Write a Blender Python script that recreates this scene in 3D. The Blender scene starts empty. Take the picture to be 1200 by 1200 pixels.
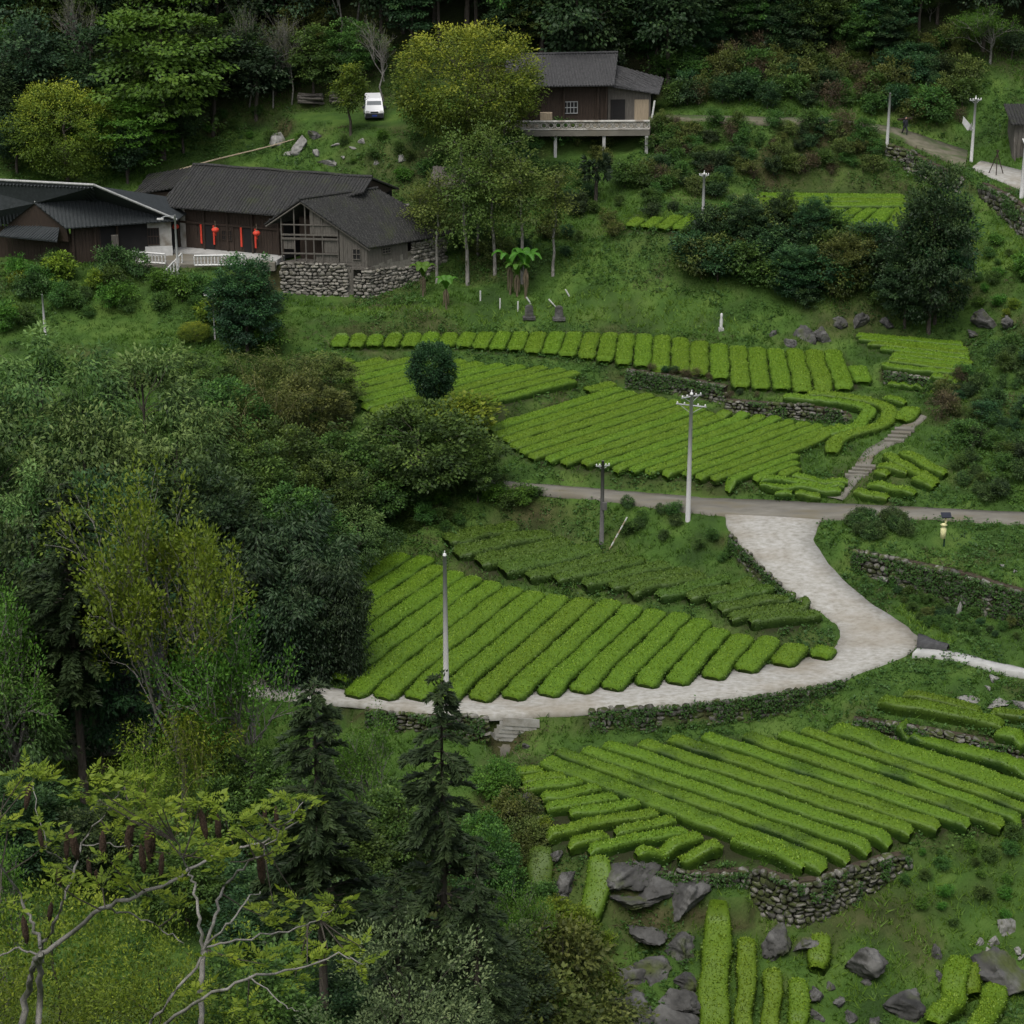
import bpy, math, random
import numpy as np
from mathutils import Vector, Matrix

# ------------------------------------------------------------------ camera, sky, sun, exposure
SC = bpy.context.scene
COL = SC.collection
FPX, PITCH, CAMZ = 2600.0, math.radians(21.0), 55.0
cam_data = bpy.data.cameras.new('camera')
cam_data.sensor_width = 36.0
cam_data.lens = FPX / 1200.0 * 36.0
cam_data.clip_start = 0.5
cam_data.clip_end = 3000.0
cam = bpy.data.objects.new('camera', cam_data)
COL.objects.link(cam)
cam.location = (0, 0, CAMZ)
cam.rotation_euler = (math.radians(90) - PITCH, 0, 0)
SC.camera = cam

SUN_EL, SUN_ROT = math.radians(62), math.radians(200)
world = bpy.data.worlds.new('World')
SC.world = world
world.use_nodes = True
wn, wl = world.node_tree.nodes, world.node_tree.links
wn.clear()
w_out = wn.new('ShaderNodeOutputWorld')
w_bg = wn.new('ShaderNodeBackground')
w_sky = wn.new('ShaderNodeTexSky')
w_sky.sky_type = 'NISHITA'
w_sky.sun_disc = False
w_sky.sun_elevation = SUN_EL
w_sky.sun_rotation = SUN_ROT
w_sky.dust_density = 4.0
w_sky.air_density = 1.0
w_hs = wn.new('ShaderNodeHueSaturation')          # an overcast sky is nearly grey
w_hs.inputs['Saturation'].default_value = 0.40
w_bg.inputs['Strength'].default_value = 0.15
wl.new(w_sky.outputs[0], w_hs.inputs['Color'])
wl.new(w_hs.outputs[0], w_bg.inputs['Color'])
wl.new(w_bg.outputs[0], w_out.inputs['Surface'])

sun_data = bpy.data.lights.new('sun', 'SUN')
sun_data.energy = 1.2
sun_data.angle = math.radians(30)
sun_data.color = (1.0, 0.97, 0.92)
sun = bpy.data.objects.new('sun', sun_data)
COL.objects.link(sun)
sun.rotation_euler = Vector((math.sin(SUN_ROT) * math.cos(SUN_EL), math.cos(SUN_ROT) * math.cos(SUN_EL), math.sin(SUN_EL))).to_track_quat('Z', 'Y').to_euler()

SC.view_settings.view_transform = 'Standard'
SC.view_settings.look = 'None'
SC.view_settings.gamma = 1.0
SC.view_settings.use_curve_mapping = False
SC.view_settings.exposure = 0.42
SC.render.engine = 'CYCLES'
SC.cycles.max_bounces = 6
SC.cycles.diffuse_bounces = 3
SC.cycles.transparent_max_bounces = 4
SC.cycles.use_denoising = True

RNG = np.random.default_rng(11)
random.seed(5)

# ------------------------------------------------------------------ from the photograph's geometry to places
SP, CP = math.sin(PITCH), math.cos(PITCH)
def ray(px, py):
    a = (px - 600.0) / FPX
    b = -(py - 600.0) / FPX
    return np.array([a, CP + b * SP, -SP + b * CP])
def P(px, py, z):                  # the point of height z seen there
    d = ray(px, py)
    return np.array([0, 0, CAMZ]) + d * ((z - CAMZ) / d[2])
def PD(px, py, D):                 # the point at ground distance D seen there
    d = ray(px, py)
    return np.array([0, 0, CAMZ]) + d * (D / d[1])
def pix(p):
    v = np.asarray(p, float) - np.array([0, 0, CAMZ])
    f = v[1] * CP - v[2] * SP
    u = v[1] * SP + v[2] * CP
    return 600 + FPX * v[0] / f, 600 - FPX * u / f

# ------------------------------------------------------------------ numpy noise
def _hash(ix, iy, iz, seed):
    h = (ix.astype(np.int64) * 374761393 + iy.astype(np.int64) * 668265263 + iz.astype(np.int64) * 2147483647 + seed * 974634777) & 0xffffffff
    h = ((h ^ (h >> 13)) * 1274126177) & 0xffffffff
    h = h ^ (h >> 16)
    return (h & 0xffff) / 65535.0
def vnoise(x, y, z=None, seed=0):
    x = np.asarray(x, float); y = np.asarray(y, float)
    z = np.zeros_like(x) if z is None else np.asarray(z, float)
    ix, iy, iz = np.floor(x), np.floor(y), np.floor(z)
    fx, fy, fz = x - ix, y - iy, z - iz
    fx = fx * fx * (3 - 2 * fx); fy = fy * fy * (3 - 2 * fy); fz = fz * fz * (3 - 2 * fz)
    r = 0
    for a in (0, 1):
        for b in (0, 1):
            for c in (0, 1):
                w = (fx if a else 1 - fx) * (fy if b else 1 - fy) * (fz if c else 1 - fz)
                r = r + w * _hash(ix + a, iy + b, iz + c, seed)
    return r * 2 - 1
def fbm(x, y, z=None, seed=0, o=3):
    r, a = 0, 1.0
    for k in range(o):
        f = 2.0 ** k
        r = r + a * vnoise(np.asarray(x) * f, np.asarray(y) * f, None if z is None else np.asarray(z) * f, seed + k)
        a *= 0.5
    return r / 1.75

# ------------------------------------------------------------------ mesh and object helpers
def np_mesh(name, V, F, mat=None, attrs=None, smooth=False, mats=None, midx=None):
    """V (n,3); F = (m,3) or (m,4) array, or a list of such arrays."""
    Fs = F if isinstance(F, (list, tuple)) else [F]
    Fs = [np.asarray(f, np.int32) for f in Fs if len(f)]
    me = bpy.data.meshes.new(name)
    V = np.asarray(V, np.float32)
    me.vertices.add(len(V)); me.vertices.foreach_set('co', V.ravel())
    li = np.concatenate([f.ravel() for f in Fs]); tot = np.concatenate([np.full(len(f), f.shape[1], np.int32) for f in Fs])
    st = np.concatenate([[0], np.cumsum(tot)[:-1]]).astype(np.int32)
    me.loops.add(len(li)); me.loops.foreach_set('vertex_index', li)
    me.polygons.add(len(tot)); me.polygons.foreach_set('loop_start', st); me.polygons.foreach_set('loop_total', tot)
    if smooth: me.polygons.foreach_set('use_smooth', np.ones(len(tot), bool))
    for k, a in (attrs or {}).items():
        at = me.attributes.new(k, 'FLOAT', 'POINT'); at.data.foreach_set('value', np.asarray(a, np.float32))
    me.update(calc_edges=True)
    if mats:
        for m in mats: me.materials.append(m)
        if midx is not None: me.polygons.foreach_set('material_index', np.asarray(midx, np.int32))
    elif mat: me.materials.append(mat)
    return me
def link(name, data, parent=None, loc=(0, 0, 0), rot=(0, 0, 0), scale=(1, 1, 1)):
    o = bpy.data.objects.new(name, data); COL.objects.link(o)
    o.location = loc; o.rotation_euler = rot; o.scale = scale
    if parent: o.parent = parent
    return o
def tag(o, label=None, cat=None, group=None, kind=None):
    if label: o['label'] = label
    if cat: o['category'] = cat
    if group: o['group'] = group
    if kind: o['kind'] = kind
    return o
def empty(name, loc=(0, 0, 0), rz=0.0, scale=(1, 1, 1)):
    return link(name, None, None, tuple(float(v) for v in loc), (0, 0, rz), scale)
class MB:
    """collects boxes, prisms and tubes into one mesh"""
    def __init__(s): s.V, s.F, s.n = [], {3: [], 4: []}, 0
    def add(s, V, F):
        V = np.asarray(V, float); s.V.append(V)
        for f in F: s.F.setdefault(len(f), []).append([i + s.n for i in f])
        s.n += len(V); return s
    def box(s, c, d, rz=0.0, rx=0.0, ry=0.0):
        x, y, z = [v / 2 for v in d]
        V = np.array([[a * x, b * y, e * z] for a in (-1, 1) for b in (-1, 1) for e in (-1, 1)])
        R = np.array(Matrix.Rotation(rz, 3, 'Z') @ Matrix.Rotation(ry, 3, 'Y') @ Matrix.Rotation(rx, 3, 'X'))
        return s.add(V @ R.T + np.asarray(c, float), [(0, 1, 3, 2), (4, 6, 7, 5), (0, 4, 5, 1), (2, 3, 7, 6), (0, 2, 6, 4), (1, 5, 7, 3)])
    def hexa(s, b, t):          # bottom 4 and top 4 points, counter-clockwise from above
        return s.add(list(b) + list(t), [(3, 2, 1, 0), (4, 5, 6, 7), (0, 1, 5, 4), (1, 2, 6, 5), (2, 3, 7, 6), (3, 0, 4, 7)])
    def slab(s, pts, th):       # quad with thickness downward
        p = [np.asarray(q, float) for q in pts]
        return s.hexa([q - np.array([0, 0, th]) for q in p], p)
    def tube(s, pts, rad, n=6, cap=True):
        pts = np.asarray(pts, float); m = len(pts)
        rad = np.full(m, rad) if np.isscalar(rad) else np.asarray(rad, float)
        T = np.gradient(pts, axis=0) if m > 1 else np.array([[0, 0, 1.0]])
        T /= np.linalg.norm(T, axis=1)[:, None] + 1e-9
        V = []
        for i in range(m):
            up = np.array([1.0, 0, 0]) if abs(T[i][2]) > 0.8 else np.array([0, 0, 1.0])
            a = np.cross(T[i], up); a /= np.linalg.norm(a) + 1e-9; b = np.cross(T[i], a)
            for k in range(n):
                t = 2 * math.pi * k / n
                V.append(pts[i] + rad[i] * (a * math.cos(t) + b * math.sin(t)))
        F = [(i * n + k, i * n + (k + 1) % n, (i + 1) * n + (k + 1) % n, (i + 1) * n + k) for i in range(m - 1) for k in range(n)]
        if cap: F += [tuple(range(n)), tuple((m - 1) * n + k for k in range(n))[::-1]]
        return s.add(V, F)
    def lathe(s, prof, c=(0, 0, 0), n=12):
        V = [(c[0] + r * math.cos(2 * math.pi * k / n), c[1] + r * math.sin(2 * math.pi * k / n), c[2] + z) for r, z in prof for k in range(n)]
        F = [(i * n + k, i * n + (k + 1) % n, (i + 1) * n + (k + 1) % n, (i + 1) * n + k) for i in range(len(prof) - 1) for k in range(n)]
        return s.add(V, F)
    def mesh(s, name, mat, smooth=False):
        me = bpy.data.meshes.new(name)
        V = np.concatenate(s.V) if s.V else np.zeros((0, 3))
        me.from_pydata([tuple(v) for v in V], [], [tuple(f) for k in s.F for f in s.F[k]])
        me.update()
        if mat: me.materials.append(mat)
        if smooth: me.polygons.foreach_set('use_smooth', np.ones(len(me.polygons), bool))
        return me
    def build(s, name, mat, parent=None, smooth=False, **kw):
        return link(name, s.mesh(name, mat, smooth), parent, **kw)

# ------------------------------------------------------------------ materials
MATS = {}
def nodes(m):
    m.use_nodes = True
    return m.node_tree.nodes, m.node_tree.links
def ramp(n, stops):
    r = n.new('ShaderNodeValToRGB'); e = r.color_ramp.elements
    e[0].position, e[0].color = stops[0][0], (*stops[0][1], 1)
    e[1].position, e[1].color = stops[-1][0], (*stops[-1][1], 1)
    for p, c in stops[1:-1]:
        x = e.new(p); x.color = (*c, 1)
    return r
def surface(name, stops, scale=3.0, rough=0.85, bump=0.3, detail=6.0, stretch=(1, 1, 1), coord='Object', bscale=None, dist=0.05, second=None, spec=0.3, objvar=0.0):
    """noise-coloured solid material; `second` = (colour, noise scale, lo, hi) for stains with a shape of their own"""
    m = bpy.data.materials.new(name); n, l = nodes(m)
    b = n['Principled BSDF']; b.inputs['Roughness'].default_value = rough; b.inputs['Specular IOR Level'].default_value = spec
    tc = n.new('ShaderNodeTexCoord'); mp = n.new('ShaderNodeMapping'); mp.inputs['Scale'].default_value = stretch
    oi = n.new('ShaderNodeObjectInfo'); off = n.new('ShaderNodeVectorMath'); off.operation = 'ADD'
    sc_ = n.new('ShaderNodeMath'); sc_.operation = 'MULTIPLY'; sc_.inputs[1].default_value = 37.0
    l.new(oi.outputs['Random'], sc_.inputs[0]); l.new(sc_.outputs[0], off.inputs[1])
    l.new(tc.outputs[coord], off.inputs[0]); l.new(off.outputs[0], mp.inputs['Vector'])
    t = n.new('ShaderNodeTexNoise'); t.inputs['Scale'].default_value = scale; t.inputs['Detail'].default_value = detail; t.inputs['Roughness'].default_value = 0.62
    l.new(mp.outputs[0], t.inputs['Vector'])
    r = ramp(n, stops); l.new(t.outputs['Fac'], r.inputs[0])
    out = r.outputs[0]
    if second:
        c2, s2, lo, hi = second
        t2 = n.new('ShaderNodeTexNoise'); t2.inputs['Scale'].default_value = s2; t2.inputs['Detail'].default_value = 5
        l.new(mp.outputs[0], t2.inputs['Vector'])
        r2 = ramp(n, [(lo, (0, 0, 0)), (hi, (1, 1, 1))]); l.new(t2.outputs['Fac'], r2.inputs[0])
        mx = n.new('ShaderNodeMixRGB'); mx.inputs[2].default_value = (*c2, 1)
        l.new(r2.outputs[0], mx.inputs[0]); l.new(out, mx.inputs[1]); out = mx.outputs[0]
    if objvar:
        hv = n.new('ShaderNodeHueSaturation'); mv = n.new('ShaderNodeMapRange'); mv.inputs['To Min'].default_value = 1 - objvar; mv.inputs['To Max'].default_value = 1 + objvar
        l.new(oi.outputs['Random'], mv.inputs['Value']); l.new(mv.outputs[0], hv.inputs['Value']); l.new(out, hv.inputs['Color']); out = hv.outputs[0]
    l.new(out, b.inputs['Base Color'])
    if bump:
        t3 = n.new('ShaderNodeTexNoise'); t3.inputs['Scale'].default_value = bscale or scale * 4; t3.inputs['Detail'].default_value = 6
        l.new(mp.outputs[0], t3.inputs['Vector'])
        bm = n.new('ShaderNodeBump'); bm.inputs['Strength'].default_value = bump; bm.inputs['Distance'].default_value = dist
        l.new(t3.outputs['Fac'], bm.inputs['Height']); l.new(bm.outputs[0], b.inputs['Normal'])
    MATS[name] = m
    return m
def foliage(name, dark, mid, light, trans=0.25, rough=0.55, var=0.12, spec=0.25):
    """leaves: every leaf carries its own 'tint' (old dark leaf .. young light leaf, plus painted shade and top highlights)"""
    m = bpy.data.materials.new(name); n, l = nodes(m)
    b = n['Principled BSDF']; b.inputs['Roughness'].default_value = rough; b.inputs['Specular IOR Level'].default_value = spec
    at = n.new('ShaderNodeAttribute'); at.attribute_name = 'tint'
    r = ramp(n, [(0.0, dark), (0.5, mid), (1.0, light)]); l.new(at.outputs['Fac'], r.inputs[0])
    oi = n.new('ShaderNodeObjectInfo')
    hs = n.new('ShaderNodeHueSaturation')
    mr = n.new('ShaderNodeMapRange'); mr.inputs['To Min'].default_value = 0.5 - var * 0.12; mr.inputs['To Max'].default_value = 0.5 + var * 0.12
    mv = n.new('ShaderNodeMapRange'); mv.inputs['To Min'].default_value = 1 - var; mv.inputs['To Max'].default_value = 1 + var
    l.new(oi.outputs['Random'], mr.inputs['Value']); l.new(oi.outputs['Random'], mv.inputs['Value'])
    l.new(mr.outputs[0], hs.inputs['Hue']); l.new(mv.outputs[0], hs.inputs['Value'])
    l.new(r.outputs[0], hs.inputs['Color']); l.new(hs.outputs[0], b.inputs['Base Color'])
    if trans > 0:
        tr = n.new('ShaderNodeBsdfTranslucent'); mx = n.new('ShaderNodeMixShader'); mx.inputs[0].default_value = trans
        l.new(hs.outputs[0], tr.inputs['Color']); l.new(b.outputs[0], mx.inputs[1]); l.new(tr.outputs[0], mx.inputs[2])
        l.new(mx.outputs[0], n['Material Output'].inputs['Surface'])
    MATS[name] = m
    return m

surface('concrete_new', [(0.28, (0.19, 0.178, 0.15)), (0.5, (0.29, 0.282, 0.252)), (0.72, (0.37, 0.365, 0.345))], scale=2.4, rough=0.9, bump=0.2, detail=12, second=((0.19, 0.162, 0.115), 0.22, 0.50, 0.80), bscale=9, stretch=(1, 1.8, 1))
surface('dirt_track', [(0.3, (0.05, 0.062, 0.028)), (0.5, (0.105, 0.098, 0.066)), (0.75, (0.17, 0.155, 0.115))], scale=0.9, rough=0.95, bump=0.4, second=((0.045, 0.075, 0.018), 0.5, 0.48, 0.62), bscale=5)
surface('concrete_old', [(0.25, (0.105, 0.098, 0.080)), (0.55, (0.155, 0.146, 0.122)), (0.8, (0.205, 0.195, 0.168))], scale=0.7, rough=0.92, bump=0.2, second=((0.12, 0.105, 0.07), 0.35, 0.5, 0.7), stretch=(1, 3, 1), bscale=7, detail=9)
surface('concrete_grey', [(0.2, (0.24, 0.24, 0.225)), (0.8, (0.42, 0.42, 0.40))], scale=1.5, rough=0.9, bump=0.2)
surface('pole_concrete', [(0.2, (0.26, 0.26, 0.25)), (0.8, (0.40, 0.40, 0.385))], scale=2.0, rough=0.85, bump=0.05, stretch=(1, 1, 0.2))
surface('limestone', [(0.28, (0.020, 0.020, 0.019)), (0.5, (0.062, 0.061, 0.057)), (0.72, (0.145, 0.143, 0.135))], scale=1.1, rough=0.93, bump=0.9, detail=9, second=((0.06, 0.075, 0.022), 0.9, 0.56, 0.70), bscale=3.5, dist=0.12)
surface('pale_stone', [(0.25, (0.10, 0.096, 0.088)), (0.5, (0.19, 0.186, 0.172)), (0.75, (0.30, 0.295, 0.275))], scale=2.2, rough=0.92, bump=0.7, detail=8, second=((0.07, 0.075, 0.035), 1.4, 0.58, 0.72), dist=0.06)
surface('wall_stone', [(0.25, (0.06, 0.058, 0.052)), (0.5, (0.12, 0.115, 0.10)), (0.78, (0.25, 0.24, 0.215))], scale=2.6, rough=0.93, bump=0.7, detail=8, second=((0.042, 0.052, 0.016), 1.1, 0.44, 0.56), dist=0.05, objvar=.5)
surface('house_stone', [(0.25, (0.085, 0.08, 0.068)), (0.5, (0.165, 0.155, 0.132)), (0.78, (0.27, 0.26, 0.228))], scale=2.6, rough=0.93, bump=0.5, detail=8, second=((0.09, 0.085, 0.06), 1.1, 0.54, 0.68), dist=0.04, objvar=.4)
surface('earth', [(0.25, (0.022, 0.018, 0.011)), (0.75, (0.065, 0.05, 0.032))], scale=3, rough=0.97, bump=0.5)
surface('tile_dark', [(0.30, (0.010, 0.0105, 0.010)), (0.52, (0.028, 0.028, 0.027)), (0.72, (0.080, 0.079, 0.074))], scale=9, rough=0.85, bump=0.4, second=((0.035, 0.04, 0.022), 0.7, 0.55, 0.7))
surface('tile_slate', [(0.25, (0.018, 0.022, 0.023)), (0.6, (0.032, 0.037, 0.039)), (0.85, (0.055, 0.060, 0.060))], scale=4, rough=0.7, bump=0.3)
surface('tile_grey', [(0.25, (0.026, 0.026, 0.027)), (0.55, (0.052, 0.052, 0.053)), (0.8, (0.085, 0.085, 0.084))], scale=4, rough=0.85, bump=0.4)
surface('mortar', [(0.2, (0.22, 0.22, 0.215)), (0.8, (0.45, 0.45, 0.43))], scale=3, rough=0.9, bump=0.3)
surface('wood_dark', [(0.2, (0.018, 0.013, 0.010)), (0.6, (0.042, 0.029, 0.021)), (0.85, (0.075, 0.055, 0.042))], scale=3.0, rough=0.8, bump=0.4, stretch=(6, 6, 0.5))
surface('wood_grey', [(0.2, (0.055, 0.05, 0.043)), (0.6, (0.115, 0.105, 0.09)), (0.85, (0.19, 0.175, 0.15))], scale=3.0, rough=0.85, bump=0.4, stretch=(6, 6, 0.5))
surface('wood_pale', [(0.2, (0.20, 0.16, 0.105)), (0.8, (0.38, 0.31, 0.22))], scale=3.0, rough=0.8, bump=0.3, stretch=(6, 6, 0.5))
surface('plaster', [(0.25, (0.20, 0.19, 0.165)), (0.7, (0.38, 0.37, 0.34))], scale=1.4, rough=0.9, bump=0.2, second=((0.17, 0.15, 0.12), 0.9, 0.5, 0.65))
surface('white_paint', [(0.2, (0.36, 0.36, 0.34)), (0.8, (0.56, 0.56, 0.54))], scale=3, rough=0.7, bump=0.1)
surface('void_dark', [(0.2, (0.008, 0.008, 0.009)), (0.8, (0.016, 0.015, 0.014))], scale=2, rough=0.9, bump=0)
surface('red_paper', [(0.2, (0.42, 0.035, 0.02)), (0.8, (0.58, 0.06, 0.03))], scale=4, rough=0.7, bump=0.1)
surface('bark', [(0.25, (0.028, 0.023, 0.018)), (0.6, (0.07, 0.06, 0.048)), (0.85, (0.14, 0.125, 0.105))], scale=4, rough=0.92, bump=0.7, stretch=(3, 3, 0.6))
surface('bark_pale', [(0.25, (0.09, 0.085, 0.075)), (0.6, (0.20, 0.19, 0.17)), (0.85, (0.33, 0.32, 0.29))], scale=4, rough=0.9, bump=0.5, stretch=(2, 2, 0.7), second=((0.055, 0.06, 0.035), 2.5, 0.55, 0.68))
surface('bamboo_cane', [(0.2, (0.16, 0.15, 0.07)), (0.8, (0.30, 0.26, 0.13))], scale=2, rough=0.6, bump=0.1)
surface('metal_grey', [(0.2, (0.20, 0.21, 0.21)), (0.8, (0.36, 0.37, 0.37))], scale=3, rough=0.5, bump=0.05)
surface('porcelain', [(0.2, (0.62, 0.62, 0.60)), (0.8, (0.78, 0.78, 0.76))], scale=3, rough=0.35, bump=0)
# ------------------------------------------------------------------ terraces: what lies level, and where
TH = 0.62                                           # height of a clipped tea hedge
FIELDS = {}
def field(name, poly, z, back=None, zb=None):
    """outline seen at hedge-top height; z = ground height (or front/back heights by image row)"""
    pts = np.array(poly, float)
    if back is None: zv = np.full(len(pts), float(z))
    else:
        y0, y1 = back
        t = np.clip((pts[:, 1] - y0) / (y1 - y0), 0, 1); zv = z * (1 - t) + zb * t
    A = np.c_[pts, np.ones(len(pts))]
    co = np.linalg.lstsq(A, zv, rcond=None)[0]
    zf = lambda px, py: float(co[0] * px + co[1] * py + co[2])
    W = np.array([P(px, py, zf(px, py) + TH) for px, py in pts])
    W[:, 2] -= TH
    FIELDS[name] = dict(poly=W, zf=zf)
field('A', [(384,668),(405,655),(420,652),(435,648),(460,645),(485,645),(505,652),(522,661),(545,668),(562,675),(580,681),(610,687),(640,693),(670,695),(700,698),(727,702),(755,707),(780,711),(806,717),(829,725),(851,737),(881,743),(915,747),(945,751),(978,754),(976,760),(955,767),(930,772),(900,777),(857,783),(815,791),(776,795),(735,799),(700,802),(659,806),(621,809),(582,811),(544,813),(505,812),(470,812),(430,810),(402,806),(388,780),(380,740),(376,700)], 0.0)
field('B', [(520,632),(560,622),(600,613),(630,615),(665,630),(700,640),(720,645),(770,655),(800,660),(830,672),(870,678),(900,684),(930,697),(955,710),(966,722),(930,730),(900,730),(860,722),(845,712),(832,704),(815,698),(790,694),(765,692),(725,689),(703,683),(665,679),(640,675),(600,670),(570,662),(545,652),(525,642)], 0.62)
field('C', [(560,494),(590,483),(620,477),(655,468),(678,460),(700,446),(715,443),(726,447),(733,455),(755,455),(780,463),(815,470),(840,480),(875,483),(905,486),(940,490),(970,495),(992,497),(985,504),(960,512),(945,522),(930,532),(938,537),(940,546),(915,553),(875,557),(845,560),(815,556),(790,551),(770,551),(745,548),(720,546),(690,540),(665,540),(648,536),(628,534),(612,528),(600,520),(588,512),(575,502)], 4.0, (560, 450), 4.3)
field('D', [(395,418),(420,417),(455,416),(480,415),(530,417),(580,422),(620,425),(660,428),(690,434),(660,446),(620,459),(575,472),(540,480),(500,482),(450,481),(432,478),(415,462),(400,440)], 5.1)
field('E', [(387,400),(425,401),(470,401),(512,401),(540,401),(573,404),(594,405),(634,409),(676,413),(720,419),(763,426),(808,432),(845,438),(858,446),(880,450),(905,451),(950,452),(985,450),(1008,446),(1017,436),(1010,427),(1002,424),(990,414),(985,408),(967,407),(920,406),(876,403),(850,401),(809,395),(770,389),(720,387),(680,386),(640,386),(600,386),(540,387),(500,388),(450,389),(410,390),(390,391)], 5.7)
field('F', [(1000,385),(1018,381),(1044,386),(1068,391),(1098,392),(1126,394),(1132,400),(1138,410),(1142,420),(1132,436),(1116,446),(1106,444),(1088,438),(1072,432),(1046,428),(1033,422),(1034,418),(1046,411),(1040,406),(1024,400),(1004,393)], 6.6)
field('M', [(716,258),(745,252),(780,250),(820,246),(850,240),(885,228),(900,219),(1000,220),(1062,223),(1064,262),(1052,282),(1030,287),(1000,278),(940,268),(890,262),(850,266),(820,267),(780,265),(745,263)], 12.0)
field('J', [(600,912),(604,903),(635,888),(645,878),(660,876),(690,871),(712,866),(735,865),(760,862),(785,860),(815,857),(850,855),(890,857),(930,853),(965,848),(1000,848),(1020,847),(1050,855),(1090,862),(1120,868),(1160,872),(1200,878),(1230,882),(1340,903),(1340,950),(1230,945),(1200,953),(1175,962),(1145,962),(1105,965),(1070,971),(1045,979),(1022,989),(1003,998),(980,1010),(952,1021),(925,1016),(895,1003),(868,994),(845,995),(815,1004),(785,1003),(745,1000),(715,1000),(695,990),(668,985),(645,970),(640,950),(620,935),(607,925)], -2.3, (1010, 850), -1.75)

# roads: matching points along the two edges, with heights
ROAD1 = [((540,559,3.2),(540,563.5,3.2)),((582,562.5,3.2),(582,568.5,3.2)),((640,567.5,3.2),(640,576,3.2)),((700,572,3.2),(700,583,3.2)),((760,577,3.2),(760,591,3.2)),((815,581,3.2),(815,598.5,3.2)),((850,583,3.2),(850,602.5,3.2)),((905,586,3.2),(905,606,3.2)),((960,589,3.25),(960,609,3.25)),((985,590,3.3),(990,607,3.3)),((1050,593,3.4),(1050,607,3.4)),((1120,596,3.5),(1120,610,3.5)),((1200,600,3.6),(1200,614,3.6)),((1290,604,3.7),(1290,619,3.7)),((1400,609,3.85),(1400,625,3.85)),((1520,615,4.0),(1520,632,4.0))]
ROAD2 = [((850,602.6,3.2),(962,609.1,3.25)),((851,611,3.12),(957,621,3.1)),((862,628,2.85),(954,634,2.85)),((880,646,2.5),(967,655,2.4)),((900,666,2.1),(988,680,1.9)),((922,686,1.7),(1010,699,1.5)),((946,705,1.3),(1032,714,1.2)),((966,719,1.0),(1056,729,0.95)),((981,731,0.78),(1071,742,0.72)),((985,741,0.6),(1078,751,0.55)),((983,751,0.42),(1067,763,0.4)),((977,760,0.28),(1040,775,0.25)),((962,767,0.18),(1000,789,0.12)),((935,773,0.1),(960,799,0.06)),((900,779,0.06),(905,808,0.04)),((857,785,0.03),(850,816,0.02)),((815,792,0.02),(790,823,0.0)),((735,801,0),(700,831,-0.02)),((659,808,0),(640,835,-0.05)),((600,812,0),(590,838,-0.05)),((544,815,0),(540,837,-0.05)),((470,814,0),(470,831,-0.05)),((402,808,0),(410,823,-0.05)),((340,795,-0.1),(340,818,-0.1)),((280,785,-0.3),(270,812,-0.3))]
UPROAD = [((760,134,17.4),(760,138.5,17.4)),((830,135,17.5),(830,140,17.5)),((900,137,17.4),(900,143,17.4)),((970,139,17.2),(970,145,17.2)),((1030,146,16.8),(1026,152,16.8)),((1065,153,16.2),(1058,163,16.2)),((1100,165,15.5),(1092,180,15.5)),((1135,176,14.9),(1130,197,14.9))]
YARD = [((1150,188,14.6),(1138,197,14.6)),((1200,200,14.5),(1200,222,14.4)),((1260,212,14.4),(1255,240,14.3)),((1340,228,14.2),(1340,258,14.1)),((1430,245,14.1),(1430,276,14.0))]
def strip_pts(S): return [(P(*a), P(*b)) for a, b in S]
R1, R2, R3, R4 = strip_pts(ROAD1), strip_pts(ROAD2), strip_pts(UPROAD), strip_pts(YARD)

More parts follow.
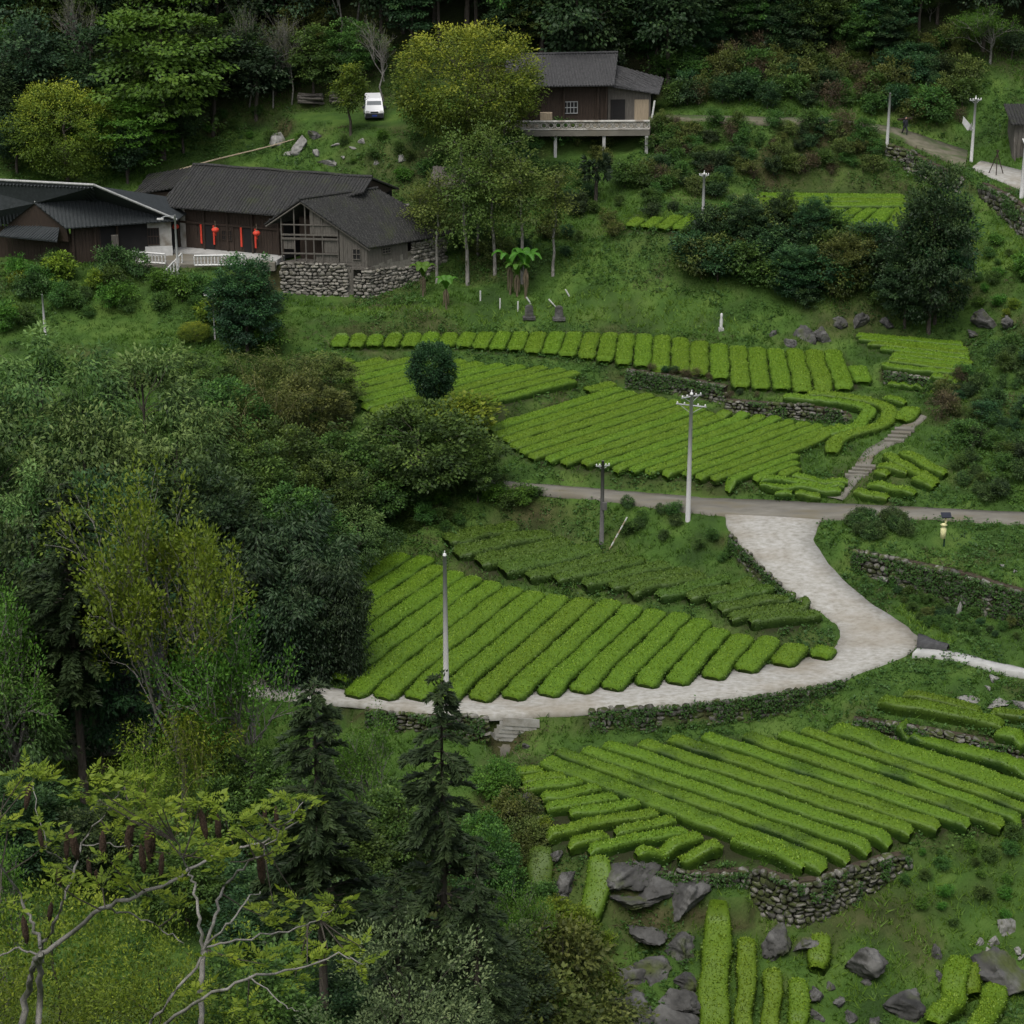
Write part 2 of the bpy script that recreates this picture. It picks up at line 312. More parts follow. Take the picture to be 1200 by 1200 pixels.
# ------------------------------------------------------------------ terrain heights: constraints, then relaxation
def inpoly(X, Y, poly):
    c = np.zeros(X.shape, bool); n = len(poly); j = n - 1
    for i in range(n):
        xi, yi, xj, yj = poly[i][0], poly[i][1], poly[j][0], poly[j][1]
        if yi != yj:
            c ^= ((yi > Y) != (yj > Y)) & (X < (xj - xi) * (Y - yi) / (yj - yi) + xi)
        j = i
    return c
class Grid:
    def __init__(s, x0, x1, y0, y1, st):
        s.x0, s.y0, s.st = x0, y0, st
        s.nx, s.ny = int(round((x1 - x0) / st)) + 1, int(round((y1 - y0) / st)) + 1
        s.X, s.Y = np.meshgrid(x0 + st * np.arange(s.nx), y0 + st * np.arange(s.ny), indexing='ij')
        s.Z = np.full((s.nx, s.ny), np.nan)
    def sub(s, pts, m=0.0):
        pts = np.asarray(pts)
        i0 = max(int((pts[:, 0].min() - m - s.x0) / s.st), 0); i1 = min(int((pts[:, 0].max() + m - s.x0) / s.st) + 2, s.nx)
        j0 = max(int((pts[:, 1].min() - m - s.y0) / s.st), 0); j1 = min(int((pts[:, 1].max() + m - s.y0) / s.st) + 2, s.ny)
        return slice(i0, i1), slice(j0, j1)
    def poly(s, pts, dz=0.0, val=None, arr=None):
        pts = np.asarray(pts); w = s.sub(pts)
        if w[0].stop <= w[0].start or w[1].stop <= w[1].start: return
        m = inpoly(s.X[w], s.Y[w], pts)
        if arr is not None: arr[w][m] = val; return
        A = np.c_[pts[:, :2], np.ones(len(pts))]; co = np.linalg.lstsq(A, pts[:, 2], rcond=None)[0]
        z = co[0] * s.X[w] + co[1] * s.Y[w] + co[2]
        s.Z[w][m] = z[m] + dz
    def tri(s, a, b, c, dz=0.0):
        pts = np.array([a, b, c]); w = s.sub(pts)
        if w[0].stop <= w[0].start or w[1].stop <= w[1].start: return
        X, Y = s.X[w], s.Y[w]
        d = (b[1] - c[1]) * (a[0] - c[0]) + (c[0] - b[0]) * (a[1] - c[1])
        if abs(d) < 1e-9: return
        u = ((b[1] - c[1]) * (X - c[0]) + (c[0] - b[0]) * (Y - c[1])) / d
        v = ((c[1] - a[1]) * (X - c[0]) + (a[0] - c[0]) * (Y - c[1])) / d
        t = 1 - u - v; m = (u >= -0.02) & (v >= -0.02) & (t >= -0.02)
        s.Z[w][m] = (u * a[2] + v * b[2] + t * c[2])[m] + dz
    def strip(s, S, dz=0.0):
        for (a, b), (c, d) in zip(S[:-1], S[1:]):
            s.tri(a, b, c, dz); s.tri(b, d, c, dz)
    def line(s, pts, w=0.7):
        for a, b in zip(pts[:-1], pts[1:]):
            L = np.hypot(b[0] - a[0], b[1] - a[1]); n = max(int(L / s.st * 2), 1)
            for t in np.linspace(0, 1, n + 1):
                q = np.asarray(a) * (1 - t) + np.asarray(b) * t
                i, j = int(round((q[0] - s.x0) / s.st)), int(round((q[1] - s.y0) / s.st))
                if 0 <= i < s.nx and 0 <= j < s.ny and np.isnan(s.Z[i, j]): s.Z[i, j] = q[2]
    def sample(s, x, y, A=None):
        A = s.Z if A is None else A
        fx = np.clip((np.asarray(x, float) - s.x0) / s.st, 0, s.nx - 1.001); fy = np.clip((np.asarray(y, float) - s.y0) / s.st, 0, s.ny - 1.001)
        i, j = fx.astype(int), fy.astype(int); u, v = fx - i, fy - j
        return A[i, j] * (1 - u) * (1 - v) + A[i + 1, j] * u * (1 - v) + A[i, j + 1] * (1 - u) * v + A[i + 1, j + 1] * u * v
def relax(Z, init, its):
    fix = ~np.isnan(Z); z = np.where(fix, Z, init)
    for _ in range(its):
        p = np.pad(z, 1, mode='edge')
        n = (p[:-2, 1:-1] + p[2:, 1:-1] + p[1:-1, :-2] + p[1:-1, 2:]) * 0.25
        z = np.where(fix, Z, n)
    return z
def solve(Z, its=(500, 300, 160, 90)):
    pyr = [Z]
    for _ in range(len(its) - 1):
        a = pyr[-1]; nx, ny = (a.shape[0] + 1) // 2, (a.shape[1] + 1) // 2
        b = np.full((nx * 2, ny * 2), np.nan); b[:a.shape[0], :a.shape[1]] = a
        q = np.stack([b[0::2, 0::2], b[1::2, 0::2], b[0::2, 1::2], b[1::2, 1::2]])
        cnt = (~np.isnan(q)).sum(0); sm = np.nansum(q, 0)
        pyr.append(np.where(cnt > 0, sm / np.maximum(cnt, 1), np.nan))
    z = np.full(pyr[-1].shape, np.nanmean(pyr[-1]))
    for a, it in zip(pyr[::-1], its):
        if z.shape != a.shape:
            up = np.repeat(np.repeat(z, 2, 0), 2, 1)
            z = up[:a.shape[0], :a.shape[1]]
            if z.shape != a.shape:
                z = np.pad(z, ((0, a.shape[0] - z.shape[0]), (0, a.shape[1] - z.shape[1])), mode='edge')
        z = relax(a, z, it)
    return z

WALLS = [
    dict(pts=[(884,1017,-2.25),(905,1025,-2.25),(932,1034,-2.25),(960,1030,-2.25),(1000,1017,-2.3),(1040,1004,-2.4),(1064,1001,-2.5)], height=[2.2,2.4,2.5,2.3,1.9,1.4,.8], label='tall dry stone wall holding up the long tea rows', sw=.46, sh=.26, cap=295),
    dict(pts=[(770,1019,-2.7),(815,1023,-2.6),(878,1020,-2.4)], height=[.7, .8, .9], label='low broken dry stone wall below the herringbone tea patch', cap=132),
    dict(pts=[(690,834,-.12),(760,828,-.1),(840,819,-.08),(920,808,-.05),(985,796,-.05)], height=[1.2,1.4,1.5,1.4,.7], label='mossy dry stone wall under the pale concrete road', cap=295, sw=.5, sh=.28),
    dict(pts=[(430,828,-.15),(500,836,-.12),(570,841,-.1)], height=1.3, label='dark stone wall under the road left of the steps', cap=198),
    dict(pts=[(1000,842,-.7),(1050,848,-.7),(1100,857,-.65),(1150,867,-.65),(1215,877,-.6)], height=.9, label='low dark stone wall between the ledge hedges and long tea rows', cap=264, sw=.5),
    dict(pts=[(857,626,2.75),(880,648,2.35),(900,669,1.95),(922,689,1.55),(946,708,1.15)], height=[1.3,1.3,1.1,.9,.6], label='stone wall along the sloping concrete road beside the dark tea', cap=242),
    dict(pts=[(850,468,5.5),(900,472,5.5),(950,475,5.4),(986,481,5.3),(994,490,5.0)], height=[1.0,1.1,1.1,.9,.5], label='curved stone wall in the hollow of the winding tea rows', cap=295, sw=.4),
    dict(pts=[(735,432,5.75),(790,440,5.75),(850,452,5.7)], height=1.4, label='shadowy stone wall between the curved strip and middle tea field', cap=198),
    dict(pts=[(1040,168,15.9),(1068,178,15.5),(1100,195,15.0),(1126,208,14.7)], height=[1.0,1.7,1.7,1.3], label='grey stone wall below the track with the walking person', sw=.6, sh=.32, cap=242),
    dict(pts=[(1150,213,14.5),(1180,228,14.3),(1200,243,14.2),(1230,262,14.1)], height=[1.2,1.9,2.2,2.2], label='rough stone wall below the concrete yard', sw=.6, sh=.34, cap=242),
    dict(pts=[(1000,645,2.95),(1060,657,2.95),(1120,669,2.9),(1160,681,2.85),(1200,693,2.8),(1260,708,2.7),(1400,728,2.7)], height=[1.2,1.9,2.2,2.2,2.2,2.2,2.0], label='overgrown earthy stone wall under the lamp plateau', cap=290, sw=.55, sh=.3),
    dict(pts=[(1038,434,6.5),(1088,443,6.5),(1116,452,6.5)], height=1.0, label='low stone wall in front of the small tea terrace', cap=132),
]
W0 = P(331, 306, 10.0); va = math.radians(-5); vv = np.array([math.cos(va), math.sin(va), 0]); ua = math.radians(38); uu = np.array([math.cos(ua), math.sin(ua), 0]); RW = 7.1
def wall_bands(g):
    for wl in WALLS:
        W = np.array([P(*p) for p in wl['pts']]); H = np.full(len(W), wl['height']) if np.isscalar(wl['height']) else np.array(wl['height'])
        for i in range(len(W) - 1):
            a, b = W[i], W[i + 1]; d = (b - a)[:2] / np.linalg.norm((b - a)[:2]); n = np.array([d[1], -d[0], 0]); n = n if n[1] < 0 else -n
            e = np.array([d[0], d[1], 0]) * .25
            for o0, o1, k in ((.0, 1.15, 1), (-.9, -.22, 0)):
                za, zb = a[2] - (H[i] + .03) * k - (1 - k) * .06, b[2] - (H[i + 1] + .03) * k - (1 - k) * .06
                q = [a - e + n * o0, b + e + n * o0, b + e + n * o1, a - e + n * o1]
                for v, z in zip(q, (za, zb, zb, za)): v[2] = z
                g.tri(q[0], q[1], q[2]); g.tri(q[0], q[2], q[3])
    q = lambda s, d, z: np.array([*(W0 + vv * s + uu * d)[:2], z])
    g.poly(np.array([q(-.8, -.15, 7.35), q(RW + 2, -.15, 7.1), q(RW + 2, -2.2, 6.9), q(-.8, -2.2, 7.2)]))
    g.poly(np.array([q(RW - .05, -.5, 7.1), q(RW + 2, -.5, 7.1), q(RW + 2, 5.5, 7.9), q(RW - .05, 5.5, 7.9)]))

# more level ground and slope lines, all as places (image point + height)
PLATEAU = [P(*q) for q in [(990,617,3.3),(1008,636,3.2),(1060,650,3.1),(1120,662,3.0),(1200,684,2.9),(1290,700,2.9),(1430,722,2.9),(1430,628,3.75),(1290,620,3.65),(1200,615,3.55),(1080,609,3.4)]]
LTER = [P(*q) for q in [(1028,828,-0.55),(1070,822,-0.5),(1150,832,-0.5),(1200,840,-0.5),(1290,850,-0.5),(1400,864,-0.5),(1400,888,-0.6),(1290,872,-0.6),(1200,866,-0.6),(1150,858,-0.6),(1080,846,-0.6)]]
KTER = [P(*q) for q in [(815,1066,-4.5),(940,1078,-4.7),(1010,1100,-5.2),(1010,1230,-7.9),(800,1230,-7.9)]]
GTER = [((912,468,5.55),(930,456,5.6)), ((950,470,5.5),(960,455,5.6)), ((990,476,5.4),(1000,458,5.6)), ((1003,482,5.3),(1040,465,5.6)), ((998,490,5.1),(1062,480,5.4)), ((992,497,4.8),(1050,495,5.0)), ((975,507,4.5),(1015,512,4.6)), ((960,520,4.2),(990,525,4.3))]
HOUSEYARD = [P(*q) for q in [(150,318,9.6),(207,312,9.85),(322,312,9.85),(334,298,9.9),(440,292,9.9),(440,262,10.0),(205,268,10.0),(150,268,10.0),(-60,262,10.0),(-60,318,9.4)]]
WINGFOOT = [P(*q) for q in [(330,352,7.5),(400,368,7.3),(440,366,7.3),(480,352,7.7),(530,345,8.0),(530,360,7.6),(480,372,7.1),(400,380,6.9),(335,372,7.0)]]
VANYARD = [P(*q) for q in [(330,134,16.6),(360,126,16.9),(430,128,17.0),(480,140,17.0),(590,150,17.0),(560,165,16.6),(470,160,16.6),(420,152,16.6),(350,142,16.4)]]
H3YARD = [P(*q) for q in [(560,148,17.0),(640,144,17.0),(712,136,17.0),(765,134,17.2),(765,112,17.4),(560,112,17.4)]]
CONTROL = [(60,215,11.2),(150,205,12.0),(250,180,13.0),(330,190,12.6),(430,205,11.8),(480,230,10.8),(300,150,15.2),(200,150,15.6),(60,150,15.6),(380,150,15.6),
           (520,330,8.6),(600,320,9.0),(660,330,8.8),(700,290,10.0),(760,285,10.2),(790,300,9.8),(620,250,11.8),(560,230,12.4),(700,235,12.4),(640,200,13.6),(640,178,15.0),(735,180,14.7),(700,188,14.1),(660,185,14.5),(765,172,15.4),(800,215,13.4),(860,190,14.6),
           (850,345,8.4),(950,345,8.4),(1000,330,8.9),(900,300,10.2),(1080,345,8.6),(1080,290,11.0),(1120,260,12.0),(1160,300,10.6),(1200,300,10.6),(1200,330,10.2),(1160,345,9.2),(1200,380,8.6),(1180,420,7.8),
           (1150,470,6.8),(1200,480,7.0),(1200,540,5.6),(1140,540,5.0),(1120,575,4.2),(1200,585,4.0),(960,190,14.0),(1020,205,13.4),(1000,170,15.6),(900,165,16.2),
           (1090,750,0.6),(1150,755,.65),(1200,762,.75),(1290,775,.8),(1012,672,1.75),(1040,692,1.25),(1070,708,.85),(1085,716,.7),(1100,722,.55),(1125,730,.55),(1150,737,.55),(1175,744,.55),(1200,750,.55),(1230,757,.55),(1330,785,.7),(1420,800,.8),(1330,830,.1),(1330,1000,-3.0),(1330,1100,-5.5),(1330,1200,-8),(1330,300,10.8),(1330,380,9.0),(1330,480,7.4),(1330,560,5.4),(1080,790,0.3),(1150,800,0.35),(1200,810,0.35),(1020,806,-0.2),
           (1100,1000,-3.0),(1150,1000,-3.1),(1200,985,-2.9),(1060,1040,-4.0),(1130,1060,-4.6),(1200,1050,-4.4),(1060,1100,-5.6),(1130,1130,-6.4),(1200,1130,-6.4),(1130,1200,-8.0),(1230,1200,-8.2),
           (760,1040,-4.0),(760,1120,-6.2),(720,1200,-8.4),(640,1000,-3.8),(620,1080,-5.6),(560,960,-3.6),(560,1150,-7.6),(590,900,-3.0),(560,890,-3.0),(480,880,-3.0),(400,870,-2.4),(330,900,-2.4),(300,1000,-4.0),(430,1000,-4.5),
           (500,610,2.2),(440,600,2.3),(460,560,3.0),(480,500,4.4),(420,490,4.4),(760,628,2.0),(800,645,1.4),(840,650,1.5)]
LEFT = [(-24,118,-3.2),(-34,116,-4.0),(-45,114,-4.2),(-60,112,-4.2),(-20,100,-1.5),(-14,104,-1.5),(-36,98,-2.5),(-60,96,-3),(-28,108,-3.6),(-18,130,0.2),(-30,135,0.8),(-45,140,1.5),(-60,145,2.5),(-20,150,3.8),(-32,155,4.5),(-48,158,5.5),(-62,160,6.5),(-35,166,6.6),(-50,170,7.4),(-28,166,6.4)]
G = Grid(-64, 64, 70, 250, 0.4)
BIG = Grid(-400, 400, -60, 640, 4.0)
def hill_near(x, y): return 50.5 - 0.665 * np.maximum(y, 0) + 0.02 * np.abs(x) + 2.6 * np.clip((-x - 2) / 8, 0, 1) * np.clip((y - 40) / 30, 0, 1)
def hill_far(x, y): return 19.0 + np.minimum((y - 205) * 0.62, 150) + 0.06 * np.abs(x) + 2.0 * vnoise(x / 30, y / 30, seed=3)
def constrain(g):
    for k, fd in FIELDS.items(): g.poly(fd['poly'])
    for q in (PLATEAU, LTER, KTER, HOUSEYARD, WINGFOOT, VANYARD, H3YARD): g.poly(np.array(q))
    g.strip(strip_pts(GTER))
    g.strip(strip_pts([((588,845,-.5),(637,843,-.5)),((570,871,-2.05),(614,872,-2.05)),((546,910,-3.7),(584,914,-3.7))]))
    wall_bands(g)
    for s in (R1, R2, R3, R4): g.strip(s, -0.14)
    for q in CONTROL:
        w = P(*q); g.line([w, w])
    for q in LEFT: g.line([q, q])
    m = (g.Y < 84); g.Z[m] = hill_near(g.X, g.Y)[m]
    m = (g.Y > 204); g.Z[m] = hill_far(g.X, g.Y)[m]
constrain(BIG)
m = (np.abs(BIG.X) > 75) & np.isnan(BIG.Z)
BIG.Z[m] = (-6 + np.clip((BIG.Y - 84) / 120, 0, 1) * 26 + (np.abs(BIG.X) - 75) * 0.22)[m]
BIG.Z = solve(BIG.Z)
constrain(G)
for s_ in (np.s_[0, :], np.s_[-1, :], np.s_[:, 0], np.s_[:, -1]):
    G.Z[s_] = BIG.sample(G.X[s_], G.Y[s_])
FIXED = ~np.isnan(G.Z)
G.Z = solve(G.Z, (700, 420, 240, 130))
SOFT = relax(np.where(FIXED, 0.0, np.nan) if False else np.full(G.Z.shape, np.nan), np.where(FIXED, 0.0, 1.0), 6)
G.Z = G.Z + np.clip(SOFT * 1.3 - 0.3, 0, 1) * (0.30 * fbm(G.X / 3.2, G.Y / 3.2, seed=21) + 0.12 * vnoise(G.X / 0.9, G.Y / 0.9, seed=9))
def ground(x, y):
    x, y = np.asarray(x, float), np.asarray(y, float)
    ins = (x > G.x0 + 0.5) & (x < -G.x0 - 0.5) & (y > 70.5) & (y < 249.5)
    return np.where(ins, G.sample(x, y), BIG.sample(x, y))
def gz(x, y): return float(ground(x, y))
def hit(px, py, d0=84.0, d1=245.0):
    """where the ground is seen at that image point"""
    d = ray(px, py); D = np.arange(d0, d1, 0.1)
    x, z = d[0] / d[1] * D, CAMZ + d[2] / d[1] * D
    g = ground(x, D); k = np.argmax(g >= z)
    return np.array([x[k], D[k], g[k]])

# masks of what is covered: 1 tea, 2 road or yard
COVER = np.zeros(G.Z.shape, np.int8)
for k, fd in FIELDS.items(): G.poly(fd['poly'], val=1, arr=COVER)
_t = Grid(-64, 64, 70, 250, 0.4)
for s in (R1, R2, R3, R4): _t.strip(s)
COVER[~np.isnan(_t.Z)] = 2

def growing(a, b, s0, far, k=1.35):
    c = list(np.arange(a, b + 1e-6, s0)); s = s0
    while c[-1] < far[1]: s = min(s * k, 14); c.append(c[-1] + s)
    s = s0
    while c[0] > far[0]: s = min(s * k, 14); c.insert(0, c[0] - s)
    return np.array(c)
gx, gy = growing(-52, 52, 0.44, (-215, 215)), growing(88, 212, 0.44, (-40, 335))
TX, TY = np.meshgrid(gx, gy, indexing='ij')
TZ = ground(TX, TY)
nx, ny = TX.shape
idx = np.arange(nx * ny).reshape(nx, ny)
TF = np.stack([idx[:-1, :-1], idx[1:, :-1], idx[1:, 1:], idx[:-1, 1:]], -1).reshape(-1, 4)

def terrain_material():
    m = bpy.data.materials.new('meadow_ground'); n, l = nodes(m)
    b = n['Principled BSDF']; b.inputs['Roughness'].default_value = 0.95; b.inputs['Specular IOR Level'].default_value = 0.15
    tc = n.new('ShaderNodeTexCoord')
    def noise(s, d=5):
        t = n.new('ShaderNodeTexNoise'); t.inputs['Scale'].default_value = s; t.inputs['Detail'].default_value = d
        l.new(tc.outputs['Object'], t.inputs['Vector']); return t.outputs['Fac']
    g1 = ramp(n, [(0.3, (0.022, 0.045, 0.010)), (0.5, (0.042, 0.085, 0.015)), (0.7, (0.075, 0.125, 0.024))]); l.new(noise(0.35, 8), g1.inputs[0])
    e1 = ramp(n, [(0.3, (0.028, 0.028, 0.012)), (0.55, (0.05, 0.05, 0.02)), (0.75, (0.09, 0.08, 0.04))]); l.new(noise(1.3, 8), e1.inputs[0])
    mk = ramp(n, [(0.52, (0, 0, 0)), (0.66, (1, 1, 1))]); l.new(noise(0.16, 6), mk.inputs[0])
    ge = n.new('ShaderNodeNewGeometry'); sx = n.new('ShaderNodeSeparateXYZ'); l.new(ge.outputs['Normal'], sx.inputs[0])
    st = ramp(n, [(0.55, (1, 1, 1)), (0.86, (0, 0, 0))]); l.new(sx.outputs['Z'], st.inputs[0])
    mx0 = n.new('ShaderNodeMath'); mx0.operation = 'MAXIMUM'
    mm = n.new('ShaderNodeMath'); mm.operation = 'MULTIPLY'; mm.inputs[1].default_value = 0.7
    l.new(mk.outputs[0], mm.inputs[0]); l.new(mm.outputs[0], mx0.inputs[0]); l.new(st.outputs[0], mx0.inputs[1])
    mx = n.new('ShaderNodeMixRGB'); l.new(mx0.outputs[0], mx.inputs[0]); l.new(g1.outputs[0], mx.inputs[1]); l.new(e1.outputs[0], mx.inputs[2])
    soil = n.new('ShaderNodeAttribute'); soil.attribute_name = 'soil'
    mx2 = n.new('ShaderNodeMixRGB'); mx2.inputs[2].default_value = (0.022, 0.026, 0.010, 1)
    l.new(soil.outputs['Fac'], mx2.inputs[0]); l.new(mx.outputs[0], mx2.inputs[1]); l.new(mx2.outputs[0], b.inputs['Base Color'])
    bm = n.new('ShaderNodeBump'); bm.inputs['Strength'].default_value = 0.8; bm.inputs['Distance'].default_value = 0.15
    l.new(noise(4.0, 6), bm.inputs['Height']); l.new(bm.outputs[0], b.inputs['Normal'])
    return m
soil = np.clip((TY - 200) / 5, 0, .85) + (np.abs(TX) < 60) * G.sample(TX, TY, (COVER == 1).astype(float)) * ((TY > 72) & (TY < 248))
terrain = link('terrain', np_mesh('terrain', np.c_[TX.ravel(), TY.ravel(), TZ.ravel()], TF, terrain_material(), {'soil': soil.ravel()}, smooth=True))
tag(terrain, kind='structure')

def road_mesh(name, S, mat, lip=0.0, sub=4):
    A = np.array([a for a, b in S]); B = np.array([b for a, b in S]); n = len(A)
    t = np.linspace(0, n - 1, (n - 1) * sub + 1)
    def cr(Pn):                                   # smooth edge line
        out = []
        for u in t:
            i = min(int(u), n - 2); f = u - i
            p0, p1, p2, p3 = Pn[max(i - 1, 0)], Pn[i], Pn[i + 1], Pn[min(i + 2, n - 1)]
            out.append(0.5 * (2 * p1 + (p2 - p0) * f + (2 * p0 - 5 * p1 + 4 * p2 - p3) * f * f + (3 * p1 - p0 - 3 * p2 + p3) * f ** 3))
        return np.array(out)
    A, B = cr(A), cr(B); k = len(A)
    w = 0.06 * vnoise(np.arange(k) * 0.7, np.zeros(k), seed=len(name))[:, None] * np.array([1, 1, 0])
    A, B = A + w, B - w
    rows = [A - [0, 0, 0.35], A, A * 0.66 + B * 0.34 + [0, 0, 0.03], A * 0.34 + B * 0.66 + [0, 0, 0.03], B, B - [0, 0, 0.35]]
    V = np.stack(rows, 1).reshape(-1, 3) + [0, 0, lip]; F = []
    for i in range(k - 1):
        for c in range(5): F.append((i * 6 + c, (i + 1) * 6 + c, (i + 1) * 6 + c + 1, i * 6 + c + 1))
    return tag(link(name, np_mesh(name, V, np.array(F), mat)), kind='structure')
road_mesh('village_road', R1, MATS['concrete_old'])
road_mesh('concrete_road', R2, MATS['concrete_new'], lip=0.012)
road_mesh('upper_track', R3, MATS['dirt_track'])
road_mesh('concrete_yard', R4, MATS['concrete_new'])

# ------------------------------------------------------------------ tea hedges, one object for each row
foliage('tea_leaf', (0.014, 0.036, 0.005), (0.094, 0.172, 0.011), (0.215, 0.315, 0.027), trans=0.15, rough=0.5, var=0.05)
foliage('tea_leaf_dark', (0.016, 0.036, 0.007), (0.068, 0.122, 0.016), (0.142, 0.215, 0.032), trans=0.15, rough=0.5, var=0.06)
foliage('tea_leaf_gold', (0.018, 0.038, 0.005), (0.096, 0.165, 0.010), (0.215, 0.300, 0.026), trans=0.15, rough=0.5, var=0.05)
PROF = np.array([(-.47, -.12), (-.495, .35), (-.485, .72), (-.43, .91), (-.30, .99), (-.1, 1.02), (.1, 1.02), (.30, .99), (.43, .91), (.485, .72), (.495, .35), (.47, -.12)])
N_HEDGE = [0]
def hedge(line, width, height, mat, label, group, dens=70, leaf=0.09, endr=0.30, flush=1.0, bumpy=1.0, patch=0.0):
    """a clipped row of tea bushes along a ground polyline (n,2)"""
    N_HEDGE[0] += 1; seed = N_HEDGE[0] * 7
    line = np.asarray(line, float)[:, :2]
    seg = np.r_[0, np.cumsum(np.hypot(*np.diff(line, axis=0).T))]; L = seg[-1]
    if L < 0.8: return None
    m = max(int(L / 0.22), 6); s = np.linspace(0, L, m)
    cx, cy = np.interp(s, seg, line[:, 0]), np.interp(s, seg, line[:, 1])
    if len(line) > 2:
        for _ in range(3): cx[1:-1] = (cx[:-2] + 2 * cx[1:-1] + cx[2:]) / 4; cy[1:-1] = (cy[:-2] + 2 * cy[1:-1] + cy[2:]) / 4
    tx, ty = np.gradient(cx), np.gradient(cy); tl = np.hypot(tx, ty); tx /= tl; ty /= tl
    wig = 0.07 * bumpy * vnoise(s / 1.3, np.full(m, seed), seed=seed)
    cx, cy = cx - ty * wig, cy + tx * wig
    wv = width * (1 + 0.07 * bumpy * vnoise(s / 0.9, np.full(m, seed + 3.3), seed=seed + 1))
    hv = height * (1 + 0.08 * bumpy * vnoise(s / 1.1, np.full(m, seed + 5.7), seed=seed + 2))
    e = np.minimum(s, L - s) / (endr * width); e = np.sqrt(np.clip(1 - (1 - np.clip(e, 0, 1)) ** 2, 0.03, 1))
    wv, hv = wv * (0.5 + 0.5 * e), hv * (0.4 + 0.6 * np.sqrt(e))
    bz = ground(cx, cy)
    k = len(PROF)
    off, up = PROF[:, 0][None, :] * wv[:, None], PROF[:, 1][None, :] * hv[:, None]
    X, Y = cx[:, None] - ty[:, None] * off, cy[:, None] + tx[:, None] * off
    Z = np.repeat(bz[:, None], k, 1) + up
    nz = vnoise(X / 0.22, Y / 0.22, Z / 0.22, seed) * 0.022 * bumpy
    N_off = PROF / np.linalg.norm(PROF, axis=1)[:, None]
    X, Y, Z = X - ty[:, None] * nz * N_off[:, 0] * 2, Y + tx[:, None] * nz * N_off[:, 0] * 2, Z + nz * (PROF[:, 1] > .3)
    base = np.array([cx.mean(), cy.mean(), bz.mean()])
    V = np.stack([X, Y, Z], -1).reshape(-1, 3) - base
    i = np.arange(m - 1)[:, None] * k + np.arange(k - 1)[None, :]
    F = np.stack([i, i + k, i + k + 1, i + 1], -1).reshape(-1, 4)
    ends = [np.arange(k)[None, ::-1], ((m - 1) * k + np.arange(k))[None, :]]
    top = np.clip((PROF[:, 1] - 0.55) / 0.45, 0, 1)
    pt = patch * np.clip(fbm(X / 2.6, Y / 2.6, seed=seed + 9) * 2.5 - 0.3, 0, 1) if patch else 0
    tint = np.clip(0.05 + 0.40 * flush * top[None, :] * np.ones((m, 1)) + 0.05 * vnoise(X / .3, Y / .3, seed=4) - pt * .4, 0, 1).ravel()  # shell and flanks darkened as painted shade; tops lighter with young leaves
    # leaves on the surface
    wsum = 1.75 * width; nl = int(L * wsum * dens * 1.45)
    u = RNG.random(nl) * (m - 1.001); c = np.interp(RNG.random(nl), [0, .14, .26, .74, .86, 1], [0.6, 2.2, 4, 7, 8.8, 10.4])
    iu, ic = u.astype(int), c.astype(int); fu, fc = (u - iu)[:, None], (c - ic)[:, None]
    Vg = V.reshape(m, k, 3)
    p = (Vg[iu, ic] * (1 - fu) + Vg[iu + 1, ic] * fu) * (1 - fc) + (Vg[iu, ic + 1] * (1 - fu) + Vg[iu + 1, ic + 1] * fu) * fc
    d1, d2 = Vg[iu + 1, ic] - Vg[iu, ic], Vg[iu, ic + 1] - Vg[iu, ic]
    nr = np.cross(d1, d2); nr /= np.linalg.norm(nr, axis=1)[:, None] + 1e-9
    rnd = RNG.normal(size=(nl, 3)); dr = nr * 0.45 + rnd * 0.62 + [0, 0, 0.15]; dr /= np.linalg.norm(dr, axis=1)[:, None]
    sd = np.cross(dr, nr + 0.6 * RNG.normal(size=(nl, 3))); sd /= np.linalg.norm(sd, axis=1)[:, None] + 1e-9
    sz = (leaf * (0.6 + 0.8 * RNG.random(nl)))[:, None]
    a0 = p - nr * 0.02
    LV = np.stack([a0, a0 + dr * sz * .5 + sd * sz * .30, a0 + dr * sz, a0 + dr * sz * .5 - sd * sz * .30], 1).reshape(-1, 3)
    LF = len(V) + np.arange(nl * 4).reshape(-1, 4)
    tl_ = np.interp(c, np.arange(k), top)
    lt = np.clip(0.07 + flush * tl_ * (0.42 + 0.38 * RNG.random(nl)) + 0.10 * RNG.random(nl) - 0.05, 0, 1)  # side leaves darker to paint deeper shade between rows; young leaves on top
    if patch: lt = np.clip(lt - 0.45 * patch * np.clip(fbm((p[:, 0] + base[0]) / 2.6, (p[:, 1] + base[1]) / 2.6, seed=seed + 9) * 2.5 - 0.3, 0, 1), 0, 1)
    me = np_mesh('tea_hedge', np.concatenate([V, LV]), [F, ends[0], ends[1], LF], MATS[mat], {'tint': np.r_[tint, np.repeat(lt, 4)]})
    return tag(link('tea_hedge', me, None, tuple(base)), label, 'tea hedge', group)

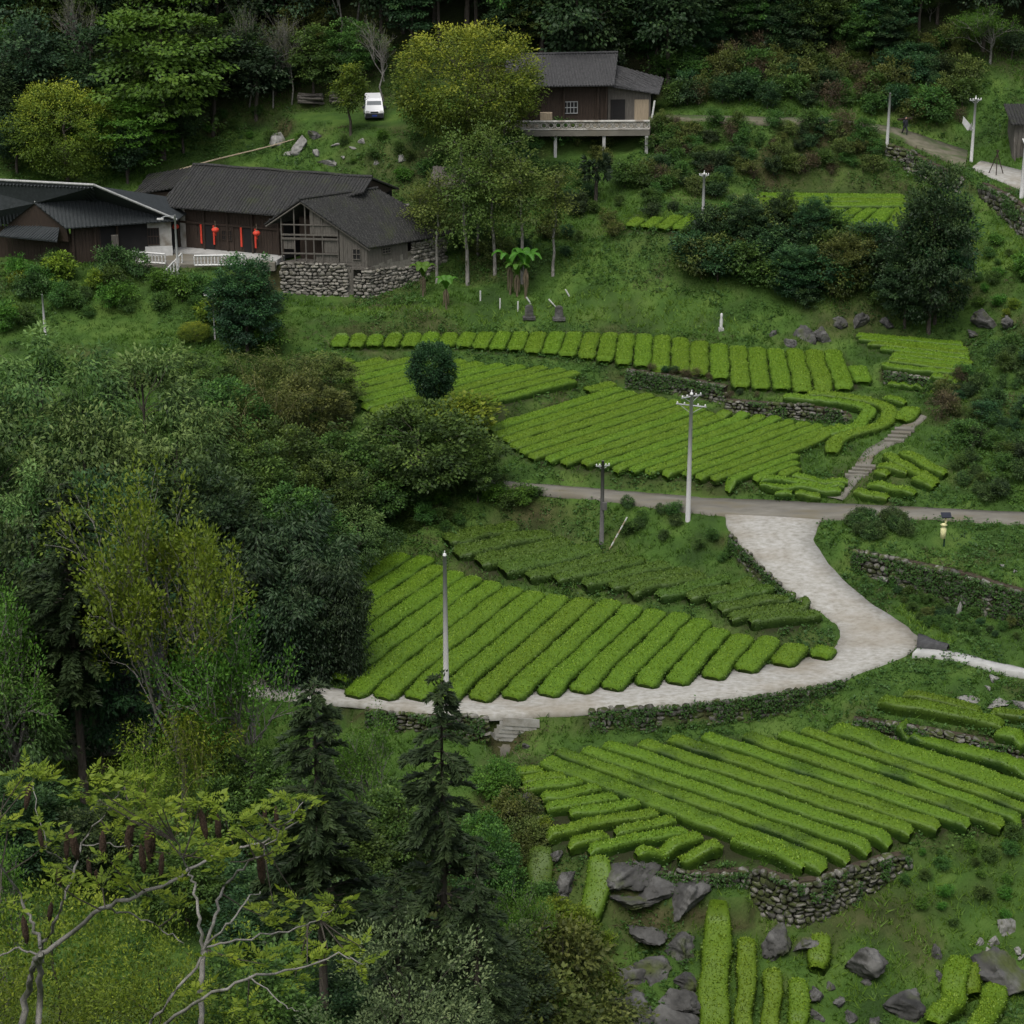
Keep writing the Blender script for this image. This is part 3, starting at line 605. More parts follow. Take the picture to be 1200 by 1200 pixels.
ORD = 'first second third fourth fifth sixth seventh eighth ninth tenth eleventh twelfth thirteenth fourteenth fifteenth sixteenth seventeenth eighteenth nineteenth twentieth'.split()
def nth(i): return ORD[i] if i < 20 else ('twenty-' + ORD[i - 20] if i < 29 else ('thirtieth' if i == 29 else 'thirty-' + ORD[i - 30]))
def rows(fname, guides, i0, i1, mat, label, group, poly=None, gap=0.26, th=TH, shrink=0.25, rev=False, **kw):
    """guides: {groove index: (px,py, px,py)}; rows lie between neighbouring grooves, cut at the field's outline"""
    fd = FIELDS[fname]; pl = fd['poly'] if poly is None else np.array([P(x, y, fd['zf'](x, y) + TH) for x, y in poly])
    ks = sorted(guides)
    gl = {k: (P(g[0], g[1], fd['zf'](g[0], g[1]) + TH)[:2], P(g[2], g[3], fd['zf'](g[2], g[3]) + TH)[:2]) for k, g in guides.items()}
    def groove(i):
        if i <= ks[0]: a, b = ks[0], ks[1]
        elif i >= ks[-1]: a, b = ks[-2], ks[-1]
        else:
            a = max(k for k in ks if k <= i); b = min(k for k in ks if k > i)
        t = (i - a) / (b - a)
        # compare lines through their direction and their foot on a common axis
        (a0, a1), (b0, b1) = gl[a], gl[b]
        mid = (a0 + a1) * .5 * (1 - t) + (b0 + b1) * .5 * t
        da, db = (a1 - a0) / np.linalg.norm(a1 - a0), (b1 - b0) / np.linalg.norm(b1 - b0)
        tt = np.clip(t, -0.5, 1.5); d = da * (1 - tt) + db * tt
        return mid, d / np.linalg.norm(d)
    out = 0
    for i in (range(i1 - 1, i0 - 1, -1) if rev else range(i0, i1)):
        m0, d0 = groove(i); m1, d1 = groove(i + 1)
        c, d = (m0 + m1) / 2, d0 + d1; d /= np.linalg.norm(d); nrm = np.array([-d[1], d[0]])
        pitch = abs(np.dot(m1 - m0, nrm)); w = max(pitch - gap, 0.5)
        s = np.arange(-70, 70, 0.12); q = c + s[:, None] * d
        ins = inpoly(q[:, 0], q[:, 1], pl)
        e = np.flatnonzero(np.diff(np.r_[0, ins.astype(int), 0]))
        for a, b in zip(e[0::2], e[1::2]):
            sa, sb = s[a] + shrink * RNG.random(), s[min(b, len(s) - 1)] - shrink * RNG.random()
            if sb - sa < 1.2: continue
            n = max(int((sb - sa) / 2), 2); ss = np.linspace(sa, sb, n)
            out += hedge(c + ss[:, None] * d, w, th, mat, label.replace('#', nth(out)), group, **kw) is not None
    return out
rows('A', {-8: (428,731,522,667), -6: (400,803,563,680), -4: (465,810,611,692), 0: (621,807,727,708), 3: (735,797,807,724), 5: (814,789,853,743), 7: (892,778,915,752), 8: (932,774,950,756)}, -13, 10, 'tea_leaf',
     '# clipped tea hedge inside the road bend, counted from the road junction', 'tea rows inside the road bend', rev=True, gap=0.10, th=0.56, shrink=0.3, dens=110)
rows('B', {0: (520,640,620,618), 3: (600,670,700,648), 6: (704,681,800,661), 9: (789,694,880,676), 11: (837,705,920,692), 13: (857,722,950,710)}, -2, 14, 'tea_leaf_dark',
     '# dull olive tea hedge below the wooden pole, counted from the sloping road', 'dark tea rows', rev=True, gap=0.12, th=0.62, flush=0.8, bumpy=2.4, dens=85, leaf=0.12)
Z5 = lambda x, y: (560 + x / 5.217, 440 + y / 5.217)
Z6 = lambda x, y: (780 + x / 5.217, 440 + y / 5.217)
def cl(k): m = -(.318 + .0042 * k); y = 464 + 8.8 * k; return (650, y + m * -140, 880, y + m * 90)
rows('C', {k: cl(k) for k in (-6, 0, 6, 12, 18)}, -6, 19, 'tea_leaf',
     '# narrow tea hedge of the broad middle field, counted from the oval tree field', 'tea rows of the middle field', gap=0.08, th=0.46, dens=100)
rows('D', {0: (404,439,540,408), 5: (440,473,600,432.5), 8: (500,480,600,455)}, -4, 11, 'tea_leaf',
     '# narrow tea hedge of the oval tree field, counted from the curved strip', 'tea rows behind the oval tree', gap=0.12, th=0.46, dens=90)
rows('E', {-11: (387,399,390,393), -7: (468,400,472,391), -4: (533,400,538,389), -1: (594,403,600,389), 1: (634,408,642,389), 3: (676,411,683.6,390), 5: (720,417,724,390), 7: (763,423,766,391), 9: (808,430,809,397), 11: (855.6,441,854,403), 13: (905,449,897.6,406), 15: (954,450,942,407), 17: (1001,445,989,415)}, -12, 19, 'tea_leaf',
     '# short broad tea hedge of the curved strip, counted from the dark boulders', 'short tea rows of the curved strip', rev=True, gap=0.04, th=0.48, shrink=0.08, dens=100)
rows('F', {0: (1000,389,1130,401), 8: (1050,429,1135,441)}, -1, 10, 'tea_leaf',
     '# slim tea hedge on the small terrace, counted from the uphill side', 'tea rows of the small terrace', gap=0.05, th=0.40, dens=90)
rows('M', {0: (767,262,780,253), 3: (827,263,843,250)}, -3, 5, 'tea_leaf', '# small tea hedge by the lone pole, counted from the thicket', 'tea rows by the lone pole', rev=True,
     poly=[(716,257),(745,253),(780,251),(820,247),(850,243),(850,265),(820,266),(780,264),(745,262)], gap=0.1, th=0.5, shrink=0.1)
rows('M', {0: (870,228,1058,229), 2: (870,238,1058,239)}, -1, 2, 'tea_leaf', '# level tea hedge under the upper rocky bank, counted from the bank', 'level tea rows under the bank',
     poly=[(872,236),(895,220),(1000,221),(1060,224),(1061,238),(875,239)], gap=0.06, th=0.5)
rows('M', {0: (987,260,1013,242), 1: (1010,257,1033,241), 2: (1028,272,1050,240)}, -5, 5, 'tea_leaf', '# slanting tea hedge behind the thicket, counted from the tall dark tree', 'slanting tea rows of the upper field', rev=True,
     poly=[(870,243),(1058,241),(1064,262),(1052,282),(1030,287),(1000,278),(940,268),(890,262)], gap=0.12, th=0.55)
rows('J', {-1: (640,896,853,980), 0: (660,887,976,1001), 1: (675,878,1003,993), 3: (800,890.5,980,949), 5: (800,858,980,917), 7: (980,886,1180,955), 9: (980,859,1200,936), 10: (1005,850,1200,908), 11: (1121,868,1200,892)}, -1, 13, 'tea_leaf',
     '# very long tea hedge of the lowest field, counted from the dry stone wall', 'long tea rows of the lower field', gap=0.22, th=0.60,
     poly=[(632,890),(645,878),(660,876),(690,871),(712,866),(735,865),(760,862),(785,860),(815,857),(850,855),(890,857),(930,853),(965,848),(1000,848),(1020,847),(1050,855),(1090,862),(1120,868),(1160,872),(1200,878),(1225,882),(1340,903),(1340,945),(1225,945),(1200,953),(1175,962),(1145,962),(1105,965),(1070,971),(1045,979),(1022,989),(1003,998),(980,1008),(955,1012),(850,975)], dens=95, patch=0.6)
def px_hedge(pts, zt, w, h, mat, label, group, zg=None, **kw):
    W = []
    for x, y in pts:
        q = P(x, y, zt); zc = zt
        for _ in range(8):
            zc = 0.5 * zc + 0.5 * ((gz(q[0], q[1]) if zg is None else zg) + h); q = P(x, y, zc)
        W.append(q)
    kw.setdefault('endr', .55); kw.setdefault('leaf', .11)
    return hedge(W, w, h, mat, label, group, **kw)
ZJ = lambda x, y: (600 + x / 5.4545, 830 + y / 5.4545)
SIDE = [((10,425),(220,400)),((60,465),(365,430)),((70,525),(465,465)),((190,580),(590,510)),((220,640),(700,560)),((370,670),(845,595)),((220,785),(600,715),(945,650)),((660,785),(1070,705)),((365,850),(640,800)),((490,880),(800,820),(1150,765)),((790,905),(1240,800)),((1065,912),(1360,850))]
for i_, q in enumerate(SIDE):
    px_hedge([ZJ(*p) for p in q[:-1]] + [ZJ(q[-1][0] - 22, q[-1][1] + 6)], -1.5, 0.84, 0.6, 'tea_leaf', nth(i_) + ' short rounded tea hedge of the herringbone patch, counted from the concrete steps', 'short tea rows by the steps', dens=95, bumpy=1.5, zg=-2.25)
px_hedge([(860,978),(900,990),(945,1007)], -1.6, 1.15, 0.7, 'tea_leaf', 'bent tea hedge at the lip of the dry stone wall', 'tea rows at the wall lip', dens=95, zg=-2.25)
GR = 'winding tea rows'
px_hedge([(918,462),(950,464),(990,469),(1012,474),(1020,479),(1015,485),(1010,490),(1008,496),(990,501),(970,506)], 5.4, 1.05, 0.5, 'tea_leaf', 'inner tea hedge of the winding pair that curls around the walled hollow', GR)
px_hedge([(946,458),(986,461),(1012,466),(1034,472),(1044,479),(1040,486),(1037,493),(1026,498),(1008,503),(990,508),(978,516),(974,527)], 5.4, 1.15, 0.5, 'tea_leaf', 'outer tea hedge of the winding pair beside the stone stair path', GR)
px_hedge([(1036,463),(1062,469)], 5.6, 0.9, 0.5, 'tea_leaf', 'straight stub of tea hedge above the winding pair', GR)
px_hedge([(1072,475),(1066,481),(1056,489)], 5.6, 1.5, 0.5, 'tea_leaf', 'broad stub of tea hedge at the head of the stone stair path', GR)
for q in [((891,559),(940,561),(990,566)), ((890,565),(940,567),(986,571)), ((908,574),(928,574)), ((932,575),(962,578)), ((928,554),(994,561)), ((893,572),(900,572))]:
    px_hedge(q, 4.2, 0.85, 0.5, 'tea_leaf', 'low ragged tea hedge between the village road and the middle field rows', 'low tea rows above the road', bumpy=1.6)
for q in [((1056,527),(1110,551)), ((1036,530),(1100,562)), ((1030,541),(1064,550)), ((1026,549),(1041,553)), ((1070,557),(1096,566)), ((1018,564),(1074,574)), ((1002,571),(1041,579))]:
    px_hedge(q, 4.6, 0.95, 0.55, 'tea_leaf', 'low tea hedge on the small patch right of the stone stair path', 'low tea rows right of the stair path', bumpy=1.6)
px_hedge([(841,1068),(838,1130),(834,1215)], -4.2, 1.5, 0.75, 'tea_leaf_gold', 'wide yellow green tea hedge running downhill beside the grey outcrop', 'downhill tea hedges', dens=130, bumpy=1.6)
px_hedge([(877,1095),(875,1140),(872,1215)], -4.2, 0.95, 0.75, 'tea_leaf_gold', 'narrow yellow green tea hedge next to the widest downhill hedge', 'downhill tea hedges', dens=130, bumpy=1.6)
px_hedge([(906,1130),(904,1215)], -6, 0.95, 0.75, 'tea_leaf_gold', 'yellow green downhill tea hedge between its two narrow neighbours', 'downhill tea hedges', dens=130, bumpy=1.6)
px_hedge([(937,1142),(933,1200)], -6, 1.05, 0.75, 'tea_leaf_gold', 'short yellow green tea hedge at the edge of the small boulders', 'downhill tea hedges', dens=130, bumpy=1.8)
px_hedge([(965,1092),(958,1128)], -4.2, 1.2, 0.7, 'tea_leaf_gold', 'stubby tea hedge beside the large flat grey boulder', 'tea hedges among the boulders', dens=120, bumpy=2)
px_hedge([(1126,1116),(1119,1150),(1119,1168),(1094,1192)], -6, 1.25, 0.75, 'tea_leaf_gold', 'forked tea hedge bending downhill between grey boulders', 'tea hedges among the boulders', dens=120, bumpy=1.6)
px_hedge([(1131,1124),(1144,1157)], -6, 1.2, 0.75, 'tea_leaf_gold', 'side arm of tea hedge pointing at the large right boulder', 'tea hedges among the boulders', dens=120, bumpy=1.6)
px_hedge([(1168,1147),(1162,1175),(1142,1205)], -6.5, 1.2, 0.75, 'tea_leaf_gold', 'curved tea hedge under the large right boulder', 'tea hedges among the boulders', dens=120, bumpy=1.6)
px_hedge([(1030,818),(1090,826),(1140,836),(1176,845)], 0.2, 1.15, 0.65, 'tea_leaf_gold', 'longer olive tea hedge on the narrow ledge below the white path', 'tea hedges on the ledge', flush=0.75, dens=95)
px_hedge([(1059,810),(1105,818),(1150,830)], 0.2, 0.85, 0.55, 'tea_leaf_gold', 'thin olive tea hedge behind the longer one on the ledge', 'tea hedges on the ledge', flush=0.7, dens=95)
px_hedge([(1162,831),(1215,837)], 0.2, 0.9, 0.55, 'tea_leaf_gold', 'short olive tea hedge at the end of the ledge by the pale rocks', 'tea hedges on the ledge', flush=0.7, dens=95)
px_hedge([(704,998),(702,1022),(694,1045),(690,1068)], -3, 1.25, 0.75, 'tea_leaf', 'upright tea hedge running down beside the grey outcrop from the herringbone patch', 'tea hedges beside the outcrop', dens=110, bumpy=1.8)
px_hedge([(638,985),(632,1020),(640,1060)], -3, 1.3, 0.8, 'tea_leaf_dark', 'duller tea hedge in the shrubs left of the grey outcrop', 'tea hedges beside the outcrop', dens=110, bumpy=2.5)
# ------------------------------------------------------------------ leaves, trees, shrubs
def unit(v): return v / (np.linalg.norm(v, axis=-1, keepdims=True) + 1e-9)
def leaf_quads(p, d, size, asp=0.3, nrm=None, rng=RNG):
    n = len(p); size = np.broadcast_to(np.asarray(size, float), (n,))[:, None]
    d = unit(d); r = rng.normal(size=(n, 3)) if nrm is None else nrm + 0.5 * rng.normal(size=(n, 3))
    s = unit(np.cross(d, r))
    up = np.cross(s, d)
    return np.stack([p, p + d * size * .45 + s * size * asp + up * size * .06, p + d * size, p + d * size * .45 - s * size * asp + up * size * .06], 1).reshape(-1, 3)
class Leafy:
    def __init__(s): s.V, s.T = [], []
    def add(s, V, t):
        s.V.append(V); s.T.append(np.repeat(np.clip(t, 0, 1), 4))
    def mesh(s, name, mat):
        V = np.concatenate(s.V); T = np.concatenate(s.T)
        return np_mesh(name, V, np.arange(len(V)).reshape(-1, 4), MATS[mat], {'tint': T})
PROTO = {}
def proto(key, H, W, parts, name, cat):
    PROTO[key] = dict(H=H, W=W, parts=parts, name=name, cat=cat)

def curve(a, b, sag=0.0, wob=0.0, n=6, rng=RNG):
    t = np.linspace(0, 1, n)[:, None]; q = np.asarray(a) * (1 - t) + np.asarray(b) * t
    q[:, 2] += sag * 4 * (t * (1 - t))[:, 0]
    if wob: q[1:-1] += rng.normal(size=(n - 2, 3)) * wob
    return q

def broadleaf(key, H, W, ch, nc, lp, leaf, mat, seed, bark='bark', cr=0.9, trunk_r=0.16, flat=0.6, layers=0, new=0.3, surf=2.6, asp=0.3, droop=0.2, lump=0.28, tvar=0.17, base_t=0.36, name='broadleaf_tree', cat='tree', limbs=14, open_=0.0):
    rng = np.random.default_rng(seed)
    cz = H - ch / 2; L = Leafy()
    dr = unit(rng.normal(size=(nc, 3))); rad = rng.random(nc) ** (1 / surf)
    lumpv = 1 + lump * vnoise(dr[:, 0] * 1.9 + seed, dr[:, 1] * 1.9, dr[:, 2] * 1.9, seed)
    C = dr * (rad * lumpv)[:, None] * np.array([W / 2 - cr * .5, W / 2 - cr * .5, ch / 2 - cr * .3]) + [0, 0, cz]
    if layers:                      # tiers of foliage with air between them
        lv = np.round((C[:, 2] - (H - ch)) / ch * layers) / layers * ch + (H - ch)
        C[:, 2] = lv * .8 + C[:, 2] * .2 - 0.12 * np.hypot(C[:, 0], C[:, 1])
    keep = rng.random(nc) > open_
    C = C[keep]; nc = len(C)
    for c in C:
        n = int(lp * rng.uniform(.6, 1.4)); r = cr * rng.uniform(.6, 1.25)
        q = unit(rng.normal(size=(n, 3))) * (rng.random(n) ** .5)[:, None] * [r, r, r * flat]
        out = unit((c - [0, 0, cz]) / [W, W, ch])
        d = q / r + 0.7 * out + 0.5 * rng.normal(size=(n, 3)) - [0, 0, droop]
        young = new * max(0.0, out[2] * .6 + .4) * np.clip(q[:, 2] / (r * flat) * .6 + .5, 0, 1)  # young growth plus a highlight on crown and clump tops, painted into tint
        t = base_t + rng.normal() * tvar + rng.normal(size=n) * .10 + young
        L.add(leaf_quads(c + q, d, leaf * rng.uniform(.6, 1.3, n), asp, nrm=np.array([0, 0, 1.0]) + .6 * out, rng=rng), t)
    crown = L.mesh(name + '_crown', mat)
    mb = MB(); bend = rng.normal(size=2) * H * .02
    top = np.array([bend[0], bend[1], cz + ch * .25])
    tr = curve((0, 0, -.4), top, 0, H * .008, 8, rng); tr[0, :2] = 0; tr[1, :2] *= .3
    mb.tube(tr, np.linspace(trunk_r * 1.25, trunk_r * .3, 8), 7)
    for c in C[rng.choice(nc, min(limbs, nc), replace=False)]:
        z0 = max((H - ch) * .75, min(c[2] - .25 * math.hypot(c[0], c[1]) - .4, cz + ch * .1)); k = (z0 + .4) / (top[2] + .4)
        a = np.array([top[0] * k, top[1] * k, z0])
        mb.tube(curve(a, c, 0.08 * H * .3, H * .006, 6, rng), np.linspace(trunk_r * .5 * (1.15 - k), trunk_r * .08, 6), 5)
    trunk = mb.mesh(name + '_trunk', MATS[bark], True)
    proto(key, H, W, [('trunk', trunk), ('crown', crown)], name, cat)

def conifer(key, H, W, mat, seed, per=7, step=0.5, z0=0.12, droop=0.35, needle=0.34, dens=26, bark='bark', trunk_r=0.17, shape=0.85, gap=0.0, name='fir_tree', up=0.15, asp=0.11):
    rng = np.random.default_rng(seed); L = Leafy(); mb = MB()
    mb.tube([(0, 0, -.5), (0, 0, H * .5), (0, 0, H * .98)], [trunk_r * 1.2, trunk_r * .7, .02], 7)
    z = H * z0
    while z < H * .985:
        f = (z - H * z0) / (H * (1 - z0)); R = W / 2 * (1 - f) ** shape * rng.uniform(.75, 1.1) + .15
        for k in range(max(3, int(per * rng.uniform(.6, 1.2) * (1 - .3 * f)))):
            if rng.random() < gap: continue
            a = rng.uniform(0, 2 * math.pi); r = R * rng.uniform(.55, 1.08)
            e = np.array([math.cos(a), math.sin(a), 0]); b0 = np.array([0, 0, z + rng.uniform(-.2, .2)])
            t = np.linspace(0, 1, 7); dz = up * r * np.sin(t * 2.2) - droop * r * t ** 1.7
            line = b0 + e * (r * t)[:, None] + np.c_[np.zeros((7, 2)), dz]
            mb.tube(line[::2], np.array([.035, .022, .012, .006]) * (r / 2 + .5), 4, False)
            n = int(dens * (r + .3)); tt = rng.uniform(.12, 1.02, n) ** .85
            p = np.stack([np.interp(tt, t, line[:, i]) for i in range(3)], 1)
            side = np.array([-e[1], e[0], 0]) * rng.choice([-1, 1], n)[:, None]
            d = e * .75 + side * rng.uniform(.2, 1.1, n)[:, None] + np.c_[np.zeros((n, 2)), rng.normal(-.18 - droop * .5, .30, n)]
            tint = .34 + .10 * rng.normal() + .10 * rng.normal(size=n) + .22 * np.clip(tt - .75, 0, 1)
            L.add(leaf_quads(p, d, needle * rng.uniform(.55, 1.25, n) * (.6 + .4 * (1 - f)), asp, nrm=np.array([0, 0, 1.0]), rng=rng), tint)
        z += step * rng.uniform(.7, 1.3)
    n = 40; p = np.c_[rng.normal(size=(n, 2)) * .1, rng.uniform(H * .95, H, n)]
    L.add(leaf_quads(p, np.c_[rng.normal(size=(n, 2)) * .6, np.ones(n)], needle * .6, asp, rng=rng), .5 + .1 * rng.normal(size=n))
    proto(key, H, W, [('trunk', mb.mesh(name + '_trunk', MATS[bark], True)), ('crown', L.mesh(name + '_crown', mat))], name, 'tree')

def plume(key, H, W, mat, seed, culms=16, leaves=330, leaf=0.32, asp=0.07, bend=0.5, cane='bamboo_cane', name='bamboo_clump', low=0.25, hang=0.8, spread=0.45, cr=0.03, cat='bamboo', part='leaves', base_t=.4):
    """many arching stems with hanging narrow leaves"""
    rng = np.random.default_rng(seed); L = Leafy(); mb = MB()
    for k in range(culms):
        a = rng.uniform(0, 2 * math.pi); e = np.array([math.cos(a), math.sin(a), 0]); h = H * rng.uniform(.72, 1.03)
        b0 = np.array([rng.normal() * W * .10, rng.normal() * W * .10, -.2])
        out = W / 2 * rng.uniform(.25, 1.0)
        t = np.linspace(0, 1, 10)
        line = b0 + e * (out * (spread * t + (1 - spread) * t ** 3.2))[:, None] + np.c_[np.zeros((10, 2)), h * (t - bend * .28 * t ** 5) / (1 - bend * .28)]
        mb.tube(line, np.linspace(cr, cr * .2, 10), 5, False)
        n = int(leaves * rng.uniform(.7, 1.3)); tt = low + (1 - low) * rng.random(n) ** .8
        p = np.stack([np.interp(tt, t, line[:, i]) for i in range(3)], 1)
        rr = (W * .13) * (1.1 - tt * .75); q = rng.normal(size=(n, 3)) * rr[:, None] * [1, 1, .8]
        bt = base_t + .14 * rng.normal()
        tint = bt + .10 * rng.normal(size=n) + .35 * (tt - .5) + .25 * np.clip(q[:, 2] / (rr + .01), -.6, 1.2)  # tint rises towards each clump's top as a painted highlight
        d = unit(q) * .8 + e * .35 + .35 * rng.normal(size=(n, 3)) - [0, 0, hang]
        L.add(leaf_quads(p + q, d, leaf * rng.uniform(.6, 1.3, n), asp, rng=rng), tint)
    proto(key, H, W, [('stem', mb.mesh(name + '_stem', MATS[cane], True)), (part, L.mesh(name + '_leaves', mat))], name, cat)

def twiggy(key, H, W, mat, seed, bark='bark_pale', trunk_r=.16, depth=4, tuft=14, leaf=.22, asp=.3, name='broadleaf_tree', fork=.28, lean=.9, spread=0.6, z0=.22, nb=3, tr=.35):
    """open tree: branching limbs with tufts of leaves at the twig ends"""
    rng = np.random.default_rng(seed); L = Leafy(); mb = MB()
    def tufts(p, d, k):
        q = rng.normal(size=(k, 3)) * tr
        L.add(leaf_quads(p + q * .6, unit(q) + .5 * d + [0, 0, .15], leaf * rng.uniform(.6, 1.3, k), asp, nrm=np.array([0, 0, 1.0]), rng=rng), .5 + .12 * rng.normal() + .10 * rng.normal(size=k))
    def grow(p, d, l, r, lev):
        e = p + d * l; m = (p + e) / 2 + rng.normal(size=3) * l * .06
        mb.tube([p, m, e], [r, r * .8, r * .62], 6 if lev < 2 else 4, False)
        if lev >= depth - 2:
            for f in (.45, .75): tufts(p + d * l * f + rng.normal(size=3) * .15, d, tuft // 2)
        if lev >= depth:
            tufts(e, d, tuft); return
        for k in range(nb if lev else nb + 1):
            a = rng.uniform(0, 2 * math.pi); s = rng.uniform(.45, 1.0) * spread
            side = unit(np.cross(d, [math.cos(a), math.sin(a), .2]))
            nd = unit(d + side * s * 1.5 + [0, 0, .22 * lean])
            grow(p + d * l * rng.uniform(.55, 1.0), nd, l * rng.uniform(.55, .85), r * .55, lev + 1)
    grow(np.array([0, 0, -.3]), unit(np.array([rng.normal() * .05, rng.normal() * .05, 1])), H * z0 + .3, trunk_r, 0)
    for k in range(5):
        hz = H * z0 * rng.uniform(.8, 1.9); a = rng.uniform(0, 6.28)
        grow(np.array([0, 0, min(hz, H * z0)]), unit(np.array([math.cos(a) * .5, math.sin(a) * .5, 1.0])), H * fork * rng.uniform(.7, 1.1), trunk_r * .5, 1)
    V = np.concatenate(L.V); top, w = np.percentile(V[:, 2], 99.5), np.percentile(np.hypot(V[:, 0], V[:, 1]), 96) * 2
    proto(key, top, w, [('trunk', mb.mesh(name + '_trunk', MATS[bark], True)), ('crown', L.mesh(name + '_crown', mat))], name, 'tree')

foliage('leaf_forest', (0.010, 0.025, 0.010), (0.025, 0.056, 0.018), (0.070, 0.120, 0.032), var=.30)
foliage('leaf_blue', (0.012, 0.028, 0.013), (0.030, 0.060, 0.026), (0.075, 0.124, 0.048), var=.2)
foliage('leaf_green', (0.018, 0.042, 0.010), (0.050, 0.105, 0.018), (0.115, 0.20, 0.034), var=.22)
foliage('leaf_bright', (0.022, 0.060, 0.008), (0.055, 0.14, 0.014), (0.12, 0.24, 0.028), var=.15)
foliage('leaf_yellow', (0.028, 0.055, 0.007), (0.092, 0.140, 0.012), (0.28, 0.31, 0.028), var=.10)
foliage('leaf_lime', (0.035, 0.065, 0.008), (0.11, 0.17, 0.014), (0.24, 0.30, 0.028), var=.12, trans=.35)
foliage('leaf_olive', (0.028, 0.040, 0.010), (0.072, 0.100, 0.020), (0.150, 0.180, 0.040), var=.16)
foliage('leaf_grey', (0.020, 0.044, 0.013), (0.060, 0.118, 0.027), (0.140, 0.215, 0.055), var=.14)
foliage('leaf_pale', (0.040, 0.062, 0.026), (0.105, 0.150, 0.058), (0.21, 0.26, 0.11), var=.1)
foliage('leaf_cypress', (0.010, 0.022, 0.010), (0.022, 0.043, 0.018), (0.050, 0.082, 0.030), var=.15)
foliage('leaf_brown', (0.030, 0.024, 0.012), (0.075, 0.060, 0.030), (0.15, 0.12, 0.062), var=.25)
foliage('leaf_fir', (0.016, 0.030, 0.012), (0.038, 0.064, 0.022), (0.090, 0.130, 0.040), var=.12)
foliage('leaf_feather', (0.040, 0.068, 0.016), (0.105, 0.155, 0.030), (0.20, 0.255, 0.052), var=.15, trans=.4)
foliage('leaf_bamboo', (0.034, 0.058, 0.016), (0.095, 0.140, 0.032), (0.19, 0.24, 0.060), var=.15, trans=.35)

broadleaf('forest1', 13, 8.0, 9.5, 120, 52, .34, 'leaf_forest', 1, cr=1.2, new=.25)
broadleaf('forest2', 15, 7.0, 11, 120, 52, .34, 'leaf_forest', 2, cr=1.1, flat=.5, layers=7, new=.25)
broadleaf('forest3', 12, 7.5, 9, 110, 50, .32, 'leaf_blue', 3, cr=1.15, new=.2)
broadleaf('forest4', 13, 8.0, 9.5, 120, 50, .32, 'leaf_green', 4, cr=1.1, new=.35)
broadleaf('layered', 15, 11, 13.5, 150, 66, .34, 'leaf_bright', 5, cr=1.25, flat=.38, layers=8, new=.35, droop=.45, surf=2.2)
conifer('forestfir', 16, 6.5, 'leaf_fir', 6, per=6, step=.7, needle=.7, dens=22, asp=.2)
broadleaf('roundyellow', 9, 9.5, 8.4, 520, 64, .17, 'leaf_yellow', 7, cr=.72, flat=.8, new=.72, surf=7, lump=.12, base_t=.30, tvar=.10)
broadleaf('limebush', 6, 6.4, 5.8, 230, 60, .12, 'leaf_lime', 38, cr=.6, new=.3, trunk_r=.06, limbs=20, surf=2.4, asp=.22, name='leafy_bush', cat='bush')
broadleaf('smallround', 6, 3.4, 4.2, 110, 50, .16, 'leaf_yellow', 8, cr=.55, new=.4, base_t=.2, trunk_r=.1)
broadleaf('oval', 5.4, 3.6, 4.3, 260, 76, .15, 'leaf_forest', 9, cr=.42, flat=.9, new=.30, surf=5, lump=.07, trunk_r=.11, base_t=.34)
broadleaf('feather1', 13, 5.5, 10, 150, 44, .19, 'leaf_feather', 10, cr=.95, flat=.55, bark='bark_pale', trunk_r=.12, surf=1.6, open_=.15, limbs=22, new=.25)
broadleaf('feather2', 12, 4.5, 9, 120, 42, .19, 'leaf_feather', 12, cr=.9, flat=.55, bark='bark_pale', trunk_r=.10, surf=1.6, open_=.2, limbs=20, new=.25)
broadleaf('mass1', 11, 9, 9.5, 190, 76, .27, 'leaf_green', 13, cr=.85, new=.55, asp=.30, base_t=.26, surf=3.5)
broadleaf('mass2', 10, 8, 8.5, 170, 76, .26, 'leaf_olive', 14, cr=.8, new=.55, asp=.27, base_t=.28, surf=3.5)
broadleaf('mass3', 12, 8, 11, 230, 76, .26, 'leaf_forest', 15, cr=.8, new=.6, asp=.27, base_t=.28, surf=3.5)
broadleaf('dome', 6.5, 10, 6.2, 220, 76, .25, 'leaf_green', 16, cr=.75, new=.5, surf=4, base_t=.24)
broadleaf('weep1', 13, 10, 11.5, 105, 135, .34, 'leaf_grey', 41, cr=1.1, flat=.85, new=.95, surf=4, lump=.40, tvar=.16, asp=.17, droop=.9, base_t=.10, name='weeping_tree')  # low base tint and strong top tint paint dark gaps and lit crowns
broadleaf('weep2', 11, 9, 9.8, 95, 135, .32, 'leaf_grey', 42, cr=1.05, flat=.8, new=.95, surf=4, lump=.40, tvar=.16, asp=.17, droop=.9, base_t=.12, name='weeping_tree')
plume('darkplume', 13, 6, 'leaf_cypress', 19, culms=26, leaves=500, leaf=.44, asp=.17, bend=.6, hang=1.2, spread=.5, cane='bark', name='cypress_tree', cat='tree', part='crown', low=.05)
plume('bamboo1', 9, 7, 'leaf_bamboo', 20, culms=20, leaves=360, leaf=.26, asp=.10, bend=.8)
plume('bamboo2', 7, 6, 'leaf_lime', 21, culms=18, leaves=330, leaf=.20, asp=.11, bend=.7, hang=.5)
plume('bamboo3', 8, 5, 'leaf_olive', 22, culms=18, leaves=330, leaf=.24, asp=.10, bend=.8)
twiggy('spring', 15, 9, 'leaf_lime', 23, tuft=20, leaf=.20, depth=4, nb=3, asp=.28, tr=.36, z0=.3, fork=.26, spread=.5)
twiggy('spring2', 14, 9, 'leaf_bright', 24, tuft=20, leaf=.16, depth=4, nb=3, asp=.28, tr=.38, z0=.25, fork=.24)
twiggy('bare', 13, 5, 'leaf_olive', 25, tuft=3, leaf=.16, depth=4, nb=3, z0=.4, spread=.4)
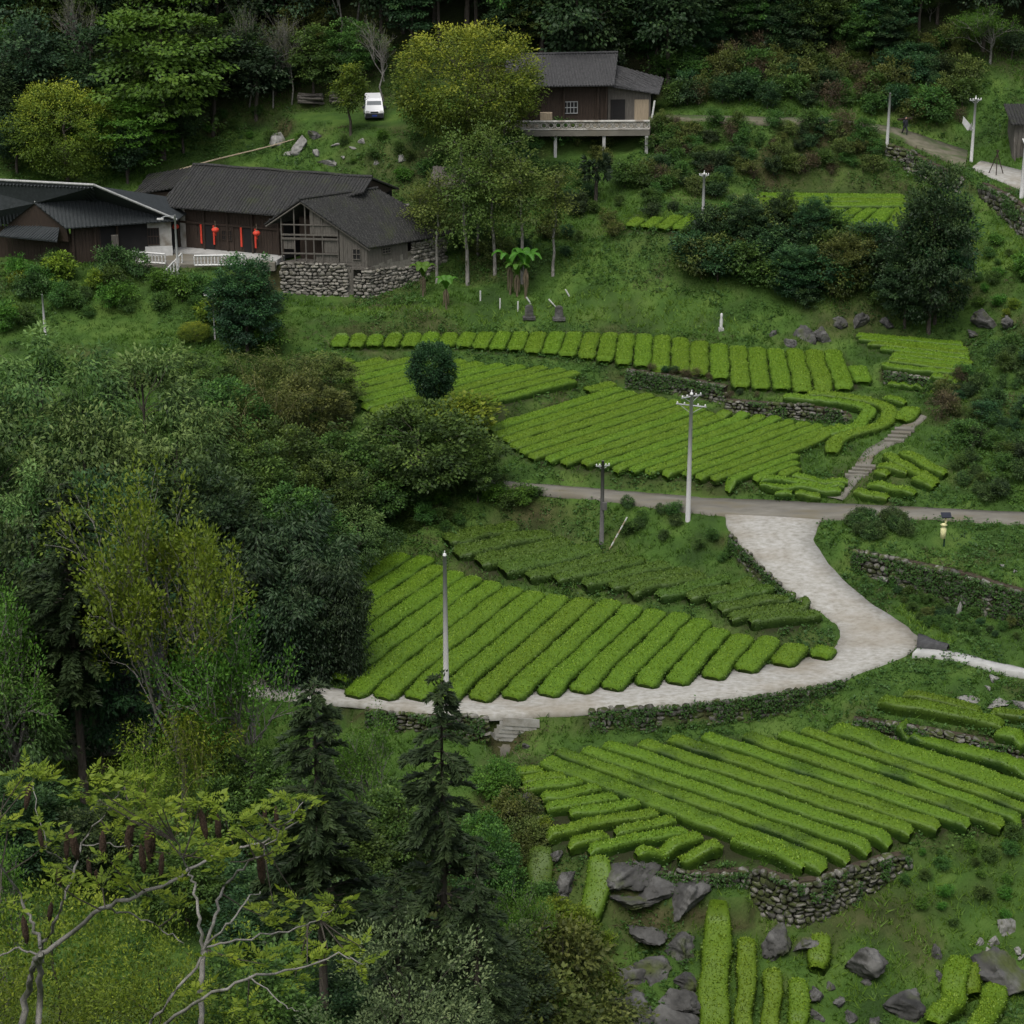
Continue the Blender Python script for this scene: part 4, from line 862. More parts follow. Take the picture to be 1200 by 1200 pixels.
conifer('fir1', 20, 6.4, 'leaf_fir', 26, per=7, step=.42, needle=.40, dens=150, droop=.42, gap=.08, shape=.72, asp=.15)
conifer('fir2', 17, 5.2, 'leaf_fir', 27, per=8, step=.42, z0=.40, needle=.40, dens=140, droop=.3, gap=.10, shape=.6, asp=.15)
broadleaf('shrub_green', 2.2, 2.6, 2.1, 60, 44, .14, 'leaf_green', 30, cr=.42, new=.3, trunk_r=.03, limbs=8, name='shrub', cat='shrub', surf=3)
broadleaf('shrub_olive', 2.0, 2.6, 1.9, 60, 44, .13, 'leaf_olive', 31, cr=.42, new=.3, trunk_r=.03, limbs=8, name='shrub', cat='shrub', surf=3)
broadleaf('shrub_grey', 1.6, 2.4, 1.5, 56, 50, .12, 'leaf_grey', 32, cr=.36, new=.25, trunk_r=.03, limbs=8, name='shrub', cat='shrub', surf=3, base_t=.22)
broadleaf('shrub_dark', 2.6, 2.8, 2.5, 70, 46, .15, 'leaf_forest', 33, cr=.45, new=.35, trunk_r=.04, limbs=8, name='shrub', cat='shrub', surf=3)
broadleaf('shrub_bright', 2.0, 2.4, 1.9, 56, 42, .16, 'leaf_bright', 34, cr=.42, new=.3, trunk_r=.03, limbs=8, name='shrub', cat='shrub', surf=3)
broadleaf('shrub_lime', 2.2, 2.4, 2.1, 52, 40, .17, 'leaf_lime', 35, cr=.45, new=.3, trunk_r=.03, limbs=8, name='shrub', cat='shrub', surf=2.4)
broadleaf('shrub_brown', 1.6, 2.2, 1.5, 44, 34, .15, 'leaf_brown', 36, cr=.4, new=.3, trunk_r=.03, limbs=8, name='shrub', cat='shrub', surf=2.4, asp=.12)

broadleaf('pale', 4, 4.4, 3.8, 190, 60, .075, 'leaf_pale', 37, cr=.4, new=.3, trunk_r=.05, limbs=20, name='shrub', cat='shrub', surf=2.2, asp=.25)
def plant(key, x, y, h, w, label, group=None, rz=None, z=None, name=None, cat=None):
    pr = PROTO[key]; rz = random.uniform(0, 6.283) if rz is None else rz
    sz = h / pr['H']; sx = min(max(w / pr['W'], sz / 1.35), sz / .6)
    root = empty(name or pr['name'], (x, y, gz(x, y) if z is None else z), rz, (sx, sx, sz))
    for nm, me in pr['parts']:
        link('stem' if (pr['cat'] == 'shrub' and nm == 'trunk') else ('foliage' if (pr['cat'] == 'shrub' and nm == 'crown') else nm), me, root)
    return tag(root, label, cat or pr['cat'], group)
def ppm(x, y, z): return FPX / (y * CP + (CAMZ - z) * SP)
def tree_px(key, px, ytop, wpx, label, ybase=None, D=None, group=None, **kw):
    """a tree whose foot is at image column px (on the ground seen at ybase, or at distance D) and whose top is seen at ytop"""
    if D is None: w = hit(px, ybase); x, y = w[0], w[1]
    else:
        q = PD(px, 600, D); x, y = q[0], D
        for _ in range(3):
            s = ppm(x, y, gz(x, y)); d = ray(px, 600); x = (px - 600) / s
    z = gz(x, y); s = ppm(x, y, z + 4)
    zt = PD(px, ytop, y)[2]
    return plant(key, x, y, max(zt - z, 1.0), wpx / s, label, group, **kw)
# ------------------------------------------------------------------ stone: boulders and dry walls
def ico(sub):
    import bmesh
    bm = bmesh.new(); bmesh.ops.create_icosphere(bm, subdivisions=sub, radius=1.0)
    V = np.array([v.co for v in bm.verts]); F = np.array([[v.index for v in f.verts] for f in bm.faces]); bm.free()
    return V, F
ICO4, ICO2 = ico(5), ico(2)
def rock_mesh(seed, mat, base=ICO4, rough=.46, flat=0.75, planes=13):
    rng = np.random.default_rng(seed); V, F = base[0].copy(), base[1]
    for k in range(planes):                       # facets, as broken limestone has
        n = unit(rng.normal(size=3)); d = rng.uniform(.28, .72); h = V @ n; o = np.maximum(h - d, 0); V -= np.outer(o * .92, n)
    r = 1 + rough * (.45 * fbm(V[:, 0] * 1.6 + seed, V[:, 1] * 1.6, V[:, 2] * 1.6, seed, 3) - .35 * np.abs(vnoise(V[:, 0] * 2.3, V[:, 1] * 2.3 + seed, V[:, 2] * 5.5, seed + 5)) - .26 * np.abs(vnoise(V[:, 0] * 4.1 + V[:, 2], V[:, 1] * 4.1, V[:, 2] * 1.2 + seed, seed + 6)) + .12 * vnoise(V[:, 0] * 9, V[:, 1] * 9, V[:, 2] * 9, seed + 8) + .09 * vnoise(V[:, 0] * 19, V[:, 1] * 19, V[:, 2] * 19, seed + 9))
    V = V * r[:, None]; V[:, 2] *= flat
    return np_mesh('rock', V, F, MATS[mat])
ROCKS = [rock_mesh(40 + k, 'limestone', flat=(.8, .6, 1.1)[k % 3]) for k in range(6)]
PALE = [rock_mesh(60 + k, 'pale_stone', rough=.25, flat=(.7, .9)[k % 2]) for k in range(3)]
def boulder(px, py, wpx, hpx, label, group=None, pale=False, k=None, rz=None, sink=.44, name='boulder', deep=0.8):
    w = hit(px, py + hpx * .35); s = ppm(*w); L = PALE if pale else ROCKS
    k = random.randrange(len(L)) if k is None else k
    a = wpx / s / 2; c = hpx / s / 2 / .95
    z = w[2] + c * (1 - 2 * sink)
    o = link(name, L[k % len(L)], None, (w[0], w[1] + a * .2, z), (random.uniform(-.2, .2), random.uniform(-.2, .2), random.uniform(0, 6.28) if rz is None else rz), (a * 1.15, a * deep * 1.15, c * 1.35))
    return tag(o, label, 'rock', group)
def stone_mesh(seed, mat):
    rng = np.random.default_rng(seed); V, F = ICO2[0].copy(), ICO2[1]
    V = np.sign(V) * np.abs(V) ** .5; V /= np.abs(V).max(0)
    for k in range(7):
        n = unit(rng.normal(size=3)); h = V @ n; V -= np.outer(np.maximum(h - rng.uniform(.75, 1.1), 0) * .9, n)
    V += .2 * np.stack([vnoise(V[:, 0] * 1.3 + seed, V[:, 1] * 1.3, V[:, 2] * 1.3, seed + i) for i in range(3)], 1) + rng.normal(size=V.shape) * .03
    return np_mesh('stone', V * .5, F, MATS[mat])
STONES = {m: [stone_mesh(80 + k, m) for k in range(7)] for m in ('wall_stone', 'house_stone')}
def lay_stones(root, a, b, z0a, z1a, z0b, z1b, sw, sh, mat, cap, depth=.4, batter=.12, out=None):
    """courses of stones on the face from a to b (plan points, root-relative), bottom heights z0, top heights z1"""
    a, b = np.array(a[:2], float), np.array(b[:2], float); L = np.linalg.norm(b - a); d = (b - a) / L
    n = np.array([d[1], -d[0]]); ang = math.atan2(d[1], d[0]); cnt = 0
    if n[1] > 0: n = -n
    zz0, hmax = min(z0a, z0b), max(z1a - z0a, z1b - z0b)
    z = 0.0
    while z < max(z1a, z1b) - zz0 - .05:
        h = sh * random.uniform(.65, 1.4); x = random.uniform(-.3, 0) * sw
        while x < L - .05:
            w = sw * random.uniform(.55, 1.5); xc = min(x + w / 2, L); t = xc / L
            bot, top = z0a * (1 - t) + z0b * t, z1a * (1 - t) + z1b * t; zc = zz0 + z + h / 2
            if bot - .1 < zc < top + .02 and cnt < cap:
                f = (zc - bot) / max(top - bot, .1)
                p = a + d * xc + n * (batter * (1 - f) * (top - bot) + random.uniform(-.05, .05))
                link('stone', random.choice(STONES[mat]), root, (p[0], p[1], zc + random.uniform(-.04, .04)), (random.uniform(-.2, .2), random.uniform(-.22, .22), ang + random.uniform(-.25, .25) + random.choice((0, math.pi))), (w * random.uniform(.85, 1.08), depth * random.uniform(.7, 1.25), h * random.uniform(.8, 1.3))); cnt += 1
            x += w
        z += h
    return cnt
def dry_wall(pts, height, label, group='dry stone walls', sw=.42, sh=.22, mat='wall_stone', cap=290, name='dry_stone_wall'):
    """pts: image points with height of the wall's top edge; height: number or one for each point"""
    W = np.array([P(*p) for p in pts]); H = np.full(len(W), height) if np.isscalar(height) else np.array(height, float)
    o = W[0].copy(); o[2] = W[:, 2].min() - H.max(); root = empty(name, o); R = W - o
    mb = MB(); total = np.hypot(*np.diff(R[:, :2], axis=0).T); cnt = 0
    for i in range(len(R) - 1):
        a, b = R[i], R[i + 1]; d = (b - a)[:2] / total[i]; nb = np.array([-d[1], d[0]])
        if nb[1] < 0: nb = -nb
        q = lambda p, off, z: np.array([p[0] + nb[0] * off, p[1] + nb[1] * off, z])
        bt = [q(a, .05 - .12 * H[i], a[2] - H[i] - .4), q(b, .05 - .12 * H[i + 1], b[2] - H[i + 1] - .4), q(b, .5, b[2] - H[i + 1] - .4), q(a, .5, a[2] - H[i] - .4)]
        tp = [q(a, .08, a[2] - .06), q(b, .08, b[2] - .06), q(b, .5, b[2] - .06), q(a, .5, a[2] - .06)]
        mb.hexa(bt, tp)
        cnt += lay_stones(root, a, b, a[2] - H[i], a[2], b[2] - H[i + 1], b[2], sw, sh, mat, int(cap * total[i] / total.sum()) + 3)
    mb.build('wall_core', MATS['earth'], root)
    return tag(root, label, 'stone wall', group)
for wl in WALLS: dry_wall(**wl)

for q in [(1007,1120,66,62,'large flat grey boulder on the grass below the tall wall'),(1062,1165,96,72,'broad grey boulder downhill of the large flat one'),(1182,1138,116,66,'massive grey boulder behind the curved tea hedge'),(912,1088,64,42,'sloping grey boulder at the foot of the tall dry stone wall'),
          (940,1105,50,22,'thin grey slab lying under the sloping boulder'),(1100,1112,16,36,'narrow standing slab of grey rock in the grass'),(1102,1140,26,20,'small mossy boulder under the standing slab')]:
    boulder(*q)
for q in [(960,1165,30,24),(985,1172,24,20),(955,1185,26,24),(1000,1190,30,22),(975,1155,22,16),(940,1195,24,22),(1015,1150,26,16),(1025,1198,34,20)]:
    boulder(*q, 'small grey boulder in the cluster beside the downhill hedges', 'small boulders beside the hedges')
boulder(1182,1084,36,26,'white bleached boulder on the lower right grass slope', pale=True)
for q in [(1192,1112,16,14),(1150,1103,14,12),(1165,1102,16,16),(1160,1112,18,10),(1198,1120,18,12)]: boulder(*q, 'loose pale stone stacked above the massive boulder', 'loose pale stones', pale=True)
for q in [(735,1015,80,41),(775,1035,104,47),(800,1055,78,47),(740,1050,91,38),(760,1085,91,41),(800,1095,65,57),(770,1125,78,47),(805,1140,59,57),(740,1135,57,41),(790,1170,65,41),(745,1175,91,38),(780,1195,91,34)]:
    boulder(*q, 'jagged grey limestone block in the outcrop beside the widest hedge', 'outcrop blocks', name='rock_outcrop')
for q in [(665,1022,40,46),(640,1000,26,22),(632,962,34,40),(617,930,22,26),(655,1000,22,22),(690,1108,14,26),(660,1050,22,30)]:
    boulder(*q, 'grey rock showing between the shrubs under the herringbone tea patch', 'rocks among the shrubs')
boulder(616,872,18,16,'round grey stone beside the foot of the concrete steps')
for q in [(1135,818,30,14),(1175,822,40,18),(1196,822,30,20)]: boulder(*q, 'pale weathered rock behind the ledge hedges', 'pale rocks on the ledge', pale=True)
for q in [(1165,792,26,12),(1158,804,12,8)]: boulder(*q, 'flat whitish stone just below the white path', 'whitish stones', pale=True)
for q in [(945,385,36,32),(925,398,24,16),(968,392,30,26),(985,372,44,32),(1005,374,30,26),(1042,378,30,20),(906,388,16,16)]:
    boulder(*q, 'dark jagged rock at the end of the curved tea strip', 'rocks at the strip end', name='rock_outcrop')
for q in [(1160,372,44,34),(1182,378,26,22),(1140,388,24,18)]: boulder(*q, 'rock face in the scrub right of the small tea terrace', 'rocks right of the terrace')
for q in [(328,158,36,30),(350,165,28,26),(338,178,20,12),(385,186,28,18),(372,178,18,10),(412,172,14,8),(425,165,12,8),(402,182,12,8),(440,190,10,6),(395,168,14,8)]:
    boulder(*q, 'pale limestone rock on the slope behind the lantern house', 'rocks behind the lantern house', pale=True)
boulder(368,154,26,24,'dark cave-like boulder beside the bamboo pole on the slope')
for q in [(472,182,18,16),(446,222,26,16),(455,236,18,10),(478,238,18,8)]: boulder(*q, 'whitish stone above the wing roof', 'stones above the wing roof', pale=True)
for q in [(1122,712,12,26),(1178,710,14,16),(1160,700,8,20),(1033,676,30,16),(1190,668,10,8),(1175,662,12,8)]: boulder(*q, 'stone sticking out of the bank under the lamp plateau', 'stones in the plateau bank', pale=True)

# ------------------------------------------------------------------ roofs and walls
def roof_face(root, pts, mat, sp=.27, th=.10, name='roof', ribs=True, rad=.065):
    """a tiled roof plane: slab plus rows of round tiles running down the slope; pts root-relative, counter-clockwise from above"""
    Pn = [np.asarray(p, float) for p in pts]; A = np.array(Pn); c = A.mean(0)
    n = np.linalg.svd(A - c)[2][2]; n = n if n[2] > 0 else -n
    k = len(Pn); mb = MB()
    mb.add(Pn + [p - [0, 0, th] for p in Pn], [tuple(range(k)), tuple(range(2 * k - 1, k - 1, -1))] + [(i, k + i, k + (i + 1) % k, (i + 1) % k) for i in range(k)])
    ro = mb.build(name, MATS[mat], root)
    if ribs:
        down = np.array([n[0], n[1], 0.0]); down = down - n * np.dot(down, n); down = down / (np.linalg.norm(down) + 1e-9); side = np.cross(n, down)
        U = np.c_[(A - c) @ side, (A - c) @ down]; tb = MB()
        for s in np.arange(U[:, 0].min() + sp / 2, U[:, 0].max(), sp):
            ys = []
            for i in range(k):
                p, q = U[i], U[(i + 1) % k]
                if (p[0] - s) * (q[0] - s) < 0: ys.append(p[1] + (q[1] - p[1]) * (s - p[0]) / (q[0] - p[0]))
            if len(ys) >= 2 and max(ys) - min(ys) > .2:
                y0, y1 = min(ys), max(ys) + .06; m = max(int((y1 - y0) / .8), 2)
                t = np.linspace(y0, y1, m + 1)
                def at(u, v):                 # on the face even if it is a little warped
                    w = c + side * u + down * v
                    return w
                ln = np.array([at(s + random.uniform(-.012, .012), v) + n * (.02 + random.uniform(-.02, .025)) for v in t])
                tb.tube(ln, rad, 5, True)
        tag(tb.build('roof_tiles', MATS[mat], ro), kind='stuff')
    return ro
def planks(mb, a, b, z0a, z1a, z0b, z1b, w=.24, th=.05, off=0.0):
    a, b = np.array(a[:2], float), np.array(b[:2], float); L = np.linalg.norm(b - a); d = (b - a) / L; n = np.array([d[1], -d[0]])
    if n[1] > 0: n = -n
    k = max(int(L / w), 1)
    for i in range(k):
        t0, t1 = i / k, (i + .94) / k; o = random.uniform(-.012, .012) + off
        p, q = a + d * L * t0 + n * o, a + d * L * t1 + n * o
        zz = lambda t, u, v: u * (1 - t) + v * t
        back = -n * th
        lo = [(*p, zz(t0, z0a, z0b)), (*q, zz(t1, z0a, z0b)), (*(q + back), zz(t1, z0a, z0b)), (*(p + back), zz(t0, z0a, z0b))]
        hi = [(*p, zz(t0, z1a, z1b)), (*q, zz(t1, z1a, z1b)), (*(q + back), zz(t1, z1a, z1b)), (*(p + back), zz(t0, z1a, z1b))]
        mb.hexa(lo, hi)
    return mb
def on(a, b, t, z, off=0.0):
    a, b = np.array(a[:2], float), np.array(b[:2], float); d = (b - a) / np.linalg.norm(b - a); n = np.array([d[1], -d[0]])
    if n[1] > 0: n = -n
    p = a + (b - a) * t + n * off
    return np.array([p[0], p[1], z])
def panel(root, name, mat, a, b, t0, t1, z0, z1, off=.04, th=.06):
    p, q = on(a, b, t0, z0, off), on(a, b, t1, z0, off); r, s = on(a, b, t1, z0, off - th), on(a, b, t0, z0, off - th)
    up = np.array([0, 0, z1 - z0]); mb = MB(); mb.hexa([p, q, r, s], [p + up, q + up, r + up, s + up])
    return mb.build(name, MATS[mat], root)
def window(root, a, b, t0, t1, z0, z1, off=.04, bars=4, frame='wood_dark'):
    w = panel(root, 'window', 'void_dark', a, b, t0, t1, z0, z1, off, .08)
    mb = MB(); f = .06
    for k in range(bars + 1):
        t = t0 + (t1 - t0) * k / bars; mb.box(on(a, b, t, (z0 + z1) / 2, off + .02), (.05, .05, z1 - z0), math.atan2(b[1] - a[1], b[0] - a[0]))
    for z in (z0, (z0 + z1) / 2, z1):
        L = np.linalg.norm(np.array(b[:2]) - np.array(a[:2])) * (t1 - t0)
        mb.box(on(a, b, (t0 + t1) / 2, z, off + .025), (L + .06, .06, f), math.atan2(b[1] - a[1], b[0] - a[0]))
    mb.build('window_frame', MATS[frame], w); return w
def post(root, p, z0, z1, r=.11, mat='wood_dark', name='post'):
    mb = MB(); mb.tube([(p[0], p[1], z0), (p[0], p[1], z1)], r, 8); return mb.build(name, MATS[mat], root)

# ---- the lantern house (long timber house with a red-lantern front)
F0 = P(207, 290, 10.0); rr = math.radians(18); fv = np.array([math.cos(rr), -math.sin(rr), 0]); bv = np.array([math.sin(rr), math.cos(rr), 0])
LH = empty('timber_house', F0); LL, DD = 15.3, 10.0
tag(LH, 'long dark timber house with red lanterns and couplets under a black tiled roof', 'house')
q = lambda s, d, z: fv * s + bv * d + np.array([0, 0, z])
ez = float(PD(195, 241, F0[1] - .6)[2] - F0[2]); rz_ = ez + 2.2; CUT = 9.6
roof_face(LH, [q(-.9, -1.0, ez), q(CUT, -1.0, ez), q(LL + .2, 2.9, ez + 2.2 * 3.9 / 5.8), q(LL + .2, DD / 2 - .2, rz_), q(-.5, DD / 2 - .2, rz_)], 'tile_dark')
roof_face(LH, [q(-.5, DD / 2 - .2, rz_), q(LL + .2, DD / 2 - .2, rz_), q(LL + .2, DD + .9, ez), q(-.9, DD + .9, ez)], 'tile_dark')
mb = MB(); mb.tube([q(s, DD / 2 - .2, rz_ + .08 + .04 * math.sin(s * 1.3)) for s in np.linspace(-.5, LL + .2, 14)], .13, 6); mb.build('ridge', MATS['tile_dark'], LH)
mb = MB()
planks(mb, q(0, 0, 0), q(CUT, 0, 0), .1, ez + .3, .1, ez + .3); planks(mb, q(0, 0, 0), q(0, DD, 0), .1, ez + .2, .1, ez + .2)
tag(mb.build('plank_wall', MATS['wood_dark'], LH), kind='stuff')
mb = MB(); mb.hexa([q(.12, .15, -.2), q(CUT, .15, -.2), q(LL - .1, DD - .1, -.2), q(.12, DD - .1, -.2)], [q(.12, .15, ez + .3), q(CUT, .15, ez + .3), q(LL - .1, DD - .1, ez + .3), q(.12, DD - .1, ez + .3)]); mb.build('house_core', MATS['void_dark'], LH)
mb = MB(); mb.hexa([q(LL - .09, 4.0, ez + .2), q(LL, 4.0, ez + .2), q(LL, DD - .1, ez + .2), q(LL - .09, DD - .1, ez + .2)], [q(LL - .09, DD / 2 - .3, rz_ - .15), q(LL, DD / 2 - .3, rz_ - .15), q(LL, DD / 2 - .2, rz_ - .15), q(LL - .09, DD / 2 - .2, rz_ - .15)]); mb.build('gable', MATS['wood_dark'], LH)
mb = MB(); mb.hexa([q(-.6, -1.5, -.35), q(CUT, -1.5, -.35), q(CUT, .1, -.35), q(-.6, .1, -.35)], [q(-.6, -1.5, .08), q(CUT, -1.5, .08), q(CUT, .1, .08), q(-.6, .1, .08)]); mb.build('plinth', MATS['concrete_grey'], LH)
for s in (0.3, 2.6, 4.7, 6.9, 9.2): post(LH, q(s, -.12, 0), .08, ez + .25, .10)
panel(LH, 'beam', 'wood_dark', q(0, 0, 0), q(LL, 0, 0), .01, .62, 2.15, 2.32, .14, .1)
a_, b_ = q(0, 0, 0), q(LL, 0, 0)
def tpx(px): return (px - 207) / 13.6 / LL
panel(LH, 'stone_pillar', 'plaster', a_, b_, .03, .06, .1, ez - .1, .10, .2)['label'] = 'pale plastered pillar at the house corner'
for x0, x1 in ((241, 254), (290, 303)): panel(LH, 'door', 'void_dark', a_, b_, tpx(x0), tpx(x1), .12, 2.1, .06, .08)
panel(LH, 'door', 'wood_dark', a_, b_, tpx(262), tpx(278), .12, 2.1, .08, .08)
for x in (239, 254.5, 287.5, 304.5, 332):
    panel(LH, 'door_couplet', 'red_paper', a_, b_, tpx(x - 1), tpx(x + 1.1), .55, 2.15, .16, .02)['label'] = 'red paper door couplet'
window(LH, a_, b_, tpx(264), tpx(276), 1.0, 1.8, .10, 5)
def lantern(p, label):
    root = empty('red_lantern', p); mb = MB()
    mb.lathe([(.02, .2), (.15, .19), (.27, .11), (.31, 0), (.27, -.11), (.15, -.19), (.02, -.2)], n=14); mb.build('lantern_body', MATS['red_paper'], root, True)
    mb = MB(); mb.lathe([(.10, .15), (.10, .20), (.0, .20)], n=10); mb.lathe([(.0, -.20), (.10, -.20), (.10, -.15)], n=10); mb.tube([(0, 0, .2), (0, 0, .75)], .012, 4); mb.build('lantern_cap', MATS['wood_pale'], root)
    mb = MB()
    for k in range(8): mb.tube([(.04 * math.cos(k), .04 * math.sin(k), -.19), (.05 * math.cos(k), .05 * math.sin(k), -.48)], .014, 4)
    mb.build('tassel', MATS['red_paper'], root)
    return tag(root, label, 'lantern', 'red lanterns')
wz = lambda s, d, z: F0 + q(s, d, z)
lantern(wz(tpx(260.5) * LL, -.75, 1.95), 'red paper lantern beside the dark doorway left of the plank door')
lantern(wz(tpx(310) * LL, -.75, 1.95), 'red paper lantern next to the timber frame gable')
lantern(wz(tpx(212) * LL, -.75, 1.95), 'red paper lantern in the shade behind the street lamp pole')

# ---- its wing: an open timber frame gable on a stone base
WG = empty('timber_wing', W0); w_ = lambda s, d, z: vv * s + uu * d + np.array([0, 0, z])
tag(WG, 'weathered timber frame wing with an open gable standing on a rough stone base', 'house')
def relz(px, py, s, d):
    y = (W0 + w_(s, d, 0))[1]; return float(PD(px, py, y)[2] - W0[2])
apex_s = 1.95; za = relz(357, 234, apex_s, -.4); zr = relz(433, 290, RW + .3, -.4); zl = relz(318, 262, -.9, -.4)
WL = 8.2; dr_ = .15
roof_face(WG, [w_(apex_s, -.5, za), w_(RW + .35, -.5, zr), w_(RW + .35, WL, zr - dr_), w_(apex_s, WL * .86, za - dr_)][::1], 'tile_dark')
roof_face(WG, [w_(-.95, -.5, zl), w_(apex_s, -.5, za), w_(apex_s, WL * .86, za - dr_), w_(-.95, WL * .8, zl - dr_)], 'tile_dark')
mb = MB(); mb.tube([w_(apex_s, d, za + .08 - dr_ * max(d, 0) / (WL * .86)) for d in np.linspace(-.5, WL * .86, 10)], .12, 6); mb.build('ridge', MATS['tile_dark'], WG)
ru = lambda s: (zl + (za - zl) * (s + .95) / (apex_s + .95)) if s < apex_s else (za + (zr - za) * (s - apex_s) / (RW + .35 - apex_s))
for s in (0.0, 1.05, 1.95, 2.6, 3.3, 4.55): post(WG, w_(s, 0, 0), .0, ru(s) - .15, .06, 'wood_grey')
for z in (.62, 1.85, 2.15, 2.95):
    lo = 0.0; hi = 4.6
    while ru(hi) - .2 < z: hi -= .1
    while ru(lo) - .2 < z: lo += .1
    panel(WG, 'beam', 'wood_grey', w_(0, 0, 0), w_(10, 0, 0), lo / 10, hi / 10, z + random.uniform(-.05, .05), z + .10, .08, .12)
mb = MB(); mb.tube([w_(-.95, -.35, zl - .25), w_(apex_s, -.35, za - .25)], .07, 5); mb.build('rafter', MATS['wood_grey'], WG)
mb = MB(); mb.tube([w_(RW + .3, -.35, zr - .25), w_(apex_s, -.35, za - .25)], .07, 5); mb.build('rafter', MATS['wood_grey'], WG)
mb = MB(); planks(mb, w_(2.65, .1, 0), w_(4.55, .1, 0), .0, .62, .0, .6, .24); planks(mb, w_(.05, .1, 0), w_(1.0, .1, 0), 1.0, 1.85, 1.0, 1.8, .24); planks(mb, w_(3.35, .1, 0), w_(4.5, .1, 0), .75, 1.7, .75, 1.8, .24); planks(mb, w_(2.3, .02, 0), w_(4.6, .02, 0), 2.2, ru(2.3) - .3, 2.2, ru(4.6) - .2, .26); planks(mb, w_(4.65, .02, 0), w_(5.6, .02, 0), .0, ru(4.65) - .25, .0, ru(5.6) - .25, .26)
tag(mb.build('plank_wall', MATS['wood_grey'], WG), kind='stuff')
mb = MB(); mb.hexa([w_(.1, 1.6, -.1), w_(5.5, .6, -.1), w_(5.5, WL - 1, -.1), w_(.1, WL - 2, -.1)], [w_(.1, 1.6, ru(.1) - .45), w_(5.5, .6, ru(5.5) - .4), w_(5.5, WL - 1, ru(5.5) - .4 - dr_), w_(.1, WL - 2, ru(.1) - .45 - dr_)]); mb.build('house_core', MATS['wood_dark'], WG)
mb = MB(); mb.hexa([w_(0, .05, -.25), w_(5.6, .05, -.25), w_(5.6, 1.8, -.25), w_(0, 1.8, -.25)], [w_(0, .05, -.02), w_(5.6, .05, -.02), w_(5.6, 1.8, -.02), w_(0, 1.8, -.02)]); mb.build('floor', MATS['wood_grey'], WG)
# right bay and the long side wall
SB = RW - .15
mb = MB(); planks(mb, w_(5.65, -.05, 0), w_(SB, -.05, 0), -.35, ru(5.65) - .3, -.35, ru(SB) - .2, .25)
planks(mb, w_(SB, 0, 0), w_(SB, 3.9, 0), -.3, zr - .05, -.3, zr - .3, .25); tag(mb.build('plank_wall', MATS['wood_grey'], WG), kind='stuff')
window(WG, w_(5.65, -.05, 0), w_(SB, -.05, 0), .1, .55, .3, 1.15, .05, 2, 'wood_grey')
window(WG, w_(SB, 0, 0), w_(SB, 3.9, 0), .35, .55, .55, 1.0, .05, 3, 'wood_grey')
mb = MB(); mb.hexa([w_(5.5, -.2, -.55), w_(SB + .1, -.2, -.55), w_(SB + .1, .5, -.55), w_(5.5, .5, -.55)], [w_(5.5, -.2, -.36), w_(SB + .1, -.2, -.36), w_(SB + .1, .5, -.36), w_(5.5, .5, -.36)]); mb.build('sill_beam', MATS['wood_grey'], WG)
post(WG, w_(5.75, -.12, 0), -2.6, -.5, .11, 'wood_grey')
mb = MB(); mb.hexa([w_(SB - .1, .3, -3.4), w_(SB, .3, -3.4), w_(SB, WL - .6, -3.2), w_(SB - .1, WL - .6, -3.2)], [w_(SB - .1, .3, -.35), w_(SB, .3, -.35), w_(SB, WL - .6, zr - .4), w_(SB - .1, WL - .6, zr - .4)]); mb.build('side_wall', MATS['house_stone'], WG)
mb = MB(); mb.hexa([w_(5.6, 1.0, -3.2), w_(SB, 1.0, -3.2), w_(SB, 1.2, -3.2), w_(5.6, 1.2, -3.2)], [w_(5.6, 1.0, -.4), w_(SB, 1.0, -.4), w_(SB, 1.2, -.4), w_(5.6, 1.2, -.4)]); mb.build('cellar_back', MATS['void_dark'], WG)
FB = MB().hexa([w_(-.1, .2, -3.2), w_(5.4, .2, -3.2), w_(5.4, 2, -3.2), w_(-.1, 2, -3.2)], [w_(-.1, .2, -.26), w_(5.4, .2, -.26), w_(5.4, 2, -.26), w_(-.1, 2, -.26)]).build('stone_base', MATS['house_stone'], WG)
lay_stones(FB, w_(-.15, 0, 0), w_(5.1, 0, 0), -3.0, -.12, -3.2, -.12, .52, .24, 'house_stone', 190, .35, .04)
lay_stones(FB, w_(5.9, -.1, 0), w_(SB + .1, -.1, 0), -3.6, -1.3, -3.6, -.4, .5, .26, 'house_stone', 40, .4, .04)
lay_stones(FB, w_(SB + .05, 0, 0), w_(SB + .05, 4.2, 0), -3.6, -.38, -3.0, -.35, .5, .25, 'house_stone', 90, .35, .0); lay_stones(FB, w_(SB + .05, 4.2, 0), w_(SB + .05, WL - .7, 0), -2.6, .9, -2.2, zr - .5, .55, .27, 'house_stone', 110, .35, .0)

# ---- slate-roofed house on the left
H1 = P(164, 301, 9.9); HS = empty('slate_roof_house', H1)
tag(HS, 'dark timber house with slate grey roof, white ridge lines and a plastered end', 'house')
def h1(px, py, z): return P(px, py, z) - H1
ze = 12.95
E0, E1, E2 = h1(8, 262, 12.6), h1(77, 267, ze), h1(207, 258, ze)
G1, G2 = h1(40, 237, 14.7), h1(112, 232.5, 14.7)
M0, M1 = h1(-70, 208, 16.4), h1(110, 217.5, 16.4)
EL = h1(-70, 259, 12.9); BK0, BK1 = M0 + [0, 5, -3], np.array([E2[0] + 1.2, E2[1] + 6.5, E2[2]])
roof_face(HS, [G1, E1, E2, G2], 'tile_slate', .30); roof_face(HS, [G2, E2, M1], 'tile_slate', .30)
roof_face(HS, [M0, EL, E0, G1], 'tile_slate', .30); roof_face(HS, [M0, G1, G2, M1], 'tile_slate', .30); roof_face(HS, [M1, E2, BK1], 'tile_slate', .3, ribs=False); roof_face(HS, [M0, M1, BK1, BK0], 'tile_slate', .3, ribs=False)
